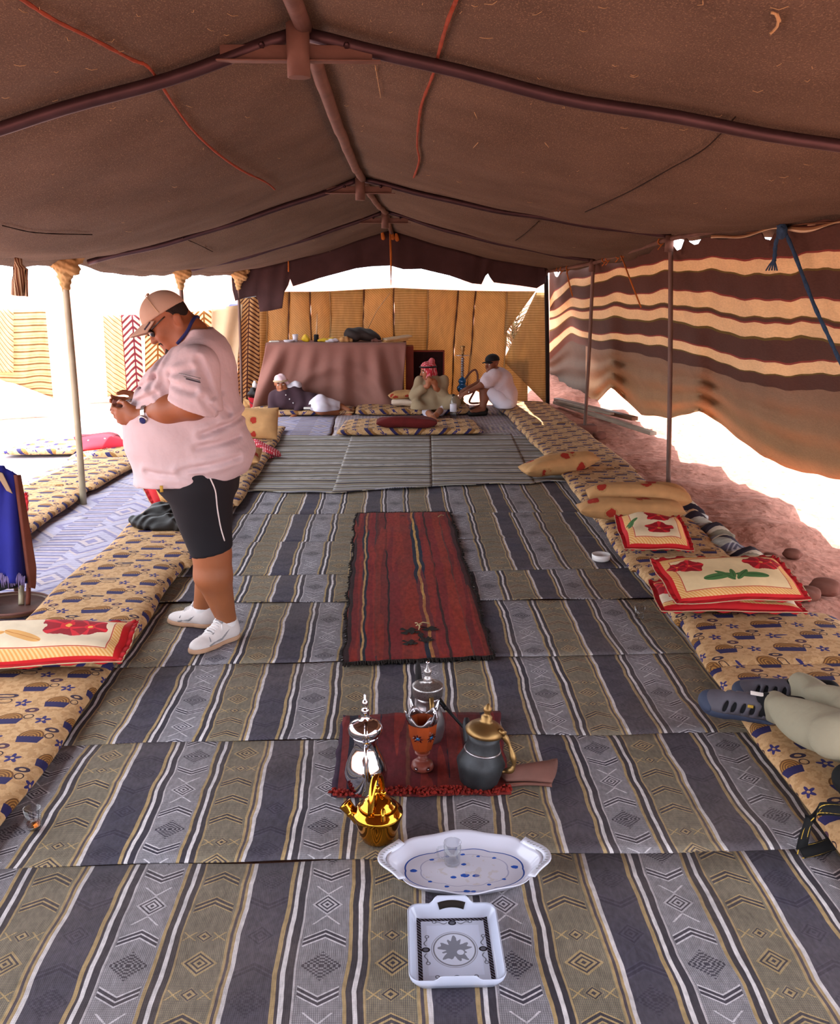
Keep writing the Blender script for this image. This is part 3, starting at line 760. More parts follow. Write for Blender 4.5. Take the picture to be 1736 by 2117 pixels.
# lumps of tied cord at the ridge end
t = thing('ridge_tie', PY(806, 486, 12.98), 'bundle of orange cords tying the rear end of the ridge', 'cord')
for dx, dy in ((-14, 2), (6, 2), (15, 5)):
    sob('cord_knot', [cap(PY(804+dx, 480+dy, 12.97), PY(806+dx, 490+dy, 12.97), 0.022, 0.03)], 0.01, M['orcord'], t)

# ------------------------------------------------------------------ rear gable cloth
def lerp_list(x, T): return float(np.interp(x, [t[0] for t in T], [t[1] for t in T]))
LOW = [(478, 562), (481, 600), (487, 622), (505, 616), (528, 612), (533, 622), (537, 645), (560, 642), (584, 637), (588, 604), (596, 590), (600, 577), (606, 592), (660, 575), (736, 555), (766, 551), (806, 549), (834, 557), (871, 556), (930, 570), (975, 586), (995, 588), (1003, 570), (1008, 565), (1013, 574), (1021, 584), (1070, 590), (1109, 596), (1118, 590), (1128, 584)]
gx = []
for a, b in zip(LOW[:-1], LOW[1:]): gx += [a[0]+(b[0]-a[0])*k/3 for k in range(3)]
gx.append(1128)
def gable_fn(a, b):
    x = gx[int(round(a*(len(gx)-1)))]
    lo = lerp_list(x, LOW); xx = PY(x, 520, 13.02)[0]
    lx, lz, rx, rz, ex, ez = station(13.0); u = (xx-rx)/((rx-lx) if xx < rx else (ex-rx)); u = max(-1, min(1, u))
    top = roof(u, 13.03); bot = PY(x, lo, 13.02)
    p = top+(bot-top)*b; p[0] = bot[0]*min(1, b*3)+p[0]*(1-min(1, b*3)); p[1] = 13.02+0.03*b*math.sin(x*0.05)+0.012*math.sin(x*0.21+b*2); return p
V, Fc, U = slab(len(gx), 10, gable_fn, 0.01)
obj('trim_1', V, Fc, M['gable'], uv=U, kind='structure', label='dark brown gable cloth hanging below the rear end of the roof')

# ------------------------------------------------------------------ rear wall of plaited reed mats
RY = 13.72
wb = bpy.data.objects.new('wall_back', None); COL.objects.link(wb); wb.location = (0, RY, 0); ORG['wall_back'] = np.array([0, RY, 0.0]); wb['kind'] = 'structure'
reeds = {1: reed_mat('reed_slant_right', 1), -1: reed_mat('reed_slant_left', -1), 0: reed_mat('reed_level', 0.0, '#cdb283', '#a68a5a')}
#        xTL  xTR  yTL  yTR   xBL  xBR  yBL  yBR  dir
PAN = [(530, 552, 604, 604, 528, 550, 838, 838, 0), (552, 597, 604, 603, 550, 598, 838, 838, 1), (597, 642, 603, 603, 598, 644, 838, 838, 1), (642, 682, 603, 602, 644, 683, 838, 838, -1),
       (682, 751, 602, 598, 683, 754, 838, 838, 0), (751, 815, 598, 595, 754, 812, 838, 838, 1), (815, 885, 595, 598, 812, 880, 838, 836, 0), (885, 946, 598, 600, 880, 932, 836, 832, -1),
       (946, 984, 600, 601, 932, 966, 832, 800, 1), (984, 1048, 601, 602, 966, 1040, 800, 832, 1), (1048, 1106, 602, 602, 1042, 1044, 694, 688, 0), (1108, 1131, 605, 605, 1040, 1131, 746, 838, 0)]
for i, (a, b, ya, yb, c, d, yc, yd, k) in enumerate(PAN):
    if i == 11:
        poly = None
    def pf(s, t, a=a, b=b, ya=ya, yb=yb, c=c, d=d, yc=yc, yd=yd, i=i):
        e = t
        xl, xr = a+(c-a)*e, b+(d-b)*e
        yl, yr = ya+(yc-ya)*t, yb+(yd-yb)*t
        x = xl+(xr-xl)*s+1.3*math.sin(t*7+i*2)*(1 if i < 10 else 0.2); y = yl+(yr-yl)*s
        dY = 0.035*math.sin(math.pi*s)+0.02*math.sin(t*5+i)
        return PY(x, y, RY-dY+(0.04 if i == 11 else 0.0))
    V, Fc, U = slab(9, 17, pf, 0.008)
    uv = V[:, [0, 2]]
    obj('reed_mat', V, Fc, reeds[k], wb, uv=uv)
    if i not in (10,):
        pts = [pf(1.0, t)+np.array([0, -0.015, 0]) for t in np.linspace(0, 1, 14)]
        obj('braid', *tube(pts, [0.011+0.004*math.sin(k*2.4) for k in range(14)], 6)[:2], M['dwood'] if i % 3 else M['knot'], wb)
# lower piece filling under the slanting slit (folded flap seen lower right)
def fl(s, t):
    xl = 1041+(1040-1041)*t; x = xl+(1090-xl)*s; y = 742+(838-742)*t; return PY(x, y, RY+0.03+0.02*math.sin(s*6))
V, Fc, U = slab(9, 9, fl, 0.008); obj('reed_mat', V, Fc, reeds[0], wb, uv=V[:, [0, 2]])
obj('guy_cord', *tube([PY(806, 606, 13.3), PY(780, 640, 13.45), PY(759, 682, RY-0.06)], 0.006, 6)[:2], M['straw'], wb)

# ------------------------------------------------------------------ right wall: striped cloth in swags
VS = [0, .130, .184, .290, .370, .400, .453, .560, .608, .688, 1.0]
COLS = [(1136, [563, 622, 636, 642, 656, 659, 682, 708, 727, 742, 795]),
 (1146, [560, 602, 620, 640, 653, 656, 678, 698, 716, 733, 808]), (1182, [548, 579, 593, 618.5, 636.5, 643, 656, 676, 689, 705, 832]), (1229, [534, 566, 582, 613, 631, 640, 658, 689, 701, 718, 833]),
 (1262, [522, 560, 574, 609, 627, 636, 656, 690, 703, 722, 803]), (1268, [521, 559, 573, 608, 626, 635, 655, 691, 703, 724, 806]), (1326, [503, 548, 566, 606, 627, 638, 660, 689, 707, 728, 856]),
 (1385, [494, 539, 559, 599, 629, 638, 660, 700, 718, 748, 866]), (1440, [483, 534, 555, 600, 631, 642, 671, 710, 728, 754, 849]), (1448, [482, 534, 555, 601, 632, 643, 672, 714, 732, 757, 851]), (1489, [480, 533, 557, 609, 644, 653, 683, 728, 748, 772, 876]),
 (1579, [472, 537, 566, 622, 656, 669, 700, 748, 773, 797, 945]), (1651, [464, 526, 557, 617, 653, 663, 692, 750, 773, 804, 974]), (1736, [447, 514, 548, 617, 660, 674, 707, 743, 770, 804, 990]),
 (1850, [427, 505, 540, 614, 660, 674, 710, 746, 775, 812, 1006]), (2100, [380, 480, 520, 606, 660, 676, 716, 756, 790, 830, 1030]), (2700, [270, 420, 480, 590, 660, 680, 735, 790, 835, 890, 1090])]
cx_ = [c[0] for c in COLS]
def wall_fn(a, b):
    # denser columns near the folds
    x = 1136+(2700-1136)*(a**1.6)
    ys = [float(np.interp(x, cx_, [c[1][k] for c in COLS])) for k in range(11)]
    y = float(np.interp(b, VS, ys))
    y += (3.2*math.sin(x*0.062+1.0)+2.2*math.sin(x*0.131+b*3))*min(1, b*6)*(1-0.6*b)
    if b < 0.11:                              # scalloped top: light shows between cloth and eave pipe
        for x0, wd, dp in ((1152, 6, 14), (1320, 10, 22), (1402, 12, 27), (1438, 15, 22), (1590, 13, 26)):
            y += dp*math.exp(-((x-x0)/wd)**4)*(1-b/0.11)
    X = 2.30+0.12*min(1, max(0, (x-1136)/300))+0.88*b**1.3
    X += 0.05*b*math.sin(x*0.035)+0.012*math.sin(x*0.11+b*9)*(1-b)
    if b > 0.66: X += 0.030*math.sin((b-0.66)*62+1.5*math.sin(x*0.006))*min(1, (b-.66)*8)
    if b > 0.3: X -= 0.30*(b-0.3)*(math.exp(-((x-1265)/18)**2)+math.exp(-((x-1444)/22)**2))
    p = PX(x, y, X); return p
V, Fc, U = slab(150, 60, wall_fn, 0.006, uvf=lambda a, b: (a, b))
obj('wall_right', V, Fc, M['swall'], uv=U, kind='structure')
wr = bpy.data.objects['wall_right']
# folded top hem just under the eave pipe
def hem_fn(a, b):
    x = 1470+(1740-1470)*a; y = 494-(x-1400)*0.112+7*b*(1+0.7*math.sin(x*0.05))+3*math.sin(x*0.033+b*3); return PX(x, y, 2.40+0.02*math.sin(b*6))
V, Fc, U = slab(50, 7, hem_fn, 0.006, uvf=lambda a, b: (b/6.0, a))
obj('folded_hem', V, Fc, M['cloak'], wr, uv=U, label='folded striped hem under the eave pipe')
def rope(name, pts, r, m, label, n=30):
    return tag(obj(name, *tube(spline(pts, n), r, 7)[:2], m), label, 'cord')
rope('tie_cord', [PX(1283, 528, 2.28), PX(1290, 545, 2.27), PX(1305, 585, 2.3), PX(1325, 636, 2.4)], 0.008, M['orcord'], 'orange tie cord holding up the striped cloth between right poles')
rope('tie_cord', [PX(1171, 556, 2.15), PX(1174, 575, 2.16), PX(1183, 612, 2.26)], 0.009, M['orcord'], 'orange tie cord on striped cloth by the rear corner')
br = thing('blue_rope', PX(1615, 475, 2.35), 'dark blue rope knotted on the eave pipe and slanting down the striped cloth', 'rope')
obj('rope_line', *tube(spline([PX(1612, 455, 2.38), PX(1620, 475, 2.36), PX(1640, 520, 2.40), PX(1680, 625, 2.50), PX(1712, 695, 2.58), PX(1738, 752, 2.66), PX(1790, 860, 2.86), PX(1810, 900, 2.98)], 40), [0.012+0.0018*math.sin(k*2.2) for k in range(40)], 8)[:2], M['bluecord'], br)
obj('rope_tail', *tube(spline([PX(1618, 470, 2.33), PX(1604, 500, 2.33), PX(1601, 530, 2.33), PX(1598, 548, 2.33)], 20), [0.013+0.002*math.sin(k*2.2) for k in range(20)], 8)[:2], M['bluecord'], br)
mb = MB()
for dx in (-14, -8, -2, 4, 9): mb.add(*tube([PX(1600, 535, 2.33), PX(1598+dx*.6, 548, 2.33), PX(1597+dx, 559, 2.33)], 0.005, 5))
mb.build('frayed_end', M['bluecord'], br)
sob('rope_knot', [ell(PX(1616, 478, 2.34), (0.03, 0.04, 0.05)), cap(PX(1606, 458, 2.36), PX(1614, 474, 2.34), 0.016)], 0.008, M['bluecord'], br)
# ------------------------------------------------------------------ rugs
def strip_rug(name, nearL, nearR, farL, farR, x0, x1, z0, m, label, group, nav=None, vs=0.0, cat='rug', lift=0.008, wave=0.0, nu=120, nv=14, th=0.005):
    """flat-woven length between two seam lines given by floor points; stripes start at nav"""
    nL, nR, fL, fR = [P(*p)[:2] for p in (nearL, nearR, farL, farR)]
    def line(a, b, x): return a[1]+(b[1]-a[1])*(x-a[0])/(b[0]-a[0])
    nx0 = P(*nav)[0] if nav else 0.0
    def fn(a, b):
        x = x0+(x1-x0)*a; y0, y1 = line(nL, nR, x), line(fL, fR, x)
        y = y0+(y1-y0)*b+(0.012*wob(x, b*2, 0, 3.0, nx0)+wave*wob(x, 0, 0, 3.6, 5.0)*(1-b))*(1 if (b < .01 or b > .99) else 0.6)
        z = z0+0.0035*(1+wob(x, y, 0, 4.0, nx0))+lift*max(0, 1-b*9)*(0.4+0.6*(0.5+0.5*wob(x, 0, 0, 4.0, nx0*3)))
        return np.array([x+0.006*wob(x*2, y*3, 0, 3, 1), y, z])
    def uvf(a, b): return (x0+(x1-x0)*a-nx0, (fn(a, b)[1]-line(nL, nR, x0+(x1-x0)*a))+vs)
    V, Fc, U = slab(nu, nv, fn, th, uvf)
    return tag(obj(name, V, Fc, m, uv=U), label, cat, group)
G1 = 'striped flat-woven rug lengths laid across the tent'
SEAM = [((-400, 2900), (2200, 2880)), ((0, 1797), (1660, 1757)), ((170, 1540), (1510, 1515)), ((280, 1380), (1440, 1350)), ((390, 1248), (1330, 1240)), ((460, 1192), (1265, 1176)), ((480, 1123), (1240, 1111)), ((500, 1064), (1200, 1060)), ((520, 1002), (1160, 986))]
NAV = [(467, 2090), (165, 1790), (239, 1538), (340, 1378), (1112, 1221), (1055, 1145), (1169, 1077), (1021, 1043)]
LAB = ['striped rug length nearest the camera, under the square white tray', 'second striped rug length, under the oval tray and gold teapot', 'third striped rug length, behind the pots and small red rug',
       'fourth striped rug length, under the white shoes and red rug front', 'fifth striped rug length, crossing the middle of the red rug', 'sixth striped rug length, level with the white ashtray', 'seventh striped rug length, beside the far part of red rug', 'eighth striped rug length, farthest, touching the crosswise runners']
for i in range(8):
    strip_rug('striped_rug', SEAM[i][0], SEAM[i][1], SEAM[i+1][0], SEAM[i+1][1], -1.75, 2.0, 0.001+0.0006*(i % 2), M['rug'], LAB[i], G1, NAV[i], vs=i*0.31, lift=(.003, .003, .004, .005, .010, .003, .003, .003)[i])
hs = [hstripe_mat('crosswise_stripe_a', 0.0), hstripe_mat('crosswise_stripe_b', 0.13), hstripe_mat('crosswise_stripe_c', 0.05)]
def cross_rug(x0p, x1p, near, far, m, label, z0, wave=0.05):
    """crosswise runner between two pixel lines for its left and right edges"""
    def fn(a, b):
        (xa, ya), (xb, yb) = x0p; (xc, yc), (xd, yd) = x1p
        l = P(xa, ya)*(1-b)+P(xb, yb)*b; r = P(xc, yc)*(1-b)+P(xd, yd)*b
        p = l+(r-l)*a; p[1] += wave*wob(p[0], 0, 0, 4.2, 3.0)*(1-b)
        p[2] = z0+0.005*(1+wob(p[0], p[1], 0, 3.0, 2.0))+0.022*max(0, 1-b*10)*(0.5+0.5*wob(p[0], 0, 0, 5.0, 1.0))
        return p
    V, Fc, U = slab(36, 44, fn, 0.006); uv = V[:, :2].copy()
    return tag(obj('crosswise_rug', V, Fc, m, uv=uv), label, 'rug', 'grey crosswise runners beyond the striped rugs')
cross_rug([(505, 1022), (575, 903)], [(700, 1022), (735, 903)], 0, 0, hs[0], 'grey crosswise striped runner, left of the three by the left mattress', 0.008)
cross_rug([(686, 1023), (728, 899)], [(892, 1010), (890, 899)], 0, 0, hs[1], 'grey crosswise striped runner in the middle with a small worn patch', 0.013)
cross_rug([(892, 1010), (891, 899)], [(1105, 1003), (1056, 897)], 0, 0, hs[2], 'grey crosswise striped runner right of the straight middle seam', 0.010)
cross_rug([(1098, 1002), (1052, 897)], [(1200, 1000), (1110, 897)], 0, 0, hs[0], 'narrow end of crosswise runner tucked under the right mattresses', 0.006)
kl = [kilim_mat('kilim_blue', '#8581a0', '#4f4c72', '#a8937f', '#3a3550'), kilim_mat('kilim_brown', '#8a7468', '#55495a', '#b09a72', '#3f2f3a'), kilim_mat('kilim_pale', '#a9a3b8', '#6a6494', '#c0aca6', '#5a5478')]
def flat_rug(name, quad, z, m, label, cat='rug', group=None, n=30, rot=False):
    q = [P(*p) if len(p) == 2 else np.array(p) for p in quad]
    def fn(a, b):
        p = (q[0]*(1-a)+q[1]*a)*(1-b)+(q[3]*(1-a)+q[2]*a)*b
        p[2] = z+0.006*(1+wob(p[0], p[1], 0, 2.6, q[0][0])); p[0] += 0.02*wob(p[1], 0, 0, 3, 1); p[1] += 0.02*wob(p[0], 0, 0, 3, 2); return p
    V, Fc, U = slab(n, n, fn, 0.006); uv = V[:, :2].copy()
    if rot: uv = uv[:, ::-1]
    return tag(obj(name, V, Fc, m, uv=uv), label, cat, group)
flat_rug('kilim_rug', [(-1.85, 10.55, 0), (-0.78, 10.55, 0), (-0.78, 13.3, 0), (-2.1, 13.3, 0)], 0.003, kl[0], 'blue patterned rug in front of the reclining person')
flat_rug('kilim_rug', [(-0.74, 10.6, 0), (1.62, 10.6, 0), (1.9, 13.4, 0), (-0.8, 13.4, 0)], 0.004, kl[1], 'brownish patterned rug below the seated people and water bottle', rot=True)
flat_rug('kilim_rug', [(-2.75, 4.0, 0), (-1.72, 4.0, 0), (-1.72, 8.2, 0), (-2.75, 8.2, 0)], -0.008, kl[2], 'pale blue patterned rug between left mattress rows, nearer piece')
flat_rug('kilim_rug', [(-2.72, 8.1, 0), (-1.70, 8.1, 0), (-1.75, 12.2, 0), (-2.72, 12.2, 0)], -0.004, kl[2], 'pale blue patterned rug between left mattress rows, farther piece', rot=True)
flat_rug('ground_cloth', [(-4.2, 4.2, 0), (-2.4, 4.2, 0), (-2.4, 12.4, 0), (-4.4, 12.4, 0)], -0.016, plain('pale_ground_cloth', '#b5adb5', 0.95, 0, 0.15, 4, 0.3, 30), 'pale cloth spread on the ground at the far left in the sun', 'cloth')
flat_rug('kilim_rug', [(-3.0, 1.5, 0), (-1.75, 1.5, 0), (-1.75, 4.2, 0), (-3.0, 4.2, 0)], -0.011, kl[0], 'dark patterned rug outside the nearest left mattress by the stand')
# red rug in the middle, ragged edges, torn and with frayed threads
RQ = [P(710, 1379), P(1020, 1364), P(928, 1063), P(737, 1066)]
def red_fn(a, b):
    e = 0.5-abs(a-0.5)
    p = (RQ[0]*(1-a)+RQ[1]*a)*(1-b)+(RQ[3]*(1-a)+RQ[2]*a)*b
    bow = 0.035*math.sin(math.pi*b*1.0)*(1-2*a) if a < .5 else 0.0
    p = p+np.array([-0.03*math.sin(b*math.pi)*(1-a)*0+0.012*wob(p[1]*3, a, 0, 2.5, 1)*(1 if e < .02 else .5), 0.010*wob(p[0]*4, b, 0, 5, 2)*(1 if (b < .02 or b > .98) else .3), 0])
    p[2] = 0.016+0.006*(1+wob(p[0]*1.5, p[1]*1.5, 0, 3, 4))
    return p
V, Fc, U = slab(48, 90, red_fn, 0.006)
rr = thing('red_rug', (RQ[0]+RQ[2])/2*np.array([1, 1, 0]), 'long worn red striped rug lying in the middle of the tent floor', 'rug')
redm = red_rug_mat('worn_red_stripes', [(0, '#2a1518'), (.03, '#6e1e20'), (.085, '#1d2432'), (.105, '#b08a5a'), (.12, '#1d2432'), (.14, '#7a2124'), (.20, '#4a2a2c'), (.215, '#5c2320'), (.235, '#6d2422'), (.30, '#2a1517'), (.315, '#762224'), (.40, '#7d2a22'),
    (.545, '#1a2438'), (.575, '#b98f52'), (.60, '#1a2438'), (.63, '#7c2425'), (.70, '#3a1c1c'), (.72, '#7c2324'), (.79, '#882e20'), (.86, '#5c3430'), (.875, '#702022'), (.95, '#3a1a1c')], 0.45)
obj('woven_field', V, Fc, redm, rr, uv=U)
mb = MB()
for k in range(150):
    a = (k+rnd.random()*0.8)/150; p = red_fn(min(a, 1), 0.0); p2 = p+np.array([rnd.uniform(-.008, .008), -rnd.uniform(.012, .035), -0.008]); mb.add(*tube([p, (p+p2)/2+(0, 0, .004), p2], [0.004, 0.005, 0.003], 5))
for k in range(70):
    a = k/70; p = red_fn(a, 1.0); p2 = p+np.array([rnd.uniform(-.02, .02), rnd.uniform(.005, .03), -0.004]); mb.add(*tube([p, p2], [0.005, 0.003], 5))
for s in (0.0, 1.0):
    for k in range(120):
        b = k/120; p = red_fn(s, b); p2 = p+np.array([(rnd.uniform(.004, .022))*(1 if s else -1), rnd.uniform(-.02, .02), -0.006]); mb.add(*tube([p, p2], [0.006, 0.003], 5))
o = mb.build('fringe', M['dark'], rr, label='black ragged edge threads'); o['kind'] = 'stuff'
mb = MB()                       # the torn patch near the front, dark base threads laid bare
for cx_a, cy_b, w_, h_ in ((.46, .125, .10, .022), (.60, .13, .09, .018), (.45, .075, .08, .018), (.57, .08, .07, .02), (.53, .10, .03, .03), (.50, .96, .04, .006)):
    V2, F2, U2 = grid(14, 8, lambda a, b: red_fn(cx_a+(a-.5)*w_*(1+.5*math.sin(b*9+cx_a*40)), cy_b+(b-.5)*h_*(1+.5*math.sin(a*13)))+np.array([0, 0, 0.004])); mb.add(V2, F2, U2)
mb.build('tear', M['dark'], rr, label='dark torn patches near both ends', kind='stuff')
mb = MB()
for a, b, c, d in ((.505, .145, .60, .155), (.52, .125, .545, .15), (.53, .135, .50, .16), (.86, .93, .93, .95)):
    mb.add(*tube([red_fn(a, b)+(0, 0, .008), red_fn((a+c)/2, (b+d)/2+.006)+(0, 0, .015), red_fn(c, d)+(0, 0, .008)], 0.003, 5))
mb.build('loose_thread', M['straw'], rr, kind='stuff')
# small red rug under the pots with tufted front edge
SQ = [P(683, 1655), P(1055, 1650), P(1032, 1480), P(708, 1487)]
def sm_fn(a, b):
    p = (SQ[0]*(1-a)+SQ[1]*a)*(1-b)+(SQ[3]*(1-a)+SQ[2]*a)*b; p[0] += .006*wob(b*6, 0, 0, 2, 1); p[1] += .006*wob(a*9, 0, 0, 2, 3); p[2] = .015+.006*(1+wob(p[0]*3, p[1]*3, 0, 3, 1)); return p
V, Fc, U = slab(40, 26, sm_fn, 0.008)
sr = thing('small_red_rug', (SQ[0]+SQ[2])/2*np.array([1, 1, 0]), 'small dark red rug with tufted front edge under the coffee pots', 'rug')
smm = red_rug_mat('dark_red_stripes', [(0, '#2c1a2c'), (.04, '#20202e'), (.11, '#521a20'), (.19, '#2a2434'), (.24, '#5c1a20'), (.41, '#663628'), (.43, '#5c1a20'), (.62, '#561a20'), (.66, '#1c1c2a'), (.72, '#521c1c'), (.86, '#231d2c'), (.92, '#561a22')], 0.35)
obj('woven_field', V, Fc, smm, sr, uv=U)
mb = MB()
for k in range(420):
    a = rnd.random(); p = sm_fn(a, rnd.uniform(0.0, .06)); d = np.array([rnd.uniform(-.015, .015), rnd.uniform(-.03, .004), rnd.uniform(.004, .018)]); mb.add(*tube([p, p+d*.6+(0, 0, .004), p+d], [.005, .006, .002], 5))
o = mb.build('tufts', plain('red_tuft', '#7a1c14', 0.95, 0, 0.4, 40), sr, label='bright red tufted edge'); o['kind'] = 'stuff'

# ------------------------------------------------------------------ floor mattresses
G2 = 'yellow printed floor mattresses along the tent sides'
def mattress(q, th, label, nu=22, nv=44, seed=0.0, group=G2, rot=False, m=None, sagk=1.0):
    """q: near-left, near-right, far-right, far-left floor corners"""
    q = [np.array([p[0], p[1], 0.0]) for p in q]
    def mk(top):
        def fn(a, b):
            A, B = 0.5-0.5*math.cos(math.pi*a), 0.5-0.5*math.cos(math.pi*b)
            s, t = 2*A-1, 2*B-1
            p = (q[0]*(1-A)+q[1]*A)*(1-B)+(q[3]*(1-A)+q[2]*A)*B
            e = max(0, 1-abs(s)**7)**.5*max(0, 1-abs(t)**14)**.5
            p[0] += 0.018*wob(p[1], seed, 0, 2.5, seed)
            if top: z = 0.014+th*0.42+th*0.58*e*(1+0.10*sagk*wob(p[0]*1.5, p[1]*1.5, 0, 3, seed))
            else: z = 0.014+th*0.42*(1-e)
            p[2] = z; return p
        return fn
    V1, F1, U1 = grid(nu, nv, mk(True)); V2, F2, U2 = grid(nu, nv, mk(False))
    V = np.vstack([V1, V2]); n = len(V1); Fc = F1+[tuple(reversed([i+n for i in f])) for f in F2]
    cxm = (q[0][0]+q[1][0])/2
    uv = np.stack([V[:, 0]+np.sign(V[:, 0]-cxm)*(th*0.9-V[:, 2])*1.0, V[:, 1]-(V[:, 2]-th)*np.where(V[:, 1] < q[0][1]+.03, 1, 0)], 1)
    if rot: uv = uv[:, ::-1]
    return tag(obj('floor_mattress', V, Fc, m or M['mattress'], uv=uv), label, 'mattress', group)
def rectq(x0, x1, y0, y1, dx=0.0): return [(x0, y0), (x1, y0), (x1+dx, y1), (x0+dx, y1)]
mattress(rectq(-2.02, -1.33, 1.5, 4.06, 0.0), .075, 'printed mattress at left edge nearest the camera, in front of flowered cushion', seed=1)
mattress(rectq(-1.97, -1.33, 4.0, 5.66), .10, 'printed mattress left of the shoes, between flowered cushion and jacket', seed=2)
mattress(rectq(-1.95, -1.29, 5.58, 7.25), .085, 'printed mattress left of the standing man, under the black jacket', seed=3)
mattress(rectq(-1.90, -1.25, 7.2, 11.2, -0.07), .08, 'printed mattress behind the standing man leading to the far cushions', seed=4)
mattress([(-3.30, 6.05), (-2.62, 6.05), (-2.62, 7.85), (-3.28, 7.85)], .085, 'sunlit outer left mattress beside the pale pole foot', seed=5)
mattress([(-3.28, 7.82), (-2.60, 7.82), (-2.50, 9.15), (-3.22, 9.15)], .085, 'sunlit outer left mattress beyond the pale pole', seed=6)
mattress([(-3.25, 9.1), (-2.1, 9.2), (-2.1, 9.95), (-3.2, 9.95)], .11, 'outer left mattress lying crosswise by the crimson cushion', seed=7, rot=True)
mattress([(-4.1, 9.55), (-3.0, 9.62), (-3.0, 10.4), (-4.1, 10.3)], .07, 'thin outer left mattress under the crimson cushion in the sun', seed=8, rot=True)
mattress([(1.40, 1.5), (2.32, 1.5), (2.34, 3.98), (1.44, 3.98)], .085, 'printed mattress at right edge under the sandals and camera bag', seed=9)
mattress([(1.45, 3.9), (2.36, 3.9), (2.34, 4.58), (1.50, 4.58)], .095, 'printed mattress on the right just in front of stacked flowered cushions', seed=10)
mattress([(1.49, 4.5), (2.22, 4.5), (2.2, 5.5), (1.50, 5.5)], .085, 'printed mattress on the right beneath the two stacked flowered cushions', seed=11)
mattress([(1.47, 5.42), (2.18, 5.42), (2.26, 8.45), (1.55, 8.45)], .08, 'long printed mattress on the right beneath square cushion and two bolsters', seed=12)
mattress([(1.58, 8.4), (2.30, 8.4), (2.26, 11.15), (1.48, 11.15)], .08, 'printed mattress on the right beyond the single tan bolster', seed=13)
mattress([(1.52, 11.05), (2.25, 11.05), (2.2, 13.25), (1.42, 13.25)], .09, 'farthest printed mattress on the right, beneath the man in black cap', seed=14)
mattress([(-2.02, 12.25), (-0.55, 12.4), (-0.55, 13.15), (-2.0, 13.1)], .07, 'thin printed mattress beneath the reclining person before the table', seed=15, rot=True)
mattress([(-0.53, 12.3), (1.06, 12.35), (1.06, 13.1), (-0.53, 13.1)], .09, 'printed mattress beneath the seated man in red headscarf', seed=16, rot=True)
mattress([(-0.68, 10.66), (1.06, 10.72), (1.02, 11.62), (-0.62, 11.6)], .085, 'printed mattress lying crosswise in front, under the red bolster', seed=17, rot=True)

# ------------------------------------------------------------------ cushions
def cushion(name, c, w, d, th, m, label, cat='cushion', group=None, yaw=0.0, tilt=0.0, roll=0.0, frill=0.0, fm=None, back=None, n=2.6, nu=26, nv=18, seed=0.0, bend=0.0, uvscale=None):
    """c: centre of its underside; w along local x, d along local y; tilt lifts the far side"""
    R = rotz(yaw)@rotx(tilt)@roty(roll)
    def mk(sg):
        def fn(a, b):
            s, t = math.sin(math.pi*(a-.5)), math.sin(math.pi*(b-.5))
            e = max(0, 1-abs(s)**n)**.55*max(0, 1-abs(t)**n)**.55
            pin = 1-0.05*(1-abs(s)**2)*abs(t)**4-0.05*(1-abs(t)**2)*abs(s)**4
            z = sg*e*(1+.09*wob(s*1.4, t*1.4, 0, 2.2, seed))*(th/2)
            z += .10*th*wob(s, t, 0, 1.6, seed+2)+bend*(s*s-.5)
            return np.array([s*w/2*(1-0.05*(1-abs(t)**2)*0), t*d/2*pin, z])
        return fn
    V1, F1, U1 = grid(nu, nv, mk(1)); V2, F2, U2 = grid(nu, nv, mk(-1))
    lo = min(V1[:, 2].min(), V2[:, 2].min())
    def W(V): return (V-np.array([0, 0, 0]))@R.T
    allv = W(np.vstack([V1, V2])); off = np.asarray(c, float)-np.array([0, 0, allv[:, 2].min()])
    uvs = V1[:, :2].copy()
    single = frill <= 0 and back is None
    if single:
        V = np.vstack([V1, V2]); k = len(V1); Fc = F1+[tuple(reversed([i+k for i in f])) for f in F2]
        return tag(obj(name, W(V)+off, Fc, m, uv=np.vstack([uvs, uvs])), label, cat, group)
    t_ = thing(name, c, label, cat, group)
    obj('cover', W(V1)+off, F1, m, t_, uv=uvs)
    obj('backing', W(V2)+off, [tuple(reversed(f)) for f in F2], back or m, t_, uv=uvs, label='plain backing cloth')
    if frill > 0:
        pts = []; per = 160
        for k in range(per):
            f = 4*k/per; i = int(f); g = f-i; a, b = [(g, 0), (1, g), (1-g, 1), (0, 1-g)][i]
            p = mk(1)(a, b); s = np.array([a*2-1, b*2-1])
            pts.append((p, nrm(np.array([math.sin(math.pi*(a-.5))**3, math.sin(math.pi*(b-.5))**3, 0])+1e-6)))
        V, U = [], []
        for k, (p, o) in enumerate(pts):
            for j in range(3):
                V.append(p+o*frill*j/2+np.array([0, 0, .004*math.sin(k*1.3)*j])); U.append((k/per, j))
        V = np.array(V); N = per; Fc = []
        for k in range(N):
            for j in range(2): Fc.append((k*3+j, k*3+j+1, ((k+1) % N)*3+j+1, ((k+1) % N)*3+j))
        V2_ = V-np.array([0, 0, .006]); Fc2 = Fc+[tuple(reversed([i+len(V) for i in f])) for f in Fc]
        for k in range(N): Fc2.append((k*3+2, k*3+2+len(V), ((k+1) % N)*3+2+len(V), ((k+1) % N)*3+2))
        obj('frill', W(np.vstack([V, V2_]))+off, Fc2, fm or M['velvet'], t_, uv=np.array(U+U), label='gathered edge frill')
        obj('piping', *tube([ (W(p[0]+p[1]*frill)+off) for p in pts[::1]]+[W(pts[0][0]+pts[0][1]*frill)+off], .003, 5)[:2], M['cream'], t_, label='pale edge piping')
    return t_
FR = '#b8161c'
rf = ('#8f1420', '#c8202c')
longm = floral_mat('floral_long', 1.0, .35, [(-.30, .06, .13, *rf), (.24, .06, .13, *rf), (-.42, .06, .07, *rf), (.34, .05, .09, *rf)], [(-.12, -.05, .45, .10), (.06, -.04, -.45, .10)], '#d6c2a6', FR, leafc='#d09a58', leafd='#b87838')
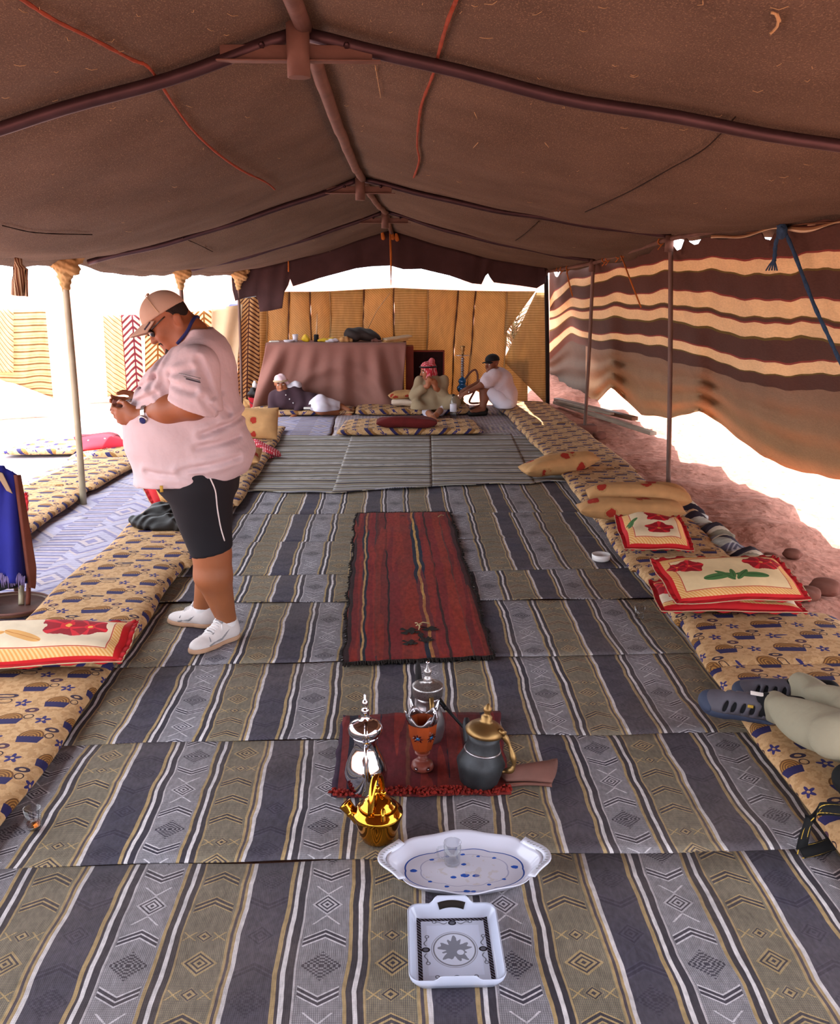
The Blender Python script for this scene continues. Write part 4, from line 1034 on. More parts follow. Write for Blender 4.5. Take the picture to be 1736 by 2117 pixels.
longg = floral_mat('floral_long_green', .68, .38, [(-.20, .07, .085, *rf), (.20, .07, .10, *rf), (-.265, .07, .055, *rf), (.265, .085, .06, *rf)], [(-.085, -.05, .15, .085), (.10, -.05, -.1, .09), (.0, -.03, 1.35, .05), (-.045, -.04, 2.3, .06), (.05, -.04, .8, .06)], '#dbc296', FR)
sqm = floral_mat('floral_square', .40, .42, [(.04, .09, .095, *rf), (.02, -.06, .095, *rf)], [(-.14, .03, .7, .05), (-.15, .0, 1.2, .05)], '#d8c3a0', FR)
edge = plain('red_frill_cloth', '#a8141c', 0.8, 0, 0.12, 14)
G3 = 'red flowered cushions'
zt = lambda t: 0.014+t
def at(x, y, z, d, tilt=0.0):
    """centre of a cushion whose near lower edge is seen at this pixel"""
    p = P(x, y, z); return (p[0], p[1]+d/2*math.cos(tilt), z)
cushion('floral_cushion', at(2, 1396, zt(.085), .34), 1.02, .34, .14, longm, 'long red-flowered cushion at left edge, lying across two mattresses', group=G3, yaw=0.05, tilt=.16, frill=.028, fm=edge, back=M['velvet'], seed=1)
cushion('floral_cushion', at(1520, 1280, zt(.085), .36), .70, .38, .11, longm, 'lower of two stacked red-flowered cushions on the right', group=G3, yaw=-.10, tilt=.06, frill=.028, fm=edge, back=M['velvet'], seed=2)
cushion('floral_cushion', at(1527, 1247, zt(.085)+.095, .34), .68, .38, .11, longg, 'upper of two stacked red-flowered cushions, with green leaves', group=G3, yaw=.08, tilt=.26, frill=.030, fm=edge, back=M['velvet'], seed=3)
cushion('floral_cushion', at(1364, 1146, zt(.08), .38, .28), .40, .42, .15, sqm, 'square red-flowered cushion on the right in front of tan bolsters', group=G3, yaw=-.08, tilt=.24, frill=.028, fm=edge, back=M['velvet'], seed=4)
cushion('floral_cushion', (-2.90, 6.22, zt(.085)), .62, .40, .10, longm, 'red-flowered cushion on sunlit outer mattress behind the blue drape', group=G3, yaw=.25, tilt=.55, frill=.03, fm=edge, back=M['velvet'], seed=5)
cushion('floral_cushion', (-1.74, 7.22, zt(.085)), .46, .40, .13, sqm, 'red-flowered cushion half hidden behind the black jacket', group=G3, yaw=.5, tilt=.35, frill=.03, fm=edge, back=M['velvet'], seed=6)
G4 = 'tan bolsters'
cushion('bolster', at(1326, 1060, zt(.08)+.03, .26), .76, .26, .18, M['tanfloral'], 'upper rear of two tan bolsters with red flowers on the right', 'bolster', G4, yaw=-.11, n=3.4, seed=3)
cushion('bolster', at(1311, 1084, zt(.08), .27), .76, .26, .15, M['tanfloral'], 'front of two tan bolsters with red flowers, behind square cushion', 'bolster', G4, yaw=-.05, n=3.4, seed=8)
cushion('bolster', at(1160, 988, .03, .26), .74, .25, .17, M['tanfloral'], 'single tan bolster lying across the inner edge of right mattresses', 'bolster', G4, yaw=.32, roll=-.10, n=3.4, seed=5)
cushion('bolster', at(841, 888, zt(.075), .24), .72, .24, .13, M['redb'], 'dark red velvet bolster on the crosswise front mattress', 'bolster', None, yaw=-.02, n=3.8, seed=2)
cushion('bolster', (.14, 12.62, zt(.09)), .36, .28, .10, M['whiteb'], 'cream bolster under the orange cushion beside the seated man', 'bolster', None, n=3.6, seed=2)
cushion('pillow', (.12, 12.66, zt(.09)+.085), .38, .30, .11, M['tanfloral'], 'orange pillow on cream bolster left of the man in red headscarf', 'pillow', None, yaw=.15, roll=-.1, n=3, seed=4)
cushion('pillow', (-1.60, 10.15, zt(.08)), .62, .40, .16, M['tanfloral'], 'tan pillow standing behind the standing man on the far mattress', 'pillow', None, tilt=.9, n=3.2, seed=4)
cushion('pillow', (-1.52, 8.62, zt(.08)), .50, .34, .14, M['tanfloral'], 'tan pillow just behind the standing man’s back at shirt hem', 'pillow', None, tilt=.2, n=3, seed=7)
cushion('crimson_cushion', at(196, 936, zt(.07), .40), .46, .42, .13, M['pinkstripe'], 'crimson cushion with black bands on outer left mattress', 'cushion', None, yaw=.5, tilt=.15, n=3, seed=6)
# ------------------------------------------------------------------ pots, trays and small things on the rugs
FLZ = 0.012
def strapv(pts, w, th, wd):
    """flat strap along pts, width w along direction wd, thickness th"""
    pts = np.asarray(pts, float); wd = nrm(wd); V = []
    n = len(pts)
    for i in range(n):
        t = nrm(pts[min(i+1, n-1)]-pts[max(i-1, 0)]); u = nrm(wd-t*np.dot(wd, t)); nn = np.cross(t, u)
        for a, b in ((-1, -1), (1, -1), (1, 1), (-1, 1)): V.append(pts[i]+u*a*w/2+nn*b*th/2)
    Fc = gridf(4, n, True)+[(3, 2, 1, 0), ((n-1)*4, (n-1)*4+1, (n-1)*4+2, (n-1)*4+3)]
    return np.array(V), Fc
# silver long-necked coffee pot, handle towards the camera
c = P(757, 1628, .025); c = np.array([c[0], c[1], .024])
t = thing('silver_coffee_pot', c, 'polished silver coffee pot with slim waist on the small red rug', 'coffee pot')
obj('body', *lathe([(0, 0), (.060, 0), (.064, .006), (.068, .02), (.076, .045), (.078, .07), (.070, .105), (.054, .14), (.043, .165), (.040, .185), (.044, .20), (.050, .212)], c, 36)[:2], M['silver'], t)
obj('lid', *lathe([(.050, .212), (.060, .222), (.062, .238), (.058, .252), (.044, .262), (.028, .268), (.016, .274), (.015, .305), (.017, .308), (.011, .316), (.006, .322), (.011, .333), (.012, .339), (.008, .347), (.004, .352), (.004, .368), (0, .372)], c, 30)[:2], M['silver'], t)
hp = spline([c+(.006, -.048, .20), c+(.004, -.075, .185), c+(.004, -.092, .13), c+(.004, -.098, .08), c+(.003, -.085, .035), c+(.003, -.062, .02)], 24)
V, Fc = strapv(hp, .014, .007, (1, 0, 0)); obj('handle', V, Fc, M['silver'], t)
obj('hinge', *box(c+(.004, -.058, .212), (.026, .012, .01), bev=.002)[:2], M['silver'], t)
V, Fc = strapv([c+(.004, -.062, .212), c+(.004, -.062, .25), c+(.004, -.02, .272)], .012, .004, (1, 0, 0)); obj('hinge_strap', V, Fc, M['silver'], t)
V, Fc, U = tube([c+(-.0, .04, .14), c+(-.0, .085, .19), c+(0, .115, .205)], [.02, .016, .006], 10, sub=12); obj('spout', V, Fc, M['silver'], t)
# gold teapot
c = P(781, 1752, .012); c = np.array([c[0], c[1]+.055, .010])
t = thing('gold_teapot', c, 'shiny gold teapot with tall hoop handle behind the oval tray', 'teapot')
obj('body', *lathe([(0, 0), (.050, 0), (.056, .006), (.064, .03), (.074, .065), (.080, .085), (.084, .095), (.083, .103), (.073, .108), (.070, .118), (.062, .122)], c, 40)[:2], M['gold'], t)
obj('lid', *lathe([(.062, .120), (.060, .128), (.050, .134), (.048, .142), (.036, .150), (.020, .160), (.008, .170), (.006, .178), (.010, .186), (.006, .194), (0, .196)], c, 32)[:2], M['gold'], t)
hp = [c+(-.004+.060*math.cos(a)*0.30, .062*math.cos(a), .118+.115*math.sin(a)) for a in np.linspace(0.05, math.pi-.05, 24)]
V, Fc = strapv(hp, .020, .005, (1, .0, 0)); obj('hoop_handle', V, Fc, M['gold'], t)
for s in (-1, 1): obj('handle_lug', *tube([c+(.018*s*-1, .066*s, .100), c+(.018*s*-1, .068*s, .128), c+(.018*s*-1, .055*s, .142)], .007, 8, sub=8)[:2], M['gold'], t)
obj('spout', *tube([c+(-.060, .015, .065), c+(-.090, .026, .088), c+(-.112, .034, .112)], [.026, .02, .024], 14, sub=12)[:2], M['gold'], t)
obj('spout_collar', *tube([c+(-.084, .024, .084), c+(-.089, .026, .089)], [.024, .024], 14)[:2], M['gold'], t)
obj('knob', *lathe([(0, 0), (.008, .002), (.011, .010), (.007, .018), (0, .02)], c+(0.02, -.01, .165), 14)[:2], M['gold'], t)
# incense burner: wood goblet with four horns and metal mounts
c = P(873, 1588, .02); c = np.array([c[0], c[1], .022])
t = thing('incense_burner', c, 'orange wooden goblet incense burner with silver horns and blue star', 'incense burner')
obj('base', *lathe([(0, 0), (.041, 0), (.043, .006), (.040, .022), (.028, .032), (.017, .036), (.019, .041), (.017, .046), (.012, .050), (.013, .058), (.028, .062), (.029, .067), (.016, .069)], c, 28)[:2], M['redwood'], t)
def oct_ring(r, z, sq=1.0):
    return [c+(r*math.cos(math.pi/4*k+math.pi/8), r*math.sin(math.pi/4*k+math.pi/8), z) for k in range(8)]
rings = [oct_ring(.020, .067), oct_ring(.036, .084), oct_ring(.052, .145), oct_ring(.059, .200), oct_ring(.050, .200), oct_ring(.040, .150)]
V = np.array([p for r in rings for p in r]); Fc = gridf(8, 6, True)+[tuple(reversed(range(8))), tuple(40+k for k in range(8))]
obj('bowl', V, Fc, M['incense'], t, smooth=False)
V = []; U = []
for k in range(65):
    a = 2*math.pi*k/64; h = .030*abs(math.cos(2*(a-math.radians(35))))**2.5
    for r, z in ((.058, .195), (.060, .203+h), (.055, .203+h), (.052, .195)): V.append(c+(r*math.cos(a), r*math.sin(a), z))
obj('rim_mount', V, gridf(4, 65, True), M['oldsilver'], t)
for k in range(4):
    a = math.radians(35+90*k); d = np.array([math.cos(a), math.sin(a), 0]); b = c+d*.057+(0, 0, .205)
    obj('horn', *tube([b, b+d*.012+(0, 0, .025), b+d*.022+(0, 0, .055)], [.010, .007, .002], 8, sub=8)[:2], M['silver'], t)
def star(cen, nrmv, r, m1, m2, parent):
    nn = nrm(nrmv); u = nrm(np.cross((0, 0, 1), nn)); v = np.cross(nn, u); mb = MB()
    for k in range(8):
        a = math.pi/4*k; d = u*math.cos(a)+v*math.sin(a); e = -u*math.sin(a)+v*math.cos(a)
        q = [cen+d*r*.25, cen+d*r*.65+e*r*.16, cen+d*r, cen+d*r*.65-e*r*.16]; q2 = [p+nn*.003 for p in q]
        mb.add(q+q2, [(4, 7, 6, 5), (0, 1, 5, 4), (1, 2, 6, 5), (2, 3, 7, 6), (3, 0, 4, 7), (0, 3, 2, 1)])
    mb.build('star_inlay', m1, parent, smooth=False)
    obj('star_centre', *lathe([(.0, 0), (r*.4, 0), (r*.3, .004), (0, .005)], cen, 10, np.stack([u, v, nn], 1))[:2], m2, parent)
for a in (-112, -50):
    d = np.array([math.cos(math.radians(a)), math.sin(math.radians(a)), 0]); star(c+d*.0485+(0, 0, .145), d*1.0+np.array([0, 0, -.28]), .022, M['silver'], M['teal'], t)
for a in (-125, -62): d = np.array([math.cos(math.radians(a)), math.sin(math.radians(a)), 0]); star(c+d*.0415+(0, 0, .014), d, .010, M['silver'], M['silver'], t)
# dark old pot with brass lid
c = P(990, 1628, .02); c = np.array([c[0], c[1]+.03, .024])
t = thing('dark_coffee_pot', c, 'blackened old coffee pot with worn brass lid and handle, on right of small rug', 'coffee pot')
tilt = roty(.10)
obj('body', *lathe([(0, 0), (.062, 0), (.070, .008), (.082, .055), (.090, .085), (.080, .105), (.066, .135), (.058, .175), (.060, .20)], c, 36, tilt)[:2], M['pewter'], t)
obj('band', *lathe([(.066, .130), (.069, .134), (.066, .140)], c, 32, tilt)[:2], M['oldsilver'], t)
obj('lid', *lathe([(.060, .198), (.070, .204), (.072, .214), (.062, .226), (.045, .238), (.026, .245), (.020, .252), (.021, .266), (.014, .272), (.010, .280), (.016, .290), (.016, .300), (.008, .308), (.004, .316), (0, .318)], c, 32, tilt)[:2], M['brass'], t)
hp = spline([c+tilt@np.array(p) for p in [(.060, -.025, .215), (.085, -.035, .185), (.105, -.045, .14), (.112, -.05, .105), (.098, -.045, .08), (.078, -.035, .072)]], 22)
obj('handle', *tube(hp, [.010+.003*math.sin(k*.9) for k in range(22)], 8)[:2], M['brass'], t)
obj('hinge', *tube([c+tilt@np.array((.045, -.03, .232)), c+tilt@np.array((.068, -.032, .218))], [.009, .012], 8)[:2], M['brass'], t)
obj('spout', *tube([c+tilt@np.array(p) for p in [(-.04, .05, .13), (-.055, .09, .175), (-.058, .11, .20)]], [.024, .018, .008], 10, sub=10)[:2], M['pewter'], t)
# rear pot with engraved lid
c = P(884, 1532, .02); c = np.array([c[0], c[1]+.02, .022])
t = thing('engraved_coffee_pot', c, 'dull silver coffee pot with engraved lid, standing behind the incense burner', 'coffee pot')
obj('body', *lathe([(0, 0), (.058, 0), (.062, .01), (.070, .05), (.068, .08), (.056, .12), (.044, .15), (.042, .17), (.048, .185)], c, 32)[:2], M['oldsilver'], t)
obj('lid', *lathe([(.048, .185), (.060, .192), (.062, .225), (.064, .230), (.058, .236), (.040, .240), (.020, .246), (.016, .256), (.019, .262), (.012, .270), (.010, .278), (.016, .288), (.015, .298), (.006, .306), (.003, .322), (0, .324)], c, 30)[:2], mat('engraved_silver', lambda q: q.vary(q.mix(q.vor(160) < 0.25, '#9c9898', '#565050'), 0.15, 20), .32, .85), t)
V, Fc = strapv(spline([c+(.012, -.058, .205), c+(.014, -.085, .18), c+(.014, -.09, .12), c+(.010, -.07, .06)], 16), .018, .007, (1, 0, 0)); obj('handle', V, Fc, M['brass'], t)
obj('spout', *tube([c+(-.01, .05, .12), c+(-.03, .10, .18), c+(-.035, .125, .25), c+(-.035, .13, .28)], [.02, .016, .012, .003], 10, sub=12)[:2], M['blackcord'], t, label='dark pointed spout')
obj('finial', *lathe([(0, 0), (.007, .003), (.008, .01), (0, .014)], c+(0, 0, .322), 12)[:2], M['silver'], t)
# long iron ladle leaning behind
lt = [P(908, 1448, .16), P(945, 1490, .09), P(985, 1532, .03)]
t = thing('coffee_ladle', lt[2], 'long-handled dark iron roasting ladle leaning between the rear and dark pots', 'ladle')
obj('handle', *tube(lt, [.007, .006, .006], 8)[:2], M['pewter'], t)
obj('grip', *tube([P(900, 1436, .17), P(922, 1466, .13)], [.011, .009], 8)[:2], M['blackcord'], t)
bc = P(990, 1540, .03); obj('pan', *lathe([(0, 0), (.03, .002), (.038, .014), (.036, .014), (.028, .006), (0, .005)], (bc[0], bc[1]+.02, .022), 18)[:2], M['pewter'], t)
# leather pouch lying folded
a, b, d2, e = P(1032, 1612), P(1045, 1632), P(1140, 1630), P(1150, 1592)
def lf(s, u_):
    p = (a*(1-s)+e*s)*(1-u_)+(b*(1-s)+d2*s)*u_; bump_ = (1-(2*u_-1)**2)*(1-(2*s-1)**4)
    p = p+np.array([0, .03*math.sin(s*3.1)*(u_-.5), 0]); p[2] = .018+.030*bump_+.022*s*(1-u_)+.012*(1-s); return p
V, Fc, U = slab(22, 12, lf, .012); t = thing('leather_pouch', P(1090, 1620), 'small brown leather pouch folded flat, right of the dark pot', 'pouch')
obj('flap', V, Fc, M['leather'], t, uv=U)
V, Fc, U = slab(22, 8, lambda s, u_: lf(s, .35+.65*u_)*np.array([1, 1, 0])+np.array([-.004, -.012, .012]), .008); obj('back', V, Fc, M['leather'], t, uv=U)
obj('edge_welt', *tube([lf(s, 1.0)+(0, -.006, -.006) for s in np.linspace(0, 1, 20)], .004, 6)[:2], M['stone'], t)

# ------------------------------------------------------------------ trays
def tray_mat(name, fn): return mat(name, fn, .14, spec=.6)
def oval_deco(q):
    u, v = q.uv(); base = q.col('#cfcede')
    a = v.atan2(u); r = ((u*u)/(.215**2)+(v*v)/(.12**2)).sqrt()-(a*4.0).sin().abs()*.05
    base = q.mix((r-.86).abs() < .012, base, '#31509a'); base = q.mix((r-.63).abs() < .010, base, '#a8a8c4')
    for x0, y0, s in ((0.0, -.028, .016), (.034, -.030, .013), (-.036, -.036, .011), (0.0, .028, .010), (-.16, 0, .014), (.16, .01, .014), (0.0, -.105, .012), (.02, -.107, .010), (-.10, .055, .008), (-.05, .07, .008), (.05, .068, .008), (.10, .058, .008), (-.11, -.055, .008), (-.06, -.08, .008), (.07, -.075, .008), (.12, -.05, .008), (0.0, .08, .009)):
        x, y = u-x0, (v-y0)*1.5; rr = (x*x+y*y).sqrt()+(q.noise(120, 2)-.5)*.008; base = q.mix(rr < s*.85, base, '#2a55b0')
    return q.mix(((q.noise(34, 3) > .60)*(r < .6))*.3, base, '#b9a892')
OV = tray_mat('oval_tray_print', oval_deco)
oc = P(958, 1783, .02); oc = np.array([oc[0], oc[1]-.035, .012])
def oval_r(a, lv):
    """outline of the tray at level lv (0 = floor edge, 1 = lip)"""
    rx, ry = (.198, .112) if lv <= 0 else (.198+.036*lv, .112+.046*lv)
    s = 1+0.034*math.cos(8*a)*max(.25, min(1, lv+.3))+0.01*math.cos(4*a)
    c_, s_ = math.cos(a), math.sin(a)
    ca = abs(c_)**1.0*(1 if c_ > 0 else -1); sa = abs(s_)**0.9*(1 if s_ > 0 else -1)
    return np.array([rx*ca*s, ry*sa*s])
t = thing('oval_tray', oc, 'white oval scalloped tray with blue flowers holding a tea glass', 'tray')
N = 120; V = []; U = []
prof = [(0, .006, 0), (.5, .006, 0), (.93, .006, 0), (1.0, .008, 0), (1, .016, .25), (1, .020, .35), (1, .036, .75), (1, .042, 1.0), (1, .0405, 1.03), (1, .030, .80), (1, .012, .3), (1, .0, .1), (.9, 0.0, 0), (0.0, .0, 0)]
for f, z, lv in prof:
    for k in range(N):
        a = 2*math.pi*k/N; x, y = oval_r(a, lv)*f
        hz = .010*abs(math.cos(a))**10*max(lv, 0)
        V.append(oc+(x, y, z+hz)); U.append((x, y))
obj('dish', V, gridf(N, len(prof), True), OV, t, uv=U)
for s in (-1, 1):
    mb = MB(); pts = []
    for k in range(19):
        a = math.radians(-34+68*k/18); x, y = oval_r(a, 1.0); pts.append(oc+(s*(x+.016*math.cos(a*2.2)), y, .044+.008*math.cos(a*2)))
    V, Fc = strapv(pts, .026, .006, (1, 0, .35*s)); obj('handle', V, Fc, M['melamine'], t)
    mb = MB()
    for k in range(3, 17):
        mb.add(*box(pts[k]+(.004*s, 0, .0045), (.016, .0022, .002)))
    mb.build('handle_ribs', M['shoegrey'], t)
    g = [oc+(s*(oval_r(math.radians(d), .9)[0]-.001), oval_r(math.radians(d), .9)[1], .033) for d in range(-14, 15, 4)]
    V, Fc = strapv(g, .012, .004, (.3, 0, 1)); obj('slot_shade_strip', V, Fc, M['dark'], t)  # dark strip stands in for the shaded slot, no hole is cut
def rect_deco(q):
    u, v = q.uv(); base = q.col('#b8bdd2'); e = (u.abs()-.103).max(v.abs()-.128)
    base = q.mix((u.abs() < .075)*(v.abs() < .098), base, '#c3c9e0')
    bdr = e.between(-.012, 0.0); dots = (((u+v)/.011).fr()-.5).abs() > .28
    base = q.mix(bdr*(v > -.115), base, q.mix(dots, '#14141c', '#5a5a68'))
    r = (u*u+(v*.92)*(v*.92)).sqrt()
    base = q.mix((r-.058).abs() < .0022, base, '#7d7d88'); base = q.mix((r-.064).abs() < .0012, base, '#9a9aa8'); base = q.mix(r < .056, base, '#c9cee2')
    a = v.atan2(u); leaf = r < ((a*5.0).sin()*.008+(a*13.0).sin()*.006+.037)+(q.noise(60, 2)-.5)*.02
    base = q.mix(leaf*(((u-.016)*(u-.016)+(v+.012)*(v+.012)).sqrt() > .010), base, '#7d808e')
    for x0, y0 in ((0, .108), (0, -.108), (-.080, 0), (.080, 0)):
        x, y = u-x0, v-y0; rr = ((x*x)/(.012**2)+(y*y)/(.010**2)).sqrt(); base = q.mix(rr < 1, base, '#23232c'); base = q.mix(rr < .62, base, '#5a5c68')
        if x0 == 0: dd, ee = x.abs(), y
        else: dd, ee = y.abs(), x
        sc_ = (ee-(dd*190.0).sin()*.004).abs() < .0018; base = q.mix(sc_*dd.between(.014, .050), base, '#6a6c78')
        r2 = ((dd-.052)*(dd-.052)+(ee-.005)*(ee-.005)).sqrt(); base = q.mix((r2-.005).abs() < .0015, base, '#6a6c78')
    return base
RD = tray_mat('square_tray_print', rect_deco)
rc = P(941, 1985, .01); rc = np.array([rc[0], rc[1]+.035, .011])
t = thing('square_tray', rc, 'white rectangular tray with grey leaf medallion, nearest the camera', 'tray')
def rr(hx, hy, r, n=8):
    o = []
    for sx, sy, a0 in ((1, 1, 0), (-1, 1, 90), (-1, -1, 180), (1, -1, 270)):
        for k in range(n): a = math.radians(a0+90*k/(n-1)); o.append((sx*(hx-r)+r*math.cos(a), sy*(hy-r)+r*math.sin(a)))
    # extra points along straight edges
    q = []
    for i, p in enumerate(o):
        q.append(p); nx_ = o[(i+1) % len(o)]
        if math.hypot(nx_[0]-p[0], nx_[1]-p[1]) > .06:
            for k in range(1, 24): q.append((p[0]+(nx_[0]-p[0])*k/24, p[1]+(nx_[1]-p[1])*k/24))
    return q
lv = [(.0, .0, .005, .01), (.105, .130, .005, .018), (.110, .135, .008, .022), (.124, .149, .034, .03), (.128, .153, .038, .032), (.1295, .1545, .036, .033), (.126, .151, .022, .03), (.113, .138, .0, .024), (.0, .0, 0, .01)]
V = []; U = []; n_ = None
for hx, hy, z, r in lv:
    ring = rr(.124, .149, .03)
    n_ = len(ring)
    for (x, y) in ring:
        fx, fy = (hx/.124, hy/.149); xx, yy = x*fx, y*fy; zz = z
        if z >= .03 and abs(y) > .148:        # rim sweeps up to a grip at both ends
            g = max(0, min(1, (.062-abs(x))/.022)); zz = z+.020*g*g*(3-2*g); yy += .008*g*(1 if y > 0 else -1)
        V.append(rc+(xx, yy, zz)); U.append((xx, yy))
obj('dish', V, gridf(n_, len(lv), True), RD, t, uv=U)
for s in (-1, 1):
    g = [rc+(x, s*(.1455+.004*(1-(x/.04)**2)), .032+.006*(1-(x/.04)**2)) for x in np.linspace(-.038, .038, 9)]
    V, Fc = strapv(g, .020, .005, (0, s*.35, 1)); obj('grip_shade_strip', V, Fc, M['dark'], t, label='dark strip for the shade in the grip opening')  # dark strip gives the shade of an opening, the rim stays solid

# ------------------------------------------------------------------ glasses, ashtray, bottle
def tea_glass(c, label, tea=0.0, handle=False, group=None, s=1.0):
    t = thing('tea_glass', c, label, 'glass', group)
    r0, r1, h = .024*s, .029*s, .075*s
    obj('tumbler', *lathe([(0, 0), (r0, 0), (r0+.001, .004), (r1, h), (r1-.002, h), (r0-.002, .010), (0, .009)], c, 24)[:2], M['glass'], t)
    if tea: obj('tea', *lathe([(0, .0095), (r0-.0022, .0105), (r0-.0012, tea), (0, tea)], c, 20)[:2], M['tea'], t)
    if handle: obj('handle', *tube([np.array(c)+(-r0, 0, .06*s), np.array(c)+(-r0-.022, 0, .055*s), np.array(c)+(-r0-.020, 0, .025*s), np.array(c)+(-r0, 0, .016*s)], .0035, 8, sub=14)[:2], M['glass'], t)
c = P(66, 1718, .012); tea_glass((c[0], c[1]+.02, .012), 'tea glass with a little amber tea by the left mattress', .022)
c = P(1323, 1280, .012); tea_glass((c[0], c[1]+.02, .012), 'empty clear tea glass beside the right mattress')
tea_glass((oc[0]-.036, oc[1]+.035, oc[2]+.0065), 'clear tea glass with handle standing on the oval tray', 0, True)
c = P(1244, 1160, .012); c = (c[0], c[1]+.03, .012)
t = thing('ashtray', c, 'round white ashtray on the rug beside the right mattress', 'ashtray')
obj('dish', *lathe([(0, 0), (.056, 0), (.060, .006), (.062, .040), (.057, .041), (.053, .012), (0, .010)], c, 28)[:2], M['ceramic'], t)
for k in range(3): a = 2.1*k; obj('cigarette_butt', *tube([np.array(c)+(.02*math.cos(a), .02*math.sin(a), .014), np.array(c)+(.038*math.cos(a+.5), .038*math.sin(a+.5), .018)], .004, 6)[:2], M['paper'], t)
# camera bag and strap at right edge
bb = P(1775, 1618, .15)
t = thing('camera_bag', (bb[0], bb[1], .09), 'black camera bag at right edge with yellow-edged strap trailing on the rug', 'bag')
sob('bag_body', [ell(bb, (.085, .10, .055), k=.03), cap(bb+(-.03, -.04, -.02), bb+(.12, .0, -.01), .04)], .012, M['black'], t)
def strap(name, pts, w, wd, par):
    pts = spline(pts, 40); V, Fc = strapv(pts, w, .004, wd); obj(name, V, Fc, M['black'], par)
    n = nrm(np.cross(nrm(pts[20]-pts[19]), wd)); wd = nrm(wd)
    for s in (-1, 1):
        obj('edge_stitching', *tube([p+wd*s*w*.46 for p in pts], .0022, 5)[:2], M['yellowtxt'], par)
    return pts
sp1 = strap('strap', [bb+(-.02, -.10, .0), bb+(-.06, -.14, -.02), P(1700, 1672, .125), P(1676, 1690, .12), P(1664, 1722, .07), P(1656, 1757, .017)], .042, np.array((.75, .35, .55)), t)
sp2 = strap('strap', [P(1656, 1762, .016), P(1690, 1755, .020), P(1736, 1738, .05), P(1790, 1722, .10), P(1900, 1690, .10)], .044, np.array((.15, .8, .5)), t)
# what can be read of the yellow lettering on the strap: two rings
mb = MB()
for k in range(3):
    cen = P(1679+k*8, 1694-k*9, .128); u = nrm(sp1[20]-sp1[16]); v = nrm(np.array((.75, .35, .55)))
    if k < 2: mb.add(*tube([cen+.0045*(u*math.cos(a)*.8+v*math.sin(a)*1.6) for a in np.linspace(0, 6.28, 14)], .0012, 5))
    else: mb.add(*tube([cen-v*.007, cen+v*.007], .0012, 5))
mb.build('lettering', M['yellowtxt'], t, label='yellow strap lettering')
# black leather jacket dropped on the mattress
def pxp(x, y, Y): return PY(x, y, Y)
jp = []
for (x, y, Y, r) in [(284, 1104, 6.42, .032), (306, 1108, 6.38, .045), (336, 1106, 6.35, .05), (366, 1100, 6.35, .055), (392, 1094, 6.35, .05), (326, 1088, 6.55, .055), (356, 1072, 6.6, .075), (392, 1070, 6.6, .07), (346, 1054, 6.72, .06), (378, 1050, 6.75, .06), (406, 1092, 6.45, .05)]:
    p = PY(x, y, Y); p[2] = max(p[2], .11+r*.5); jp.append((p, r))
pr = [ell(p, (r*2.0, r*1.6, r), k=.05) for p, r in jp]+[cap(jp[i][0], jp[i+1][0], jp[i][1]*.6, jp[i+1][1]*.6, k=.04) for i in range(4)]
sob('leather_jacket', pr, .011, M['blackleather'], None, disp=lambda x, y, z: .011*np.sin(x*24+y*17+3*np.sin(z*22+x*11))+.008*np.sin(y*41-x*57+z*46+2.5*np.sin(x*23+y*9)), cuts=[below((0, 0, .095), (0, 0, -1))])
tag(bpy.data.objects['leather_jacket'], 'crumpled black leather jacket on mattress behind the standing man', 'jacket')
# checked head cloth lying behind the man
pr = [ell(PY(x, y, 9.4), (r*1.6, r*1.3, r), k=.04) for x, y, r in ((518, 924, .07), (535, 929, .07), (552, 934, .06), (566, 936, .045), (528, 938, .05))]
for p in pr: pass
sob('head_cloth', pr, .011, M['keffiyeh'], None, disp=lambda x, y, z: .012*np.sin(x*45+z*60)+.008*np.sin(y*50-z*35))
tag(bpy.data.objects['head_cloth'], 'crumpled red and white checked cloth behind the standing man’s back', 'cloth')
# blue-draped stand at the left edge
t = thing('draped_stand', (-2.35, 5.05, 0), 'stand at left edge draped in deep blue fringed cloth with brown trim', 'stand')
YB = 5.0
def bl(a, b):
    xr = 40+ (22*b) ; x = -120+(xr+120)*a; yt = 968+20*max(0, (x-10)/30)**1.5 if x > 10 else 962
    y = yt+(1205-yt)*b; return PY(x, y, YB+.04*math.sin(a*14)+.02*math.sin(a*25+b*3))
V, Fc, U = slab(40, 22, bl, .012); obj('blue_cloth', V, Fc, M['blue'], t, uv=U)
def be(a, b):
    y = 982+(1215-982)*b; xl = 28+ (58-28)*b; xr = 36+(76-36)*min(1, b*1.05)-max(0, b-.82)*55; return PY(xl+(xr-xl)*a, y, YB-.02+.05*a)
V, Fc, U = slab(8, 24, be, .02); obj('brown_trim', V, Fc, M['brownedge'], t, uv=U)
def bc2(a, b): return PY(-20+(8+ 26*b)*1.0+a*18*(1-.3*b), 972+b*42+a*6, YB-.05)
V, Fc, U = slab(8, 8, bc2, .006); obj('striped_corner', V, Fc, M['cloak'], t, uv=U)
mb = MB()
for k in range(60):
    x = -120+k*2.9; p = PY(x, 1188+4*math.sin(k), YB-.045); q = PY(x+rnd.uniform(-3, 3), 1212+rnd.uniform(-5, 6), YB-.055); mb.add(*tube([p, (p+q)/2+(0, -.008, 0), q], [.004, .005, .002], 5))
o = mb.build('fringe', M['purple'], t); o['kind'] = 'stuff'
def bd(a, b): return PY(-120+(58+120)*a-(b*a*26), 1195+(1262-1195)*b*(1-.75*a), YB+.05+.03*math.sin(a*12))
V, Fc, U = slab(30, 10, bd, .012); obj('dark_underskirt', V, Fc, M['black'], t, uv=U)
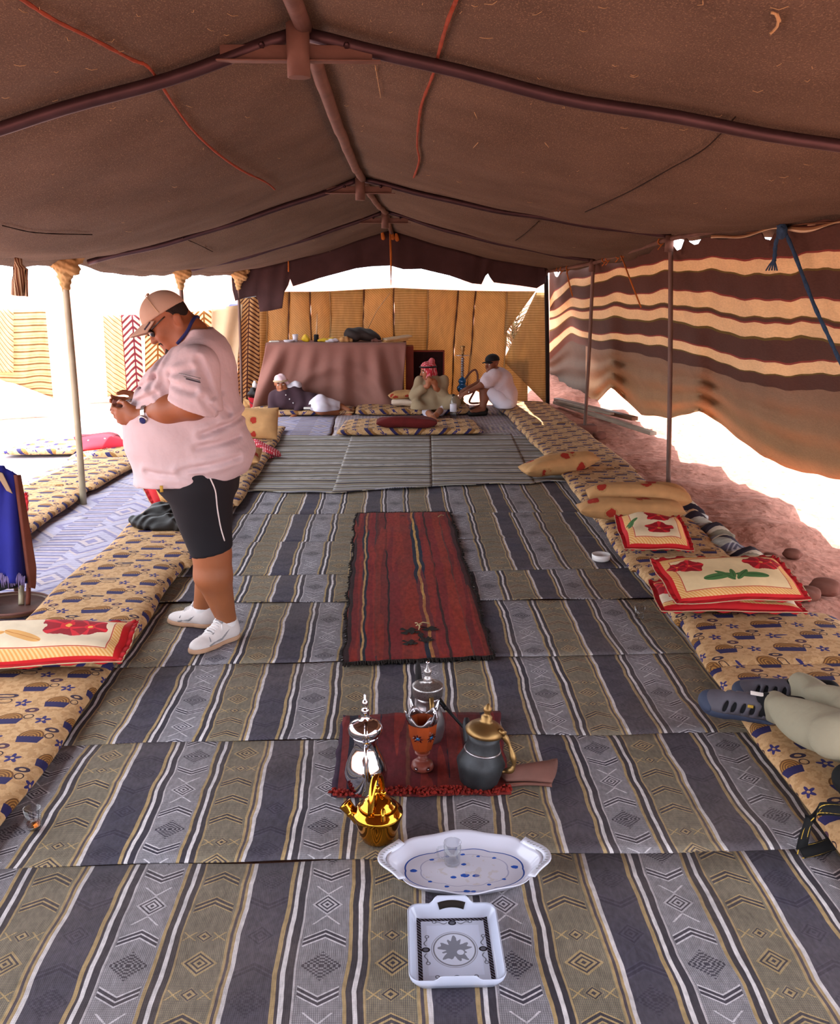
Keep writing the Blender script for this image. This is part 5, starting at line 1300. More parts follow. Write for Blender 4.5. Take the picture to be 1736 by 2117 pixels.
for (x0, y0, x1, y1, r) in ((44, 1195, 44, 1250, .016), (60, 1190, 58, 1250, .013), (-60, 1195, -60, 1262, .016)):
    a, b = PY(x0, y0, YB+.1), P(x1, y1, 0.03); obj('leg', *tube([a, b], r, 10)[:2], M['polepale'] if x0 < 50 else M['brownedge'], t)
for x0 in (10, -90): a = PY(x0, 1000, YB+.25); obj('post', *tube([a, (a[0], a[1], .02)], .018, 10)[:2], M['dwood'], t)
obj('top_rail', *tube([PY(-110, 985, YB+.1), PY(26, 985, YB+.1)], .03, 10)[:2], M['dwood'], t)
c = P(45, 1263, 0.0); t = thing('wooden_tray', (c[0], c[1], .004), 'round brown wooden tray leaning under the blue-draped stand', 'tray')
obj('disc', *lathe([(0, 0), (.20, 0), (.215, .01), (.215, .022), (.20, .025), (.19, .016), (0, .014)], (c[0]-.06, c[1]+.02, .012), 32, rotx(-.04)@roty(.03))[:2], M['dwood'], t)
obj('rim', *lathe([(.212, .018), (.22, .026), (.212, .034), (.204, .026), (.212, .018)], (c[0]-.06, c[1]+.02, .012), 32, rotx(-.04)@roty(.03))[:2], M['leather'], t)
# ------------------------------------------------------------------ people
def frame(fwd, up):
    f = nrm(fwd); u = np.asarray(up, float); u = nrm(u-f*np.dot(u, f)); r = np.cross(f, u); return np.stack([r, f, u], 1)
def head(c, fwd, up, s=1.0, fat=1.0, ey=-.012, ez=-.008):
    R = frame(fwd, up); c = np.asarray(c, float)
    W = lambda *p: c+R@(np.array(p)*s)
    E_ = lambda p, r, k=.02: ell(W(*p), np.array(r)*s, R, k=k*s)
    C_ = lambda a, b, ra, rb, k=.012: cap(W(*a), W(*b), ra*s, rb*s, k=k*s)
    pr = [E_((0, -.010, .032), (.075*fat, .096, .086)), E_((0, .030, -.035), (.060*fat, .062, .085), .03), E_((0, .052, -.090), (.040*fat, .036, .032), .03),
          E_((-.036*fat, .055, -.035), (.028, .03, .03)), E_((.036*fat, .055, -.035), (.028, .03, .03)),
          C_((-.036, .078, .022), (.036, .078, .022), .011, .011), C_((0, .088, .008), (0, .108, -.030), .009, .014), C_((-.012, .098, -.033), (.012, .098, -.033), .009, .009),
          E_((0, .088, -.066), (.026, .013, .009), .008), E_((0, .086, -.078), (.022, .013, .009), .008), E_((0, .085, -.100), (.022, .018, .016), .015)]
    for sx in (-1, 1):
        pr += [E_((sx*.078*fat, ey, ez), (.010, .018, .029), .01), E_((sx*.084*fat, ey-.008, ez+.010), (.008, .016, .017), .008)]
    subs = [E_((sx*.031, .100, .002), (.019, .016, .011)) for sx in (-1, 1)]+[E_((sx*.093*fat, ey+.004, ez+.002), (.007, .009, .016)) for sx in (-1, 1)]
    return pr, subs, W, R
def eyes(W, R, par, s=1.0):
    for sx in (-1, 1):
        obj('eye', *ellmesh(W(sx*.031, .080, .001), (.014*s, .011*s, .009*s), R), M['white'], par)
        obj('iris', *ellmesh(W(sx*.031, .0895, .001), (.006*s, .0035*s, .006*s), R), M['hair'], par)
        obj('eyebrow', *tube([W(sx*.012, .094, .026), W(sx*.032, .092, .029), W(sx*.050, .080, .022)], [.003*s, .005*s, .002*s], 6)[:2], M['hair'], par)
def ellmesh(c, r, R=None, n=14, m=9):
    V = [(math.sin(math.pi*j/(m-1))*math.cos(2*math.pi*i/n)*r[0], math.sin(math.pi*j/(m-1))*math.sin(2*math.pi*i/n)*r[1], -math.cos(math.pi*j/(m-1))*r[2]) for j in range(m) for i in range(n)]
    V = np.array(V)
    if R is not None: V = V@np.asarray(R).T
    return V+np.asarray(c), gridf(n, m, True)
def hand(w, d, n, thumb, curl=0.5, s=1.0, spread=0.06):
    """thumb: direction the thumb points to; palm faces n"""
    d = nrm(d); n = nrm(np.asarray(n, float)-d*np.dot(n, d)); l = np.cross(d, n); l = l if np.dot(l, thumb) > 0 else -l
    R = np.stack([l, d, n], 1); w = np.asarray(w, float)
    W = lambda a, b, c_: w+R@(np.array([a, b, c_])*s)
    pr = [ell(W(0, .048, .0), np.array((.042, .056, .017))*s, R, k=.015*s), ell(W(.022, .03, .006), np.array((.02, .034, .017))*s, R, k=.012*s), cap(W(0, -.03, 0), W(0, .02, 0), .028*s, .029*s, k=.02*s)]
    for off, ln, i in ((.031, .074, 0), (.011, .083, 1), (-.010, .077, 2), (-.030, .060, 3)):
        p = W(off, .088-(.004*abs(i-1)), 0); a = 0.0; segs = (ln*.46, ln*.31, ln*.25); rr = (.0098, .0088, .0078)
        cv = curl*(1+.12*i)
        for q in range(3):
            a += cv*(.75 if q == 0 else 1.0); dd = R@np.array([off*spread*20*(.12 if q == 0 else .05), math.cos(a), math.sin(a)]); e = p+nrm(dd)*segs[q]*s
            pr.append(cap(p, e, rr[q]*s, rr[q]*s*.9, k=.006*s)); p = e
    b0, b1, b2, b3 = W(.026, .02, .006), W(.050, .052, .014), W(.052, .082, .022+.02*curl), W(.042, .104, .030+.03*curl)
    pr += [cap(b0, b1, .016*s, .012*s, k=.01*s), cap(b1, b2, .0115*s, .0105*s, k=.006*s), cap(b2, b3, .0105*s, .0085*s, k=.006*s)]
    return pr
def wr_(amp, f, sd=0.0):
    return lambda x, y, z: amp*(np.sin(x*f+y*f*.7+2.0*np.sin(z*f*.35+sd)+sd)*.6+np.sin(z*f*.8-x*f*.5+y*f*.3+sd*2)*.4)

# ---- standing man with beige cap, looking down at his hands
YM = 4.5
mp = lambda x, y, dy=0.0: PY(x, y, YM)+np.array([0, dy, 0])
man = thing('person', (-.98, 4.52, .01), 'standing man in white t-shirt, black shorts and beige cap looking down at his hands', 'person')
hc = mp(344, 665, 0.02); hf = np.array([-.76, -.16, -.60]); hu = np.array([-.60, 0, .80])
hp_, hs_, HW, HR = head(hc, hf, hu, 1.04, 1.10, -.045, -.030)
zc = lambda y: float(mp(400, y)[2])
xc = lambda x, y: float(mp(x, y)[0])
TAB = [(668, 400, 424, .07), (680, 398, 436, .12), (700, 384, 460, .19), (720, 362, 473, .235), (740, 335, 481, .26), (760, 313, 486, .275), (780, 300, 489, .28), (805, 295, 490, .285), (835, 291, 491, .29), (870, 285, 499, .295), (910, 282, 510, .295), (938, 282, 515, .29), (960, 282, 511, .285), (998, 284, 497, .275)]
SHL = P(486, 1318); STL = P(404, 1353); SHR = P(438, 1297); STR = P(362, 1290)
def tcol(d=0.0, y0=0, y1=2000, k=.03):
    return column([(zc(y), xc(a, y)+d, xc(b, y)-d, YM-h+d, YM+h-d) for y, a, b, h in TAB if y0 <= y <= y1], k=k, pw=2.25)
sL, sR = mp(420, 748, -.245), mp(407, 744, .245)
eL, eR = mp(428, 816, -.315), mp(392, 812, .30)
wL, wR = mp(316, 848, -.205), mp(300, 838, .02)
kL, kR = mp(446, 1134, -.10), mp(428, 1126, .12)
caL, caR = mp(448, 1175, -.10), mp(430, 1170, .13)
aL = SHL*.80+STL*.20+np.array([0, 0, .125]); aR = SHR*.80+STR*.20+np.array([0, 0, .125])
hL, hR = mp(428, 992, -.125), mp(405, 985, .125)
handL = hand(wL+np.array([-.015, .0, .0]), (-.95, .20, -.02), (.15, .95, .25), (0, 0, 1), .62, 1.12)
handR = hand(wR+np.array([-.01, 0, 0]), (-.95, -.12, -.02), (0, -.9, .40), (0, 0, 1), .55, 1.1)
neck = [cap(mp(388, 694, .02), HW(0, -.025, -.06), .080, .074, k=.03), cap(HW(0, -.05, -.035), mp(402, 692, .02), .062, .068, k=.03), cap(HW(0, .02, -.09), mp(385, 700, .0), .06, .07, k=.03)]
legs = [cap(hL, kL, .145, .092), cap(kL, caL, .090, .092, k=.03), cap(caL, aL, .091, .050, k=.03), cap(hR, kR, .145, .092), cap(kR, caR, .088, .090, k=.03), cap(caR, aR, .088, .050, k=.03)]
feet = [cap(aL, aL-(0, 0, .07), .044, .032), cap(aR, aR-(0, 0, .07), .044, .032)]
arms = [cap(sL, eL, .085, .072, k=.03), cap(eL, (eL+wL)/2+(0, 0, -.002), .070, .064, k=.03), cap((eL+wL)/2, wL, .064, .037, k=.03), cap(sR, eR, .085, .07, k=.03), cap(eR, wR, .066, .036, k=.03)]
body_p = hp_+neck+[tcol(.03, 712, 945)]+arms+legs+feet+handL+handR
sob('body', body_p, .0058, M['skin'], man, subs=hs_)
shirt_p = [tcol(0.0, 680), cap(sL, sL+(eL-sL)*.72, .108, .118, k=.05), cap(sR, sR+(eR-sR)*.72, .108, .115, k=.05), cap(mp(420, 722, -.04), sL, .072, .092, k=.04), cap(mp(412, 722, .04), sR, .072, .092, k=.04),
           ell(mp(360, 890, 0), (.235, .30, .24), k=.06), ell(mp(455, 935, 0), (.16, .27, .11), k=.05)]
folds = [((300, 800), (345, 770), .014), ((300, 825), (350, 800), .014), ((440, 880), (500, 860), .015), ((400, 950), (505, 930), .013), ((330, 955), (440, 962), .010), ((352, 720), (338, 790), .012), ((440, 730), (470, 800), .011), ((300, 845), (340, 818), .012), ((455, 800), (485, 850), .012), ((430, 905), (500, 895), .010), ((380, 760), (430, 748), .009), ((385, 775), (440, 790), .009)]
def shirt_disp(x, y, z):
    d = .004*np.sin(x*22+z*14+1.5*np.sin(z*9))+.003*np.sin(z*38+x*26+y*20)
    for (x0, y0), (x1, y1), a in folds:
        p, q = mp(x0, y0), mp(x1, y1); ab = q-p; L2 = ab[0]**2+ab[2]**2
        t = np.clip(((x-p[0])*ab[0]+(z-p[2])*ab[2])/L2, 0, 1); r = np.sqrt((x-p[0]-t*ab[0])**2+(z-p[2]-t*ab[2])**2)
        d = d+a*np.exp(-(r/.012)**2)-a*.7*np.exp(-((r-.026)/.014)**2)
    return d
slv = nrm(mp(440, 829)-mp(352, 796)); slv_n = np.array([-slv[2], 0, slv[0]]); slv_n = slv_n if slv_n[2] < 0 else -slv_n
hem_a, hem_b = mp(284, 994), mp(496, 977); hd = nrm(hem_b-hem_a); hem_n = np.array([hd[2], 0, -hd[0]]); hem_n = hem_n if hem_n[2] < 0 else -hem_n
pa = mp(396, 813)
def sleeve_cut(x, y, z):      # trims both sleeves square below the hem line, outside the torso only
    d = (x-pa[0])*slv_n[0]+(z-pa[2])*slv_n[2]
    out = np.minimum(np.abs(y-YM)-.262, .05)
    return np.where(out > 0, d, np.minimum(d, -0.02)+0*x)
def torso_only(x, y, z): return np.minimum((x-hem_a[0])*hem_n[0]+(z-hem_a[2])*hem_n[2], .1)
nk = ell(mp(374, 672, 0.0), (.095, .092, .058), roty(-.62))
tors = [p for i, p in enumerate(shirt_p) if i not in (1, 2)]
Vt, Ft = sdf(tors, .0085, cuts=[torso_only], disp=shirt_disp, subs=[nk], smooth=2)
obj('shirt', Vt, Ft, M['shirt'], man, uv=Vt[:, :2])
shirt = bpy.data.objects['shirt']
for s_, e_, nm in ((sL, eL, 'sleeve'), (sR, eR, 'sleeve')):
    ps = [cap(s_+(0.02, 0, .0), s_+(e_-s_)*1.05, .105, .120, k=.03)]
    sob('sleeve', ps, .008, M['shirt'], shirt, cuts=[lambda x, y, z: (x-pa[0])*slv_n[0]+(z-pa[2])*slv_n[2]+0*y], disp=shirt_disp, smooth=2)
from mathutils.bvhtree import BVHTree
so_ = bpy.data.objects['sleeve']; sleeve_bvh = BVHTree.FromPolygons([Vector(v.co)+Vector(ORG[so_.name]) for v in so_.data.vertices], [tuple(p.vertices) for p in so_.data.polygons])
# three-stripe sleeve print, tag on the hem
for k, (x0, y0, x1, y1) in enumerate(((370, 772, 414, 782), (380, 779, 413, 788), (384, 783, 414, 791))):
    pts = []
    for f in np.linspace(0, 1, 12):
        o = PY(x0+(x1-x0)*f, y0+(y1-y0)*f, 3.8); d = nrm(o-EYEV); hit = sleeve_bvh.ray_cast(Vector(o), Vector(d))
        if hit[0] is not None: pts.append(np.array(hit[0])-d*.002)
    if len(pts) > 3: obj('sleeve_print', *tube(pts, .0022 if k == 0 else .003, 5)[:2], M['print'] if k == 2 else M['shoegrey'], shirt, label='dark stripe print on the sleeve')
p = mp(363, 984, -.287); obj('hem_tag', *box(p, (.014, .006, .03))[:2], M['yellowtxt'], shirt, label='yellow hem tag')
# shorts
sh_p = [column([(zc(y), xc(a, y), xc(b, y), YM-h, YM+h) for y, a, b, h in ((960, 296, 497, .265), (985, 312, 496, .265), (1015, 336, 492, .25))], k=.05), cap(mp(420, 990, -.125), kL, .165, .104, k=.03), cap(mp(405, 985, .125), kR, .165, .104, k=.03)]
ha, hb = mp(405, 1138), mp(482, 1121); hd2 = nrm(hb-ha); hn2 = np.array([hd2[2], 0, -hd2[0]]); hn2 = hn2 if hn2[2] < 0 else -hn2
sob('shorts', sh_p, .009, M['shorts'], man, cuts=[lambda x, y, z: (x-ha[0])*hn2[0]+(z-ha[2])*hn2[2]+0*y], disp=wr_(.003, 26), smooth=2)
shorts = bpy.data.objects['shorts']
def on_surf(prims, x, y, Y0=3.9, Y1=4.7, n=320):
    o = PY(x, y, Y0); e = PY(x, y, Y1)
    for t in np.linspace(0, 1, n):
        q = o+(e-o)*t
        if min(float(p.f(np.array(q[0]), np.array(q[1]), np.array(q[2]))) for p in prims) < .002: return q
    return None
pts = [on_surf(sh_p, x, y) for x, y in spline([(434, 988), (445, 1015), (449, 1050), (456, 1090), (464, 1118)], 18)]
obj('piping', *tube([q for q in pts if q is not None], .0035, 6)[:2], M['piping'], shorts, label='thin white side piping')
# cap
capR = HR; cpr = [ell(HW(0, -.010, .040), (.096*1.02, .114, .104), HR, k=.02)]
sob('cap', cpr, .006, M['cap'], man, cuts=[below(HW(0, 0, .034), HR@np.array([0, .10, -1.0]))])
capo = bpy.data.objects['cap']
def brim_fn(a, b):
    s = (a-.5)*2; y = .080+.100*b*(1-.40*s*s); x = s*(.086-.010*b); z = .060-.008*b-.040*s*s*(.75+.25*b)
    return HW(x, y-.040*s*s, z)
V, Fc, U = slab(18, 9, brim_fn, .005); obj('brim', V, Fc, M['cap'], capo, uv=U)
obj('button', *ellmesh(HW(0, -.010, .145), (.009, .009, .006), HR), M['cap'], capo)
obj('seam', *tube([HW(-.092*math.cos(a)-.004, -.0, .042+.104*math.sin(a)) for a in np.linspace(0.0, 1.5, 16)], .002, 5)[:2], M['cream'], capo)
mb = MB()
for k in range(11):
    if k == 8: continue
    p = brim_fn(.06, .18+.052*k)+HR@np.array([0, 0, .002]); mb.add(*box(p, (.003, .007, .008), HR))
mb.build('lettering', M['print'], capo, label='small dark lettering along the brim, too small to read')
# sunglasses, goatee, short hair
sg = HW(0, .098, .004)
gl = None
for sx in (-1, 1):
    o = obj('sunglass_lens', *ellmesh(HW(sx*.036, .092-.004, .0), (.029, .012, .021), HR@rotz(-.28*sx)), M['lens'], man, label='dark sunglass lens')
    obj('sunglass_temple', *tube([HW(sx*.062, .075, .010), HW(sx*.088, .03, .012), HW(sx*.089, -.01, .014)], .003, 6)[:2], M['lens'], man, label='dark sunglass temple')
obj('sunglass_bridge', *tube([HW(-.014, .106, .004), HW(0, .112, .006), HW(.014, .106, .004)], .003, 6)[:2], M['lens'], man)
sob('goatee', [ell(HW(0, .082, -.108), (.027, .024, .024), HR), ell(HW(0, .096, -.056), (.026, .008, .005), HR), cap(HW(-.030, .080, -.062), HW(-.026, .078, -.10), .008), cap(HW(.030, .080, -.062), HW(.026, .078, -.10), .008)], .005, M['hair'], man, label='dark goatee')
sob('hair', [ell(HW(0, -.022, .020), (.086, .098, .082), HR), ell(HW(0, -.072, -.03), (.062, .036, .05), HR)], .006, M['hair'], man, cuts=[below(HW(0, .02, 0), HR@np.array([0, 1.0, .1]))], subs=[ell(HW(sx*.09, -.012, -.012), (.03, .04, .045), HR) for sx in (-1, 1)], label='short dark hair')
obj('neck_lanyard', *tube(spline([mp(375, 708, -.09), mp(395, 684, -.095), mp(403, 664, -.07), mp(405, 655, 0), mp(402, 662, .08), mp(380, 695, .10)], 24), .008, 6)[:2], M['navy'], man, label='blue neck lanyard')
# watch
fd = nrm(wL-eL); wc = wL+(eL-wL)*.16; u1 = nrm(np.cross(fd, (0, 0, 1))); u2 = np.cross(u1, fd)
ring = [wc+.049*(u1*math.cos(a)+u2*math.sin(a)) for a in np.linspace(0, 2*math.pi, 30)]
V = []
for i in range(29):
    o = nrm(ring[i]-wc)
    for a, b in ((-1, 0), (1, 0), (1, 1), (-1, 1)): V.append(ring[i]+fd*a*.011+o*b*.005)
V += V[:4]; wt = obj('watch', np.array(V), gridf(4, 30, True), M['steelw'], man, smooth=False, label='steel wrist watch')
od = nrm(u1*(-.75 if np.dot(u1, (0, -1, 0)) < 0 else .75)+np.array([0, 0, -.25])); od = nrm(od-fd*np.dot(od, fd)); fm_ = frame(fd, od)
obj('watch_case', *lathe([(0, -.004), (.021, -.004), (.023, .004), (.021, .010), (.016, .011), (0, .0105)], wc+od*.056, 22, fm_)[:2], M['steelw'], wt)
obj('watch_dial', *lathe([(0, .0112), (.0165, .0112), (.016, .0118), (0, .0119)], wc+od*.056, 20, fm_)[:2], M['navy'], wt)
# what he holds
pc = (handp := mp(262, 838, -.09))
tag(obj('wallet', *box(pc, (.095, .018, .06), roty(.35)@rotz(.15), .005)[:2], M['leather']), 'small dark brown case held in the hands of the standing man', 'case')
tag(obj('compact_camera', *box(mp(277, 833, -.07), (.075, .022, .05), roty(-.3), .006)[:2], M['steelw']), 'small silver gadget held in the standing man’s fingers', 'gadget')
# shoes
def shoe(an, heel, toe, par):
    heel = np.array([heel[0], heel[1], 0.0]); toe = np.array([toe[0], toe[1], 0.0]); f = nrm(toe-heel); L_ = np.linalg.norm(toe-heel); up = np.array([0, 0, 1.0]); r = np.cross(f, up); R = np.stack([r, f, up], 1)
    W = lambda a, b, c_: heel+R@np.array([a, b*L_, c_])
    pr = [ell(W(0, .16, .055), (.046, .06, .05), R, k=.03), cap(W(0, .15, .05), W(.003, .55, .048), .048, .050, k=.03), ell(W(.004, .78, .038), (.052, .085, .036), R, k=.03), cap(W(0, .22, .09), W(0, .46, .072), .047, .038, k=.03), cap(W(0, .13, .07), W(0, .11, .105), .042, .040, k=.02), cap(W(0, .36, .10), W(0, .30, .125), .034, .030, k=.02)]
    o = sob('shoe', pr, .0065, M['shoe'], par, cuts=[below((0, 0, .030), (0, 0, -1))], subs=[cap(W(0, .20, .12), W(0, .20, .2), .040)], label='white sport shoe')
    pr2 = [ell(W(0, .15, .02), (.050, .062, .05), R, k=.03), cap(W(0, .2, .02), W(.004, .6, .02), .047, .052, k=.03), ell(W(.004, .78, .02), (.057, .092, .05), R, k=.03)]
    sob('sole', pr2, .0065, M['sole'], o, cuts=[below((0, 0, .034), (0, 0, 1)), below((0, 0, .008), (0, 0, -1))])
    def top(a, b, e=.003):
        for z in np.linspace(.20, .03, 170):
            q = W(a, b, z)
            if min(float(p.f(*[np.array(v) for v in q])) for p in pr) < .003: return q+np.array([0, 0, e])
        return W(a, b, .1)
    mb = MB()
    for k in range(6):
        y = .38+.055*k
        mb.add(*tube([top(x_, y+.02*(1-abs(x_)/.026)) for x_ in (-.026, -.013, 0, .013, .026)], .0042, 6)); mb.add(*tube([top(x_, y+.028+x_*.9, .005) for x_ in (-.024, -.012, 0, .012, .024)], .0036, 6))
    V_, F_, U_ = slab(7, 12, lambda a, b: top((a-.5)*.06, .36+.34*b, .001), .003); obj('tongue', V_, F_, M['shoegrey'], o, uv=U_, label='grey lacing panel')
    obj('toe_cap_seam', *tube([top(x_, .76-.05*(1-(x_/.045)**2), .0005) for x_ in np.linspace(-.045, .045, 11)], .003, 6)[:2], M['shoegrey'], o)
    obj('collar_seam', *tube([top(.046*math.cos(a), .19+.12*math.sin(a), .0) for a in np.linspace(0, 6.28, 24)], .003, 6)[:2], M['shoegrey'], o)
    mb.add(*tube([W(0, .40, .118), W(.03, .37, .135), W(.02, .33, .15), W(0, .39, .12)], .003, 6, sub=14)); mb.add(*tube([W(0, .40, .118), W(-.03, .42, .115), W(-.04, .46, .08)], .003, 6, sub=10))
    mb.build('laces', M['piping'], o)
    for sx in (-1, 1):
        def sp(a, b): return W(sx*.060, a, b)
        def onto(a, b):
            q0 = W(sx*.09, a, b); q1 = W(0, a, b)
            for t in np.linspace(0, 1, 120):
                q = q0+(q1-q0)*t
                if min(float(p.f(*[np.array(v) for v in q])) for p in pr) < .0015: return q
            return q1
        obj('grey_panel', *tube([onto(a, b) for a, b in ((.30, .085), (.40, .065), (.50, .05), (.66, .045), (.80, .038))], [.005, .006, .006, .006, .004], 6)[:2], M['shoegrey'], o, label='grey side stripe')
        obj('side_mark', *tube([onto(a, b) for a, b in ((.20, .075), (.17, .060), (.20, .055), (.27, .070), (.33, .082))], [.0015, .0035, .004, .003, .001], 6)[:2], M['print'], o, label='small dark curved tick mark')
    return o
shoe(aL, SHL, STL, man); shoe(aR, SHR, STR, man)
sob('sock', [cap(aL+(0, 0, -.01), aL+(0, 0, -.05), .052), cap(aR+(0, 0, -.01), aR+(0, 0, -.05), .052)], .008, M['piping'], man, label='white ankle socks')

# ---- person stretched out at right edge: khaki trousers and sandals (upper body outside the frame)
pr_ = thing('person', (2.3, 3.2, .10), 'person at right edge in khaki trousers and grey sandals, legs stretched on the mattress', 'person')
Z0 = .10
an1, an2 = P(1602, 1462, .20), P(1640, 1440, .19)
an1 = P(1594, 1456, .175); an2 = P(1656, 1424, .165)
kn1 = an1+.42*nrm(P(1745, 1528, .25)-an1); kn2 = an2+.42*nrm(P(1745, 1470, .24)-an2); hp1 = kn1+np.array([.36, -.20, -.02]); hp2 = hp1+np.array([.10, .22, 0])
tr = [cap(an1+(-.0, 0, 0), kn1, .062, .088, k=.03), cap(kn1, hp1, .09, .12, k=.03), cap(an2, kn2, .060, .085, k=.03), cap(kn2, hp2, .088, .12, k=.03), ell((hp1+hp2)/2+(.06, 0, .03), (.17, .2, .15), k=.05)]
chest = (hp1+hp2)/2+np.array([.22, -.02, .52])
dL = nrm(kn1-an1)
for a_, tt_ in ((an1, tr[:2]), (an2, tr[2:4])):
    d_ = nrm((kn1-an1) if a_ is an1 else (kn2-an2))
    sob('trouser_leg', tt_+([tr[4]] if a_ is an1 else []), .009, M['khaki'], pr_, disp=wr_(.016, 30, 1.0 if a_ is an1 else 2.0), cuts=[below(a_-.02*d_, -d_)], smooth=2)
h2, hs2, HW2, HR2 = head(chest+np.array([.06, 0, .36]), (-.95, .1, -.1), (0, 0, 1))
tors2 = [cap((hp1+hp2)/2+(.08, 0, .08), chest, .17, .18, k=.05), ell(chest+(0, 0, .06), (.13, .22, .14), k=.05), cap(chest+(.02, 0, .1), HW2(0, -.02, -.06), .06, .055)]
s1, s2 = chest+np.array([0, -.22, .08]), chest+np.array([0, .22, .08])
e1, e2 = s1+np.array([.12, -.1, -.28]), s2+np.array([.12, .1, -.28]); w1, w2 = e1+np.array([.12, -.05, -.22]), e2+np.array([.12, .05, -.22])
sob('body', h2+tors2+[cap(s1, e1, .055, .045), cap(e1, w1, .045, .03), cap(s2, e2, .055, .045), cap(e2, w2, .045, .03), cap(an1+.1*nrm(kn1-an1), kn1, .05, .06), cap(an2+.1*nrm(kn2-an2), kn2, .05, .06), cap(kn1, hp1, .06, .08), cap(kn2, hp2, .06, .08)]+hand(w1, (.8, -.1, -.5), (0, 0, -1), (0, 1, 0), .2)+hand(w2, (.8, .1, -.5), (0, 0, -1), (0, -1, 0), .2), .009, M['skin2'], pr_, subs=hs2)
sob('shirt', tors2[:2]+[cap(s1, s1+(e1-s1)*.6, .075, .075), cap(s2, s2+(e2-s2)*.6, .075, .075)], .012, M['navy'], pr_, ink=.015, disp=wr_(.004, 25)); eyes(HW2, HR2, pr_)
sob('hair', [ell(HW2(0, -.02, .05), (.082, .1, .085), HR2)], .009, M['hair'], pr_, cuts=[below(HW2(0, .06, .03), HR2@np.array([0, .8, -.6]))])
def sandal(an, fd, up, m_skin):
    """foot pointing along fd (heel at the ankle), toes up a little; straps with gaps, thick rubber sole and toe bumper"""
    R = frame(fd, up); W = lambda a, b, c_: an+R@(np.array([a, b, c_])*1.06)
    ft = [cap(W(0, -.10, .01), W(0, -.01, .0), .045, .044, k=.03), cap(W(0, -.03, -.03), W(0, .13, -.03), .038, .036, k=.03), ell(W(0, .17, -.035), (.046, .06, .026), R, k=.03), cap(W(0, 0, .0), W(0, .10, -.015), .042, .03, k=.03)]
    sob('foot', ft, .007, M['sandaldark'], pr_, label='foot in dark sock')
    up_ = [ell(W(0, -.035, -.03), (.043, .04, .045), R, k=.02), cap(W(0, -.02, -.035), W(0, .14, -.035), .043, .045, k=.03), ell(W(0, .185, -.036), (.053, .062, .034), R, k=.03), cap(W(0, .04, -.01), W(0, .13, -.02), .045, .036, k=.03)]
    slots = []
    for b in (.022, .056, .090, .124, .154):
        for sx in (-1, 1): slots.append(ell(W(sx*.040, b+.008, -.012), (.030, .0085, .030), R@rotz(sx*.35)))
    o = sob('sandal_upper', up_, .006, M['sandal'], pr_, subs=slots+[cap(W(0, -.03, .0), W(0, .03, .05), .037)], cuts=[below(W(0, 0, -.06), R@np.array([0, 0, -1.0]))], label='grey strapped sandal with dark slots')
    so = [ell(W(0, -.035, -.06), (.046, .045, .05), R, k=.02), cap(W(0, -.02, -.065), W(0, .14, -.065), .043, .048, k=.03), ell(W(0, .185, -.055), (.057, .068, .05), R, k=.03)]
    sob('sole', so, .007, M['navysole'], o, cuts=[below(W(0, 0, -.058), R@np.array([0, -.10, 1.0])), below(W(0, 0, -.082), R@np.array([0, 0, -1.0]))])
    sob('toe_bumper', [ell(W(0, .205, -.045), (.055, .055, .036), R)], .006, M['navysole'], o, cuts=[below(W(0, .208, 0), R@np.array([0, -1.0, 0]))])
    return W, R, o
W1, R1, so1 = sandal(an1+np.array([-.005, 0, 0]), (-.93, .22, .10), (.20, -.50, .80), None)
obj('reflector', *box(W1(.012, .055, .033), (.018, .05, .004), R1, .0015)[:2], M['white'], so1, label='bright reflective strap tab')
obj('buckle', *box(W1(-.036, .075, .012), (.012, .022, .006), R1@roty(-.7), .002)[:2], M['yellowtxt'], so1, label='orange strap buckle')
W2, R2, so2 = sandal(an2, (-.90, .34, .02), (.10, -.20, .95), None)

# ---- seated man in red-and-white headscarf
YS_ = 12.55
q = lambda x, y, dy=0.0: PY(x, y, YS_)+np.array([0, dy, 0])
t = thing('person', q(893, 856), 'seated cross-legged man in olive robe and red checked headscarf, hand at chin', 'person')
hc = q(884, 768); hf = (-.92, -.38, -.10); h, hs, HW3, HR3 = head(hc, hf, (-.05, 0, 1), 1.0)
sl, sr = q(868, 786, -.02), q(918, 786, .02)
el, er = q(855, 815, -.12), q(914, 812, -.12)
wl, wr2 = q(884, 792, -.20), q(898, 797, -.20)
fl_, fr_ = q(884, 848, -.28), q(908, 843, -.28)
fpl, fpr = P(894, 864, .13), P(901, 858, .13)
pr = h+[cap(q(892, 786), HW3(0, -.02, -.07), .062, .055), cap(el, wl, .045, .030), cap(er, wr2, .045, .030), cap(sl, el, .05, .045), cap(sr, er, .05, .045), ell(q(893, 808), (.15, .11, .22), k=.05), cap(fl_, fpl, .045, .035), cap(fr_, fpr, .045, .035), cap(fpl, fpl+(.05, -.08, -.03), .035, .025), cap(fpr, fpr+(-.06, -.07, -.03), .035, .025)]
pr += hand(wl, (.2, .1, .95), (.3, .8, .2), (-1, 0, 0), .95, .95)+hand(wr2, (-.25, .05, .95), (-.3, .8, .2), (1, 0, 0), .9, .95)
sob('body', pr, .0075, M['skin2'], t, subs=hs); eyes(HW3, HR3, t)
rb = [ell(q(893, 802), (.175, .13, .19), k=.05), cap(q(893, 805), q(893, 838), .15, .19, k=.05), cap(sl, el, .066, .066, k=.03), cap(el, el+(wl-el)*.55, .066, .066, k=.02), cap(sr, er, .068, .070, k=.03), cap(er, er+(wr2-er)*.35, .066, .060, k=.02),
      cap(q(872, 836, -.05), q(862, 838, -.22), .12, .09, k=.05), cap(q(862, 838, -.22), q(886, 850, -.30), .085, .055, k=.05), cap(q(910, 834, -.05), q(936, 826, -.18), .12, .085, k=.05), cap(q(936, 826, -.18), q(912, 846, -.28), .08, .055, k=.05), ell(q(893, 842, -.1), (.26, .2, .10), k=.08)]
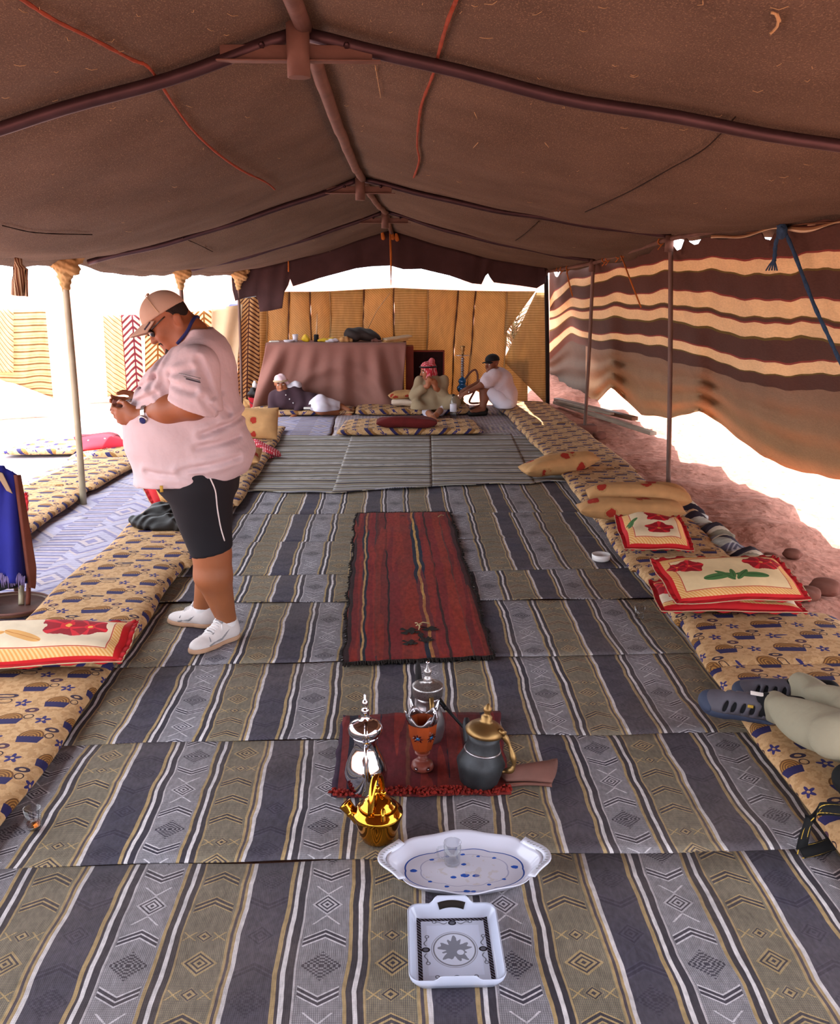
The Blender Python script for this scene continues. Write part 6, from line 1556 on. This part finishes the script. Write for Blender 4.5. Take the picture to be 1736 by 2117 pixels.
sob('robe', rb, .010, M['thobe'], t, disp=wr_(.008, 30, 2.0), cuts=[below((0, 0, .105), (0, 0, -1))], smooth=2)
sob('trouser_cuff', [cap(q(880, 846, -.26), q(888, 853, -.30), .062), cap(q(914, 840, -.24), q(909, 845, -.28), .058)], .010, M['whitecloth'], t, disp=wr_(.004, 40))
hsc = [ell(HW3(0, -.012, .050), (.088, .106, .088), HR3, k=.03), ell(HW3(.0, -.075, -.035), (.075, .05, .10), HR3, k=.04), cap(HW3(-.072, .0, .0), HW3(-.062, .03, -.115), .032, .045, k=.04), cap(HW3(.072, .0, .0), HW3(.075, -.02, -.115), .032, .05, k=.04), cap(HW3(.03, -.07, -.10), HW3(.12, -.10, -.135), .055, .04, k=.04), cap(HW3(-.03, -.05, .1), HW3(.02, -.09, .13), .03, .04, k=.03)]
sob('headscarf', hsc, .0075, M['keffiyeh'], t, disp=wr_(.006, 60, 1), cuts=[lambda x, y, z: np.where((z > hc[2]-.15), ((x-HW3(0, .072, 0)[0])*HR3[0, 1]+(y-HW3(0, .072, 0)[1])*HR3[1, 1])-np.clip((z-hc[2]-.03)*2, 0, .05), -.1)])
obj('head_cord', *tube([HW3(.094*math.cos(a), -.012+.112*math.sin(a), .062+.010*math.sin(a)) for a in np.linspace(0, 6.28, 40)], .012, 8)[:2], M['blackcord'], t, label='black head cord')
obj('moustache', *tube([HW3(-.026, .094, -.056), HW3(0, .104, -.050), HW3(.026, .094, -.056)], [.004, .006, .004], 6)[:2], M['hair'], t)

# ---- man seated at right with black cap, arms on his knees
q = lambda x, y, dy=0.0: PY(x, y, 12.45)+np.array([0, dy, 0])
t = thing('person', q(1030, 845), 'seated man in white t-shirt and black cap, arm over raised knees', 'person')
hc = q(1017, 752); hf = (-.80, -.60, -.06); h, hs, HW4, HR4 = head(hc, hf, (-.08, 0, 1), 1.0)
sl, sr = q(1020, 775, -.14), q(1034, 774, .16); el, er = q(992, 793, -.20), q(996, 792, .10); wl, wr3 = q(966, 806, -.22), q(968, 803, .02)
hpL, hpR = q(1040, 832, -.10), q(1042, 830, .12); kl, kr = q(998, 796, -.10), q(1000, 798, .14); al, ar = q(995, 843, -.14), q(1000, 843, .12)
pr = h+[cap(q(1030, 772), HW4(0, -.03, -.07), .06, .055), cap(sl, el, .052, .045), cap(el, wl, .043, .030), cap(sr, er, .052, .045), cap(er, wr3, .043, .03), cap(hpL, kl, .085, .062, k=.03), cap(kl, (kl+al)/2+(.02, 0, 0), .060, .058, k=.03), cap((kl+al)/2+(.02, 0, 0), al, .058, .04, k=.03), cap(hpR, kr, .085, .062, k=.03), cap(kr, ar, .06, .04, k=.03), cap(al, al+(-.15, -.07, -.03), .045, .032), cap(ar, ar+(-.15, -.04, -.03), .045, .032), cap(q(1046, 820), q(1035, 785), .13, .15, k=.05)]
pr += hand(wl, (-.85, -.1, -.35), (-.2, .3, -.9), (0, .9, .2), .35)+hand(wr3, (-.85, -.2, -.3), (-.2, .2, -.9), (0, -.9, .2), .35)
sob('body', pr, .0075, M['skin3'], t, subs=hs); eyes(HW4, HR4, t)
tb = [ell(q(1034, 790), (.16, .19, .19), roty(.35), k=.06), ell(q(1046, 815), (.155, .17, .17), k=.06), cap(sl, sl+(el-sl)*.60, .085, .095, k=.04), cap(sr, sr+(er-sr)*.60, .085, .095, k=.04), cap(q(1034, 774), sl, .075, .085, k=.04), ell(q(1044, 832), (.165, .19, .11), k=.05)]
sob('shirt', tb, .010, M['shirt'], t, disp=wr_(.007, 28, 3.0), smooth=2)
sob('shorts', [cap(hpL, hpL+(kl-hpL)*.62, .115, .095, k=.04), cap(hpR, hpR+(kr-hpR)*.62, .115, .095, k=.04), ell(q(1042, 834), (.16, .2, .10), k=.05)], .010, M['whitecloth'], t, disp=wr_(.005, 30, 1.0), cuts=[below((0, 0, .11), (0, 0, -1))])
sob('cap', [ell(HW4(0, -.008, .048), (.090, .108, .085), HR4)], .0075, M['blackcap'], t, cuts=[below(HW4(0, 0, .038), HR4@np.array([0, .05, -1.0]))])
V, Fc, U = slab(14, 8, lambda a, b: HW4((a-.5)*.155, .078+.085*b*(1-1.6*(a-.5)**2)-.03*(2*a-1)**2, .046-.012*b-.02*(2*a-1)**2), .006); obj('cap_brim', V, Fc, M['blackcap'], t, uv=U)
for a in (al, ar): sob('shoe', [cap(a+(.03, 0, -.05), a+(-.16, -.06, -.05), .045, .04), ell(a+(-.15, -.055, -.05), (.06, .05, .04))], .009, M['blackleather'], t, cuts=[below((0, 0, a[2]-.085), (0, 0, -1))], label='dark shoe')
obj('wristband', *tube([wl+.036*np.array([0.3*math.sin(a), math.cos(a), .95*math.sin(a)]) for a in np.linspace(0, 6.28, 18)], .006, 6)[:2], M['steelw'], t)

# ---- person reclining before the table
q = lambda x, y, dy=0.0: PY(x, y, 12.58)+np.array([0, dy, 0])
t = thing('person', q(630, 856), 'reclining man in dark tunic, white trousers and pale headscarf, leaning on elbow', 'person')
hc = q(580.5, 793); hf = (.10, -.98, -.12); h, hs, HW5, HR5 = head(hc, hf, (-.06, 0, 1), 1.0)
sl, sr = q(566, 818, 0), q(612, 806, .03); el, er = q(566, 846, -.12), q(628, 834, -.12); wl, wr4 = q(578, 856, -.28), q(608, 858, -.26)
hpv = q(645, 836, 0); kn = q(668, 842, -.30); kn2 = q(664, 828, -.18); ank = q(708, 851, -.12); ank2 = q(706, 840, -.05)
pr = h+[cap(q(584, 808), HW5(0, -.02, -.07), .06, .055), cap(sl, el, .05, .045), cap(el, wl, .043, .03), cap(sr, er, .052, .045), cap(er, wr4, .043, .03), cap(q(590, 822), hpv, .14, .13, k=.05), cap(hpv, kn, .09, .065), cap(kn, ank, .06, .042), cap(hpv, kn2, .09, .065), cap(kn2, ank2, .06, .042), cap(ank, q(726, 855, -.18), .04, .03), cap(ank2, q(722, 846, -.12), .04, .03)]
pr += hand(wl, (.55, -.7, -.25), (.2, .2, -.9), (.6, .6, 0), .7)+hand(wr4, (-.5, -.75, -.3), (0, .1, -.95), (-.6, .5, 0), .5)
sob('body', pr, .0075, M['skin2'], t, subs=hs); eyes(HW5, HR5, t)
tn = [ell(q(588, 828, 0), (.19, .13, .14), roty(.35), k=.05), cap(q(592, 826), hpv, .165, .145, k=.06), cap(sl, el, .075, .07, k=.04), cap(el, el+(wl-el)*.75, .068, .052, k=.03), cap(sr, er, .078, .068, k=.04), cap(er, er+(wr4-er)*.8, .066, .05, k=.03), cap(q(570, 820), q(608, 812), .075, .075, k=.04), cap(hpv, q(655, 838, -.14), .15, .11, k=.05)]
sob('tunic', tn, .010, M['maroon'], t, disp=wr_(.007, 32, 1.5), cuts=[below((0, 0, .085), (0, 0, -1))], smooth=2)
for x, y in ((591, 816.5), (598.5, 825), (606, 833)):
    a = on_surf(tn, x, y, 12.2, 12.9, 300)
    if a is not None: obj('button', *ellmesh(a+(0, -.006, 0), (.009, .006, .009)), M['piping'], t)
sob('trousers', [cap(q(655, 836, -.1), kn2, .12, .095, k=.04), cap(kn2, ank2, .095, .066, k=.04), cap(q(655, 842, -.14), kn, .11, .09, k=.04), cap(kn, ank, .09, .062, k=.04)], .010, M['whitecloth'], t, disp=wr_(.006, 34, 2.2), cuts=[below((0, 0, .085), (0, 0, -1)), below(q(704, 845), (1, 0, 0))], smooth=2)
hsc = [ell(HW5(0, -.012, .055), (.087, .106, .075), HR5, k=.03), ell(HW5(0, -.06, -.02), (.075, .05, .08), HR5, k=.04), cap(HW5(-.088, -.01, .0), HW5(-.125, .02, -.16), .028, .036, k=.04), cap(HW5(-.125, .02, -.16), HW5(-.14, .03, -.24), .034, .012, k=.03)]
hz0 = HW5(0, 0, .030)[2]
sob('headscarf', hsc, .0075, M['scarf'], t, disp=wr_(.005, 60, 1), cuts=[lambda x, y, z: np.where((x > HW5(-.075, 0, 0)[0]) & (y < HW5(0, .02, 0)[1]), hz0-z, -.1)])
obj('scarf_band', *tube([HW5(.089*math.cos(a), -.012+.107*math.sin(a), .038+.012*math.sin(a)) for a in np.linspace(0, 6.28, 36)], .014, 8)[:2], M['cream'], t, label='pale rolled scarf band')
sob('shoulder_cloth', [cap(q(597, 803, .02), q(612, 799, .04), .062, .075, k=.04)], .010, M['plastic'], t, disp=wr_(.006, 50), label='pale cloth over the shoulder')
tag(obj('cigarette_pack', *box(q(639, 855.5, -.28)*np.array([1, 1, 0])+np.array([0, 0, .125]), (.088, .055, .024), None, .003)[:2], M['paper']), 'small white cigarette pack on the mattress before the reclining man', 'pack')
tag(obj('cigarette', *tube([q(600, 857, -.33), q(606, 854.5, -.33)], .006, 8)[:2], M['paper']), 'white cigarette held low by the reclining man', 'cigarette')
# ------------------------------------------------------------------ table with cloth, things on it
TY0, TY1 = 12.95, 13.5
tl, tr_ = PY(551, 712, TY0), PY(840, 714, TY0); TZ = .93
t = thing('table', ((tl[0]+tr_[0])/2, 13.2, 0), 'long table against the reed wall hidden by a brown draped cloth', 'table')
t_tab = t
obj('tabletop', *box(((tl[0]+tr_[0])/2, 13.22, TZ-.025), (tr_[0]-tl[0]-.02, .54, .04), bev=.006)[:2], M['dwood'], t)
for sx in (tl[0]+.06, tr_[0]-.06):
    for y in (13.02, 13.42): obj('leg', *box((sx, y, (TZ-.045)/2), (.05, .05, TZ-.045), bev=.005)[:2], M['dwood'], t)
def drape(a, b):
    # b 0 = back of the table top, .3 = front edge, 1 = floor
    bl_, br_ = P(533, 838)[0]-.02, P(832, 838)[0]
    x = tl[0]+(tr_[0]-tl[0])*a
    if b < .3: return np.array([x, 13.48-(13.48-12.94)*b/.3, TZ+.006])
    f = (b-.3)/.7
    xb = -1.98+(.10+1.98)*a; xx = x+(xb-x)*f
    g = math.sin(a*math.pi*5.2+.6+1.2*f*math.sin(a*5))+.5*math.sin(a*31+f*2)
    sw = abs(a-.5)*2
    g2 = math.sin((a-.5)*22+3.5*f*(a-.5)*2)
    g2 = math.sin((a-.5)*30*(1-.35*f))+.6*math.sin((a-.42)*57*(1-.25*f))
    y = 12.92-.03*f-.05*f*g*(.4+.6*sw)-.040*min(1, f*3)*g2*(.45+.7*sw)
    z = TZ+.004-(TZ-.02)*f
    y -= .05*math.exp(-((f-.35-.9*(a-.55)**2*4)/.10)**2)+.04*math.exp(-((f-.62-.8*(a-.5)**2*4)/.10)**2)
    return np.array([xx, y, z])
V, Fc, U = slab(110, 44, drape, .008, uvf=lambda a, b: (a*2, b))
tag(obj('table_cloth', V, Fc, M['tcloth'], uv=U), 'brown cloth draped in folds over the table front behind the reclining man', 'tablecloth')
V, Fc, U = slab(6, 20, lambda a, b: np.array([tl[0]-.012-.05*b-.012*math.sin(b*4), 13.46-.5*a, TZ-.0-(TZ-.03)*b]), .008)
obj('side_fall', V, Fc, M['tcloth'], bpy.data.objects['table_cloth'], uv=U)
def tt(x, y=13.15): return np.array([PY(x, 712, y)[0], y, TZ+.012])
c = tt(611); t = thing('plastic_cup', c, 'cloudy plastic cup on the left of the draped table', 'cup')
obj('tumbler', *lathe([(0, 0), (.034, 0), (.042, .105), (.039, .105), (.032, .006), (0, .006)], c, 20)[:2], M['plastic'], t); obj('rim', *lathe([(.041, .100), (.045, .104), (.041, .108), (.039, .104), (.041, .100)], c, 20)[:2], M['glass'], t)
for (x, y, m, lab) in ((597, 13.1, 'plastic', 'flat clear tub left of the cup on the table'), (567, 13.12, 'paper', 'small folded napkin at left end of the table')):
    c = tt(x, y); tag(obj('plastic_tub' if m == 'plastic' else 'napkin', *(lathe([(0, 0), (.06, 0), (.075, .03), (.07, .03), (.055, .005), (0, .005)], c, 18)[:2] if m == 'plastic' else box(c+(0, 0, .008), (.13, .09, .016), rotz(.3), .006)[:2]), M[m]), lab, 'tub' if m == 'plastic' else 'napkin')
for x, w_, h_, lab in ((632.5, .062, .10, 'upright yellow bag on the table between the cup and candle'), (672, .12, .055, 'flat yellow bag on the table right of the candle')):
    c = tt(x); sob('yellow_bag', [ell(c+(0, 0, h_*.42), (w_, .05, h_*.5), k=.03), cap(c+(.0 if w_ < .1 else .08, 0, h_*.6), c+(.0 if w_ < .1 else .12, 0, h_*.95), .02, .012, k=.03)], .008, M['yellow'], None, disp=wr_(.007, 60, x), cuts=[below(c, (0, 0, -1))]); tag([o for o in bpy.data.objects if o.name.startswith('yellow_bag')][-1], lab, 'bag')
c = tt(654); t = thing('candle', c, 'tall white candle in a dark holder on the draped table', 'candle')
obj('holder', *lathe([(0, 0), (.034, 0), (.034, .098), (.028, .102), (.022, .09), (0, .085)], c, 20)[:2], M['blackcap'], t)
obj('taper', *tube([c+(.005, 0, .085), c+(.012, 0, .22), c+(.022, 0, .385)], [.012, .010, .005], 10)[:2], M['cream'], t)
obj('wick', *tube([c+(.022, 0, .38), c+(.023, 0, .40)], .002, 5)[:2], M['dark'], t)
c = tt(745, 13.2); sob('dark_coat', [ell(c+(-.02, 0, .10), (.22, .14, .085), k=.06), ell(c+(.17, .0, .07), (.13, .12, .06), roty(.3), k=.05), cap(c+(-.15, -.02, .14), c+(.12, 0, .13), .05, .035, k=.05), ell(c+(-.12, -.05, .05), (.1, .07, .05), k=.04)], .010, M['coat'], None, disp=wr_(.010, 34, .5), cuts=[below(c, (0, 0, -1))]); tag(bpy.data.objects['dark_coat'], 'heap of dark coat lying on the table top', 'coat')
c = tt(712, 13.08); sob('brown_paper_bag', [ell(c+(0, 0, .035), (.075, .05, .045), k=.03), ell(c+(.07, .02, .03), (.05, .04, .03), k=.03)], .008, M['blanket'], None, disp=wr_(.009, 75, 1.0), cuts=[below(c, (0, 0, -1))]); tag(bpy.data.objects['brown_paper_bag'], 'crumpled brown paper bag in front of the dark coat', 'bag')
c = tt(690, 13.1); sob('white_plastic_bag', [ell(c+(0, 0, .02), (.07, .05, .028), k=.03), ell(c+(-.06, -.02, .015), (.06, .04, .02), k=.03)], .008, M['plastic'], None, disp=wr_(.007, 70, 2), cuts=[below(c, (0, 0, -1))]); tag(bpy.data.objects['white_plastic_bag'], 'flattened white plastic bag beside the yellow bag', 'bag')
c = tt(775, 13.1); sob('tissue', [ell(c+(0, 0, .02), (.05, .04, .03), k=.03), ell(c+(.05, 0, .015), (.035, .03, .02), k=.02)], .007, M['leather'], None, disp=wr_(.008, 80, 3), cuts=[below(c, (0, 0, -1))]); tag(bpy.data.objects['tissue'], 'crumpled pinkish cloth in front of coat on table', 'cloth')
fx = tt(815, 13.15); t = thing('folded_blanket', fx, 'folded pale striped blanket on the right end of the table', 'blanket')
for k, (w_, z, m, yaw) in enumerate(((.34, .012, 'blanket', .2), (.36, .036, 'blanket', .22), (.38, .058, 'cream', .26))): obj('fold', *box(fx+(.02*k, 0, z), (w_, .26, .022), rotz(yaw)@roty(-.12), .010)[:2], M[m], t)
V, Fc, U = slab(14, 8, lambda a, b: fx+np.array([-.17+.30*a, -.15-.02*math.sin(a*6), .01-.075*b*(1-.5*abs(2*a-1))]), .008); obj('hanging_edge', V, Fc, M['blanket'], t, uv=U)
# red brown cupboard leaf beside table, dark panel against the wall
c = PY(838, 775, 13.35); obj('end_panel', *box((c[0]+.06, 13.4, .44), (.11, .34, .86), None, .008)[:2], M['cupboard'], t_tab, label='red-brown wooden end panel')
a, b = PY(846, 724, 13.55), PY(918, 836, 13.55); t = thing('dark_board', ((a[0]+b[0])/2, 13.55, 0), 'dark patterned board leaning on reed wall behind headscarf man', 'board')
obj('board', *box(((a[0]+b[0])/2, 13.55, (a[2]+.0)/2+.0), (b[0]-a[0], .03, a[2]), bev=.006)[:2], M['darkpanel'], t)
for sx in (a[0]+.012, b[0]-.012): obj('frame_strip', *box((sx, 13.53, a[2]/2), (.022, .02, a[2]), bev=.004)[:2], M['cupboard'], t)
obj('frame_strip', *box(((a[0]+b[0])/2, 13.53, a[2]-.012), (b[0]-a[0], .02, .022), bev=.004)[:2], M['cupboard'], t)
# water pipe
c = PY(955, 838, 12.75); c = np.array([c[0], 12.75, .112]); 
t = thing('water_pipe', c, 'tall brass and blue water pipe between the two seated men', 'water pipe')
H_ = PY(955, 740, 12.75)[2]-.112; g = lambda f: H_*f
obj('base', *lathe([(0, 0), (.05, 0), (.055, .012), (.03, .03), (.018, .05), (.024, .07), (.016, .09), (.026, .11), (.018, .13), (.02, .15)], c, 22)[:2], M['brass'], t)
obj('glass_bowl', *lathe([(.02, .15), (.055, .17), (.075, .205), (.075, .235), (.05, .265), (.045, .285), (.058, .31), (.05, .34), (.03, .36), (.02, .375)], c, 26)[:2], M['teal'], t, label='blue painted bowl')
pf = [(.018, .37)]
for k in range(8): z = .385+k*.032; pf += [(.016, z), (.026, z+.010), (.026, z+.018), (.015, z+.028)]
obj('stem', *lathe(pf+[(.014, .65)], c, 18)[:2], M['oldsilver'], t)
obj('ash_plate', *lathe([(0, .655), (.10, .668), (.102, .672), (.09, .674), (0, .664)], c, 28)[:2], M['steelw'], t)
obj('tobacco_bowl', *lathe([(0, .665), (.014, .668), (.02, .70), (.014, .715), (.03, .74), (.022, .76), (.036, .79), (.03, .80), (.01, .795), (0, .79)], c, 20)[:2], M['brass'], t)
hp = spline([c+(.03, 0, .33), c+(.08, .02, .40), c+(.14, .04, .455), c+(.19, .05, .46), c+(.215, .03, .36), c+(.18, 0, .2), c+(.10, -.02, .03), c+(.22, -.06, .02)], 40)
obj('hose', *tube(hp, .014, 9)[:2], M['leather'], t); obj('mouthpiece', *tube([hp[-1], hp[-1]+(.08, -.02, .02)], [.012, .007], 8)[:2], M['cream'], t)
# water bottle
c = P(937, 868, .01); c = np.array([c[0], c[1]+.04, .014]); t = thing('water_bottle', c, 'clear plastic water bottle standing on rug before seated men', 'bottle')
obj('bottle', *lathe([(0, 0), (.040, 0), (.043, .01), (.043, .09), (.040, .10), (.043, .11), (.043, .21), (.040, .235), (.028, .27), (.016, .29), (.015, .31), (.012, .31), (.012, .29), (.025, .268), (.038, .23), (.040, .11), (.040, .012), (0, .010)], c, 24)[:2], M['glass'], t)
obj('label', *lathe([(.0435, .10), (.0445, .105), (.0445, .195), (.0435, .20)], c, 24)[:2], M['plastic'], t, label='pale paper label'); obj('bottle_cap', *lathe([(.0, .328), (.016, .328), (.017, .305), (.014, .304)], c, 18)[:2], M['blackcap'], t)
obj('water', *lathe([(0, .012), (.0385, .013), (.0385, .10), (0, .10)], c, 20)[:2], M['glass'], t)
# bag and red bucket behind the table at left
c = PY(529, 838, 13.0); t = thing('red_bucket', (c[0], 13.0, .0), 'red bucket with a dark bag on it, left of the draped table', 'bucket')
obj('bucket', *lathe([(0, 0), (.075, 0), (.10, .17), (.106, .172), (.106, .18), (.096, .18), (.074, .008), (0, .008)], (c[0], 13.0, .0), 22)[:2], M['crimson'], t); obj('handle', *tube([(c[0]-.1, 13.0, .17), (c[0]-.07, 12.93, .12), (c[0], 12.9, .10), (c[0]+.07, 12.93, .12), (c[0]+.1, 13, .17)], .005, 6, sub=16)[:2], M['steel'], t)
b0 = (c[0]-.02, 13.0, .235); sob('dark_bag', [ell(b0, (.09, .08, .055), k=.03), ell((c[0]-.03, 12.99, .29), (.045, .05, .04), k=.03)], .009, M['blackleather'], None, disp=wr_(.006, 60)); tag(bpy.data.objects['dark_bag'], 'dark bag resting on the red bucket beside the table', 'bag')
c = PY(527, 806, 13.02); tag(obj('white_bottle', *lathe([(0, 0), (.035, .0), (.037, .05), (.02, .075), (.016, .095), (0, .097)], (c[0]+.0, 13.02, .318), 16)[:2], M['ceramic']), 'small white bottle top showing above the dark bag', 'bottle')
c = P(503, 838); tag(obj('straw_heap', *sdf([ell((c[0]-.02, 13.3, .05), (.16, .12, .09), k=.05), ell((c[0]+.12, 13.2, .04), (.12, .1, .06), k=.05)], .011, disp=wr_(.012, 60), cuts=[below((0, 0, .004), (0, 0, -1))]), M['blanket']), 'small heap of crumpled tan cloth at foot of chevron mat', 'cloth')

# ------------------------------------------------------------------ wind screens on the left and rear left
def screen(name, quad, m, label, cat='screen', amp=.05, f=8.0, group=None, uvs=1.0, nu=40, nv=24, low=None, parent=None, kind=None):
    """quad: world TL, TR, BR, BL"""
    q = [np.asarray(p, float) for p in quad]; w_ = np.linalg.norm(q[1]-q[0]); h_ = np.linalg.norm(q[3]-q[0])
    n = nrm(np.cross(q[1]-q[0], q[3]-q[0]))
    def fn(a, b):
        p = (q[0]*(1-a)+q[1]*a)*(1-b)+(q[3]*(1-a)+q[2]*a)*b
        if low: p = p+(q[0]*(1-a)+q[1]*a-p)*0+np.array([0, 0, low(a)*b])
        return p+n*amp*(math.sin(a*f+b*1.2)+.3*math.sin(a*f*2.3+b*4))*(.4+.6*b)
    V, Fc, U = slab(nu, nv, fn, .008, uvf=lambda a, b: (a*w_, (1-b)*h_))
    o = obj(name, V, Fc, m, uv=U); return tag(o, label, cat, group)
ch1 = chevron_mat('chevron_reed_brown', .26, '#43201a', '#b58a58', .25, .060)
ch2 = chevron_mat('chevron_cloth_red', .34, '#7a3040', '#e2cdbc', .40, .10, edge='#8a2038')
ch3 = chevron_mat('chevron_cloth_tan', .40, '#8a5a28', '#e0cca4', .45, .085)
hl1 = hlines_mat('lined_reed', '#e2d2aa', '#94744a', .085, .0, .45); hl2 = hlines_mat('slant_reed', '#e6d6ae', '#a08050', .075, .9, .45)
# folded chevron mat hanging at rear left corner
screen('chevron_mat', [PY(497, 618, 13.45), PY(536, 612, 13.45), PY(536, 832, 13.45), PY(488, 836, 13.45)], ch1, 'brown chevron patterned reed mat hanging left of the table', amp=.03, f=7, nu=24)
V, Fc, U = slab(18, 24, lambda a, b: PY(437-22*0+a*(502-437)-(a*16*b), (638-a*9)+(822-638)*b+4*b*a, 13.25+.04*math.sin(a*8+b*3)), .008)
tag(obj('cream_cloth', V, Fc, M['cream'], uv=U), 'cream cloth hanging just behind the standing man’s back', 'cloth')
screen('chevron_screen', [PY(395, 645, 14.6), PY(440, 641, 14.6), PY(446, 815, 14.6), PY(395, 820, 14.6)], ch3, 'pale chevron cloth screen right behind the standing man’s neck', amp=.02, nu=16)
def lift(a): return 0.0
screen('tan_screen', [PY(213, 652, 14.2), PY(251, 652, 14.2), PY(262, 815, 14.2), PY(222, 820, 14.2)], hl2, 'sunlit tan slanting-weave screen left of the red chevron strip', amp=.02, nu=14)
screen('chevron_screen', [PY(250, 651, 14.2), PY(288, 651, 14.2), PY(298, 812, 14.2), PY(262, 816, 14.2)], ch2, 'red and white chevron strip of wind screen left of the standing man', amp=.02, nu=14)
screen('chevron_screen', [PY(299, 651, 14.25), PY(352, 651, 14.25), PY(352, 815, 14.25), PY(300, 815, 14.25)], ch3, 'tan chevron wind screen mostly hidden behind the standing man’s chest', amp=.02, nu=14)
V, Fc, U = slab(30, 20, lambda a, b: PY(-60+a*154+(16*b if a > .5 else 0)*a, 640-8*(1-a)+(822-640-(1-a)*55)*b, 12.6+.12*math.sin(a*9)), .01)
tag(obj('lined_screen', V, Fc, hl1, uv=np.stack([V[:, 0], V[:, 2]], 1)), 'sunlit reed screen with horizontal lines at far left edge', 'screen')
V, Fc, U = slab(14, 20, lambda a, b: PY(-40+a*68, 640+(770-640)*b, 12.4+.12*math.sin(a*5)), .01)
tag(obj('lined_screen', V, Fc, hl2, uv=np.stack([V[:, 0], V[:, 2]], 1)), 'sunlit reed screen with slanting lines at the left edge of photo', 'screen')
# ------------------------------------------------------------------ outside: car, boards, stones, bush
CYR = 34.0
ca = PY(468, 0, CYR)[0]
def car(cx, cy, label):
    t = thing('car', (cx, cy, -.03), label, 'car'); z0 = -.03
    obj('body', *box((cx, cy+1.6, z0+.62), (1.75, 3.9, .62), bev=.14)[:2], M['carblue'], t)
    pr_v = [(-.78, -.0), (.78, 0), (.70, .62), (-.70, .62)]
    V = [(cx+x, cy+.9+(y*.7 if 1 else 0), z0+.92+y) for x, y in pr_v]+[(cx+x, cy+3.3-(y*.3), z0+.92+y) for x, y in pr_v]
    obj('cabin', V, [(3, 2, 1, 0), (4, 5, 6, 7), (0, 1, 5, 4), (1, 2, 6, 5), (2, 3, 7, 6), (3, 0, 4, 7)], M['carwhite'], t, smooth=False)
    V, Fc, U = slab(6, 4, lambda a, b: np.array([cx+(a-.5)*(1.40-.12*b), cy+.95+.36*b-.03, z0+1.0+.46*b]), .02); obj('windscreen', V, Fc, M['lens'], t)
    for sx in (-.78, .78):
        for y in (.55, 2.75): obj('wheel', *lathe([(0, -.11), (.20, -.11), (.33, -.10), (.36, 0), (.33, .10), (.20, .11), (0, .11)], (cx+sx, cy+y, z0+.36), 22, roty(math.pi/2))[:2], M['rubber'], t)
        obj('headlamp', *ellmesh((cx+sx*.78, cy-.34, z0+.66), (.11, .05, .09)), M['ceramic'], t)
    obj('bumper', *box((cx, cy-.40, z0+.42), (1.7, .14, .16), bev=.04)[:2], M['steelw'], t)
    obj('roof_rack', *tube([(cx-.6, cy+1.5, z0+1.6), (cx+.6, cy+1.5, z0+1.6), (cx+.6, cy+3, z0+1.6), (cx-.6, cy+3, z0+1.6), (cx-.6, cy+1.5, z0+1.6)], .02, 6)[:2], M['steel'], t)
car(ca+.45, CYR, 'distant white and blue car in the glare behind the standing man')
for (x0, y0, x1, y1, w_, h_, m, lab) in ((1150, 828, 1312, 868, .10, .05, 'dwood', 'dark wooden beam on the sand by the rear corner, outermost'), (1152, 832, 1265, 858, .07, .03, 'wood', 'short pale board lying between the two long beams'), (1148, 834, 1350, 899, .09, .04, 'wood', 'longest grey board lying on the sand nearest the mattresses')):
    zz = .03 if m != 'wood' or x1 > 1300 else .075; a, b = P(x0, y0, zz), P(x1, y1, zz); d = b-a; yaw = math.atan2(d[1], d[0]); 
    tag(obj('wood_board', *box((a+b)/2+(0, 0, .015), (np.linalg.norm(d), w_, h_), rotz(yaw), .006)[:2], M[m]), lab, 'board', None)
for k, (x, y, r, lab) in enumerate(((1704, 1222, .075, 'largest brown stone on the sand at right edge'), (1636, 1150, .05, 'small stone on the sand behind the stacked cushions'), (1590, 1160, .05, 'small brown stone touching the rear of stacked cushions'), (1238, 905, .07, 'stone beside the base of the second right pole'), (1668, 1235, .06, 'flat stone just right of the stacked cushions'))):
    c = P(x, y); sob('stone', [ell((c[0], c[1], r*.35), (r*1.2, r, r*.7), k=.03), ell((c[0]+r*.5, c[1]+r*.2, r*.3), (r*.8, r*.9, r*.5), k=.03)], r/9, M['stone'], None, disp=lambda x_, y_, z_, r=r: r*.10*np.sin(x_*6/r*.5+y_*4/r)*np.sin(z_*5/r)); tag([o for o in bpy.data.objects if o.name.startswith('stone')][-1], lab, 'stone')
# crumpled dark cloth between mattress and sand on the right
V, Fc, U = slab(40, 10, lambda a, b: np.array([2.16+.22*b+.03*math.sin(a*19), 5.55+1.75*a, .035+.05*math.sin(math.pi*b)*(1+.7*math.sin(a*33))+.02*math.sin(a*61+b*5)]), .008)
tag(obj('dark_cloth', V, Fc, hstripe_mat('dark_striped_cloth', .2), uv=V[:, :2]*.6), 'crumpled dark striped cloth between right mattress and the sand', 'cloth')
# black cables on the ground at left
tag(obj('black_rope', *tube(spline([P(80, 1000, .02), P(120, 975, .02), P(150, 960, .02), P(172, 948, .02)], 20), .012, 6)[:2], M['dark']), 'black rope lying along the outer left mattresses in the sun', 'rope')
# dry bush outside the slit
bx = PY(1062, 700, 19.0); t = thing('dry_bush', (bx[0], 19.0, -.03), 'dry branching bush outside, seen through the slit in the reed wall', 'bush')
obj('trunk', *tube([(bx[0], 19, -.03), (bx[0]+.05, 19, .5), (bx[0]-.05, 19, 1.1)], [.06, .045, .02], 7)[:2], M['bush'], t)
mb = MB()
for k in range(90):
    z = rnd.uniform(.3, 1.2); a = rnd.uniform(0, 6.28); p = np.array([bx[0]+rnd.uniform(-.05, .05), 19, z]); d = np.array([math.cos(a), math.sin(a), rnd.uniform(.1, 1.0)])*rnd.uniform(.3, .7)
    mb.add(*tube([p, p+d*.5+(0, 0, rnd.uniform(-.05, .1)), p+d], [.012, .009, .003], 5))
o = mb.build('twigs', M['bush'], t); o['kind'] = 'stuff'
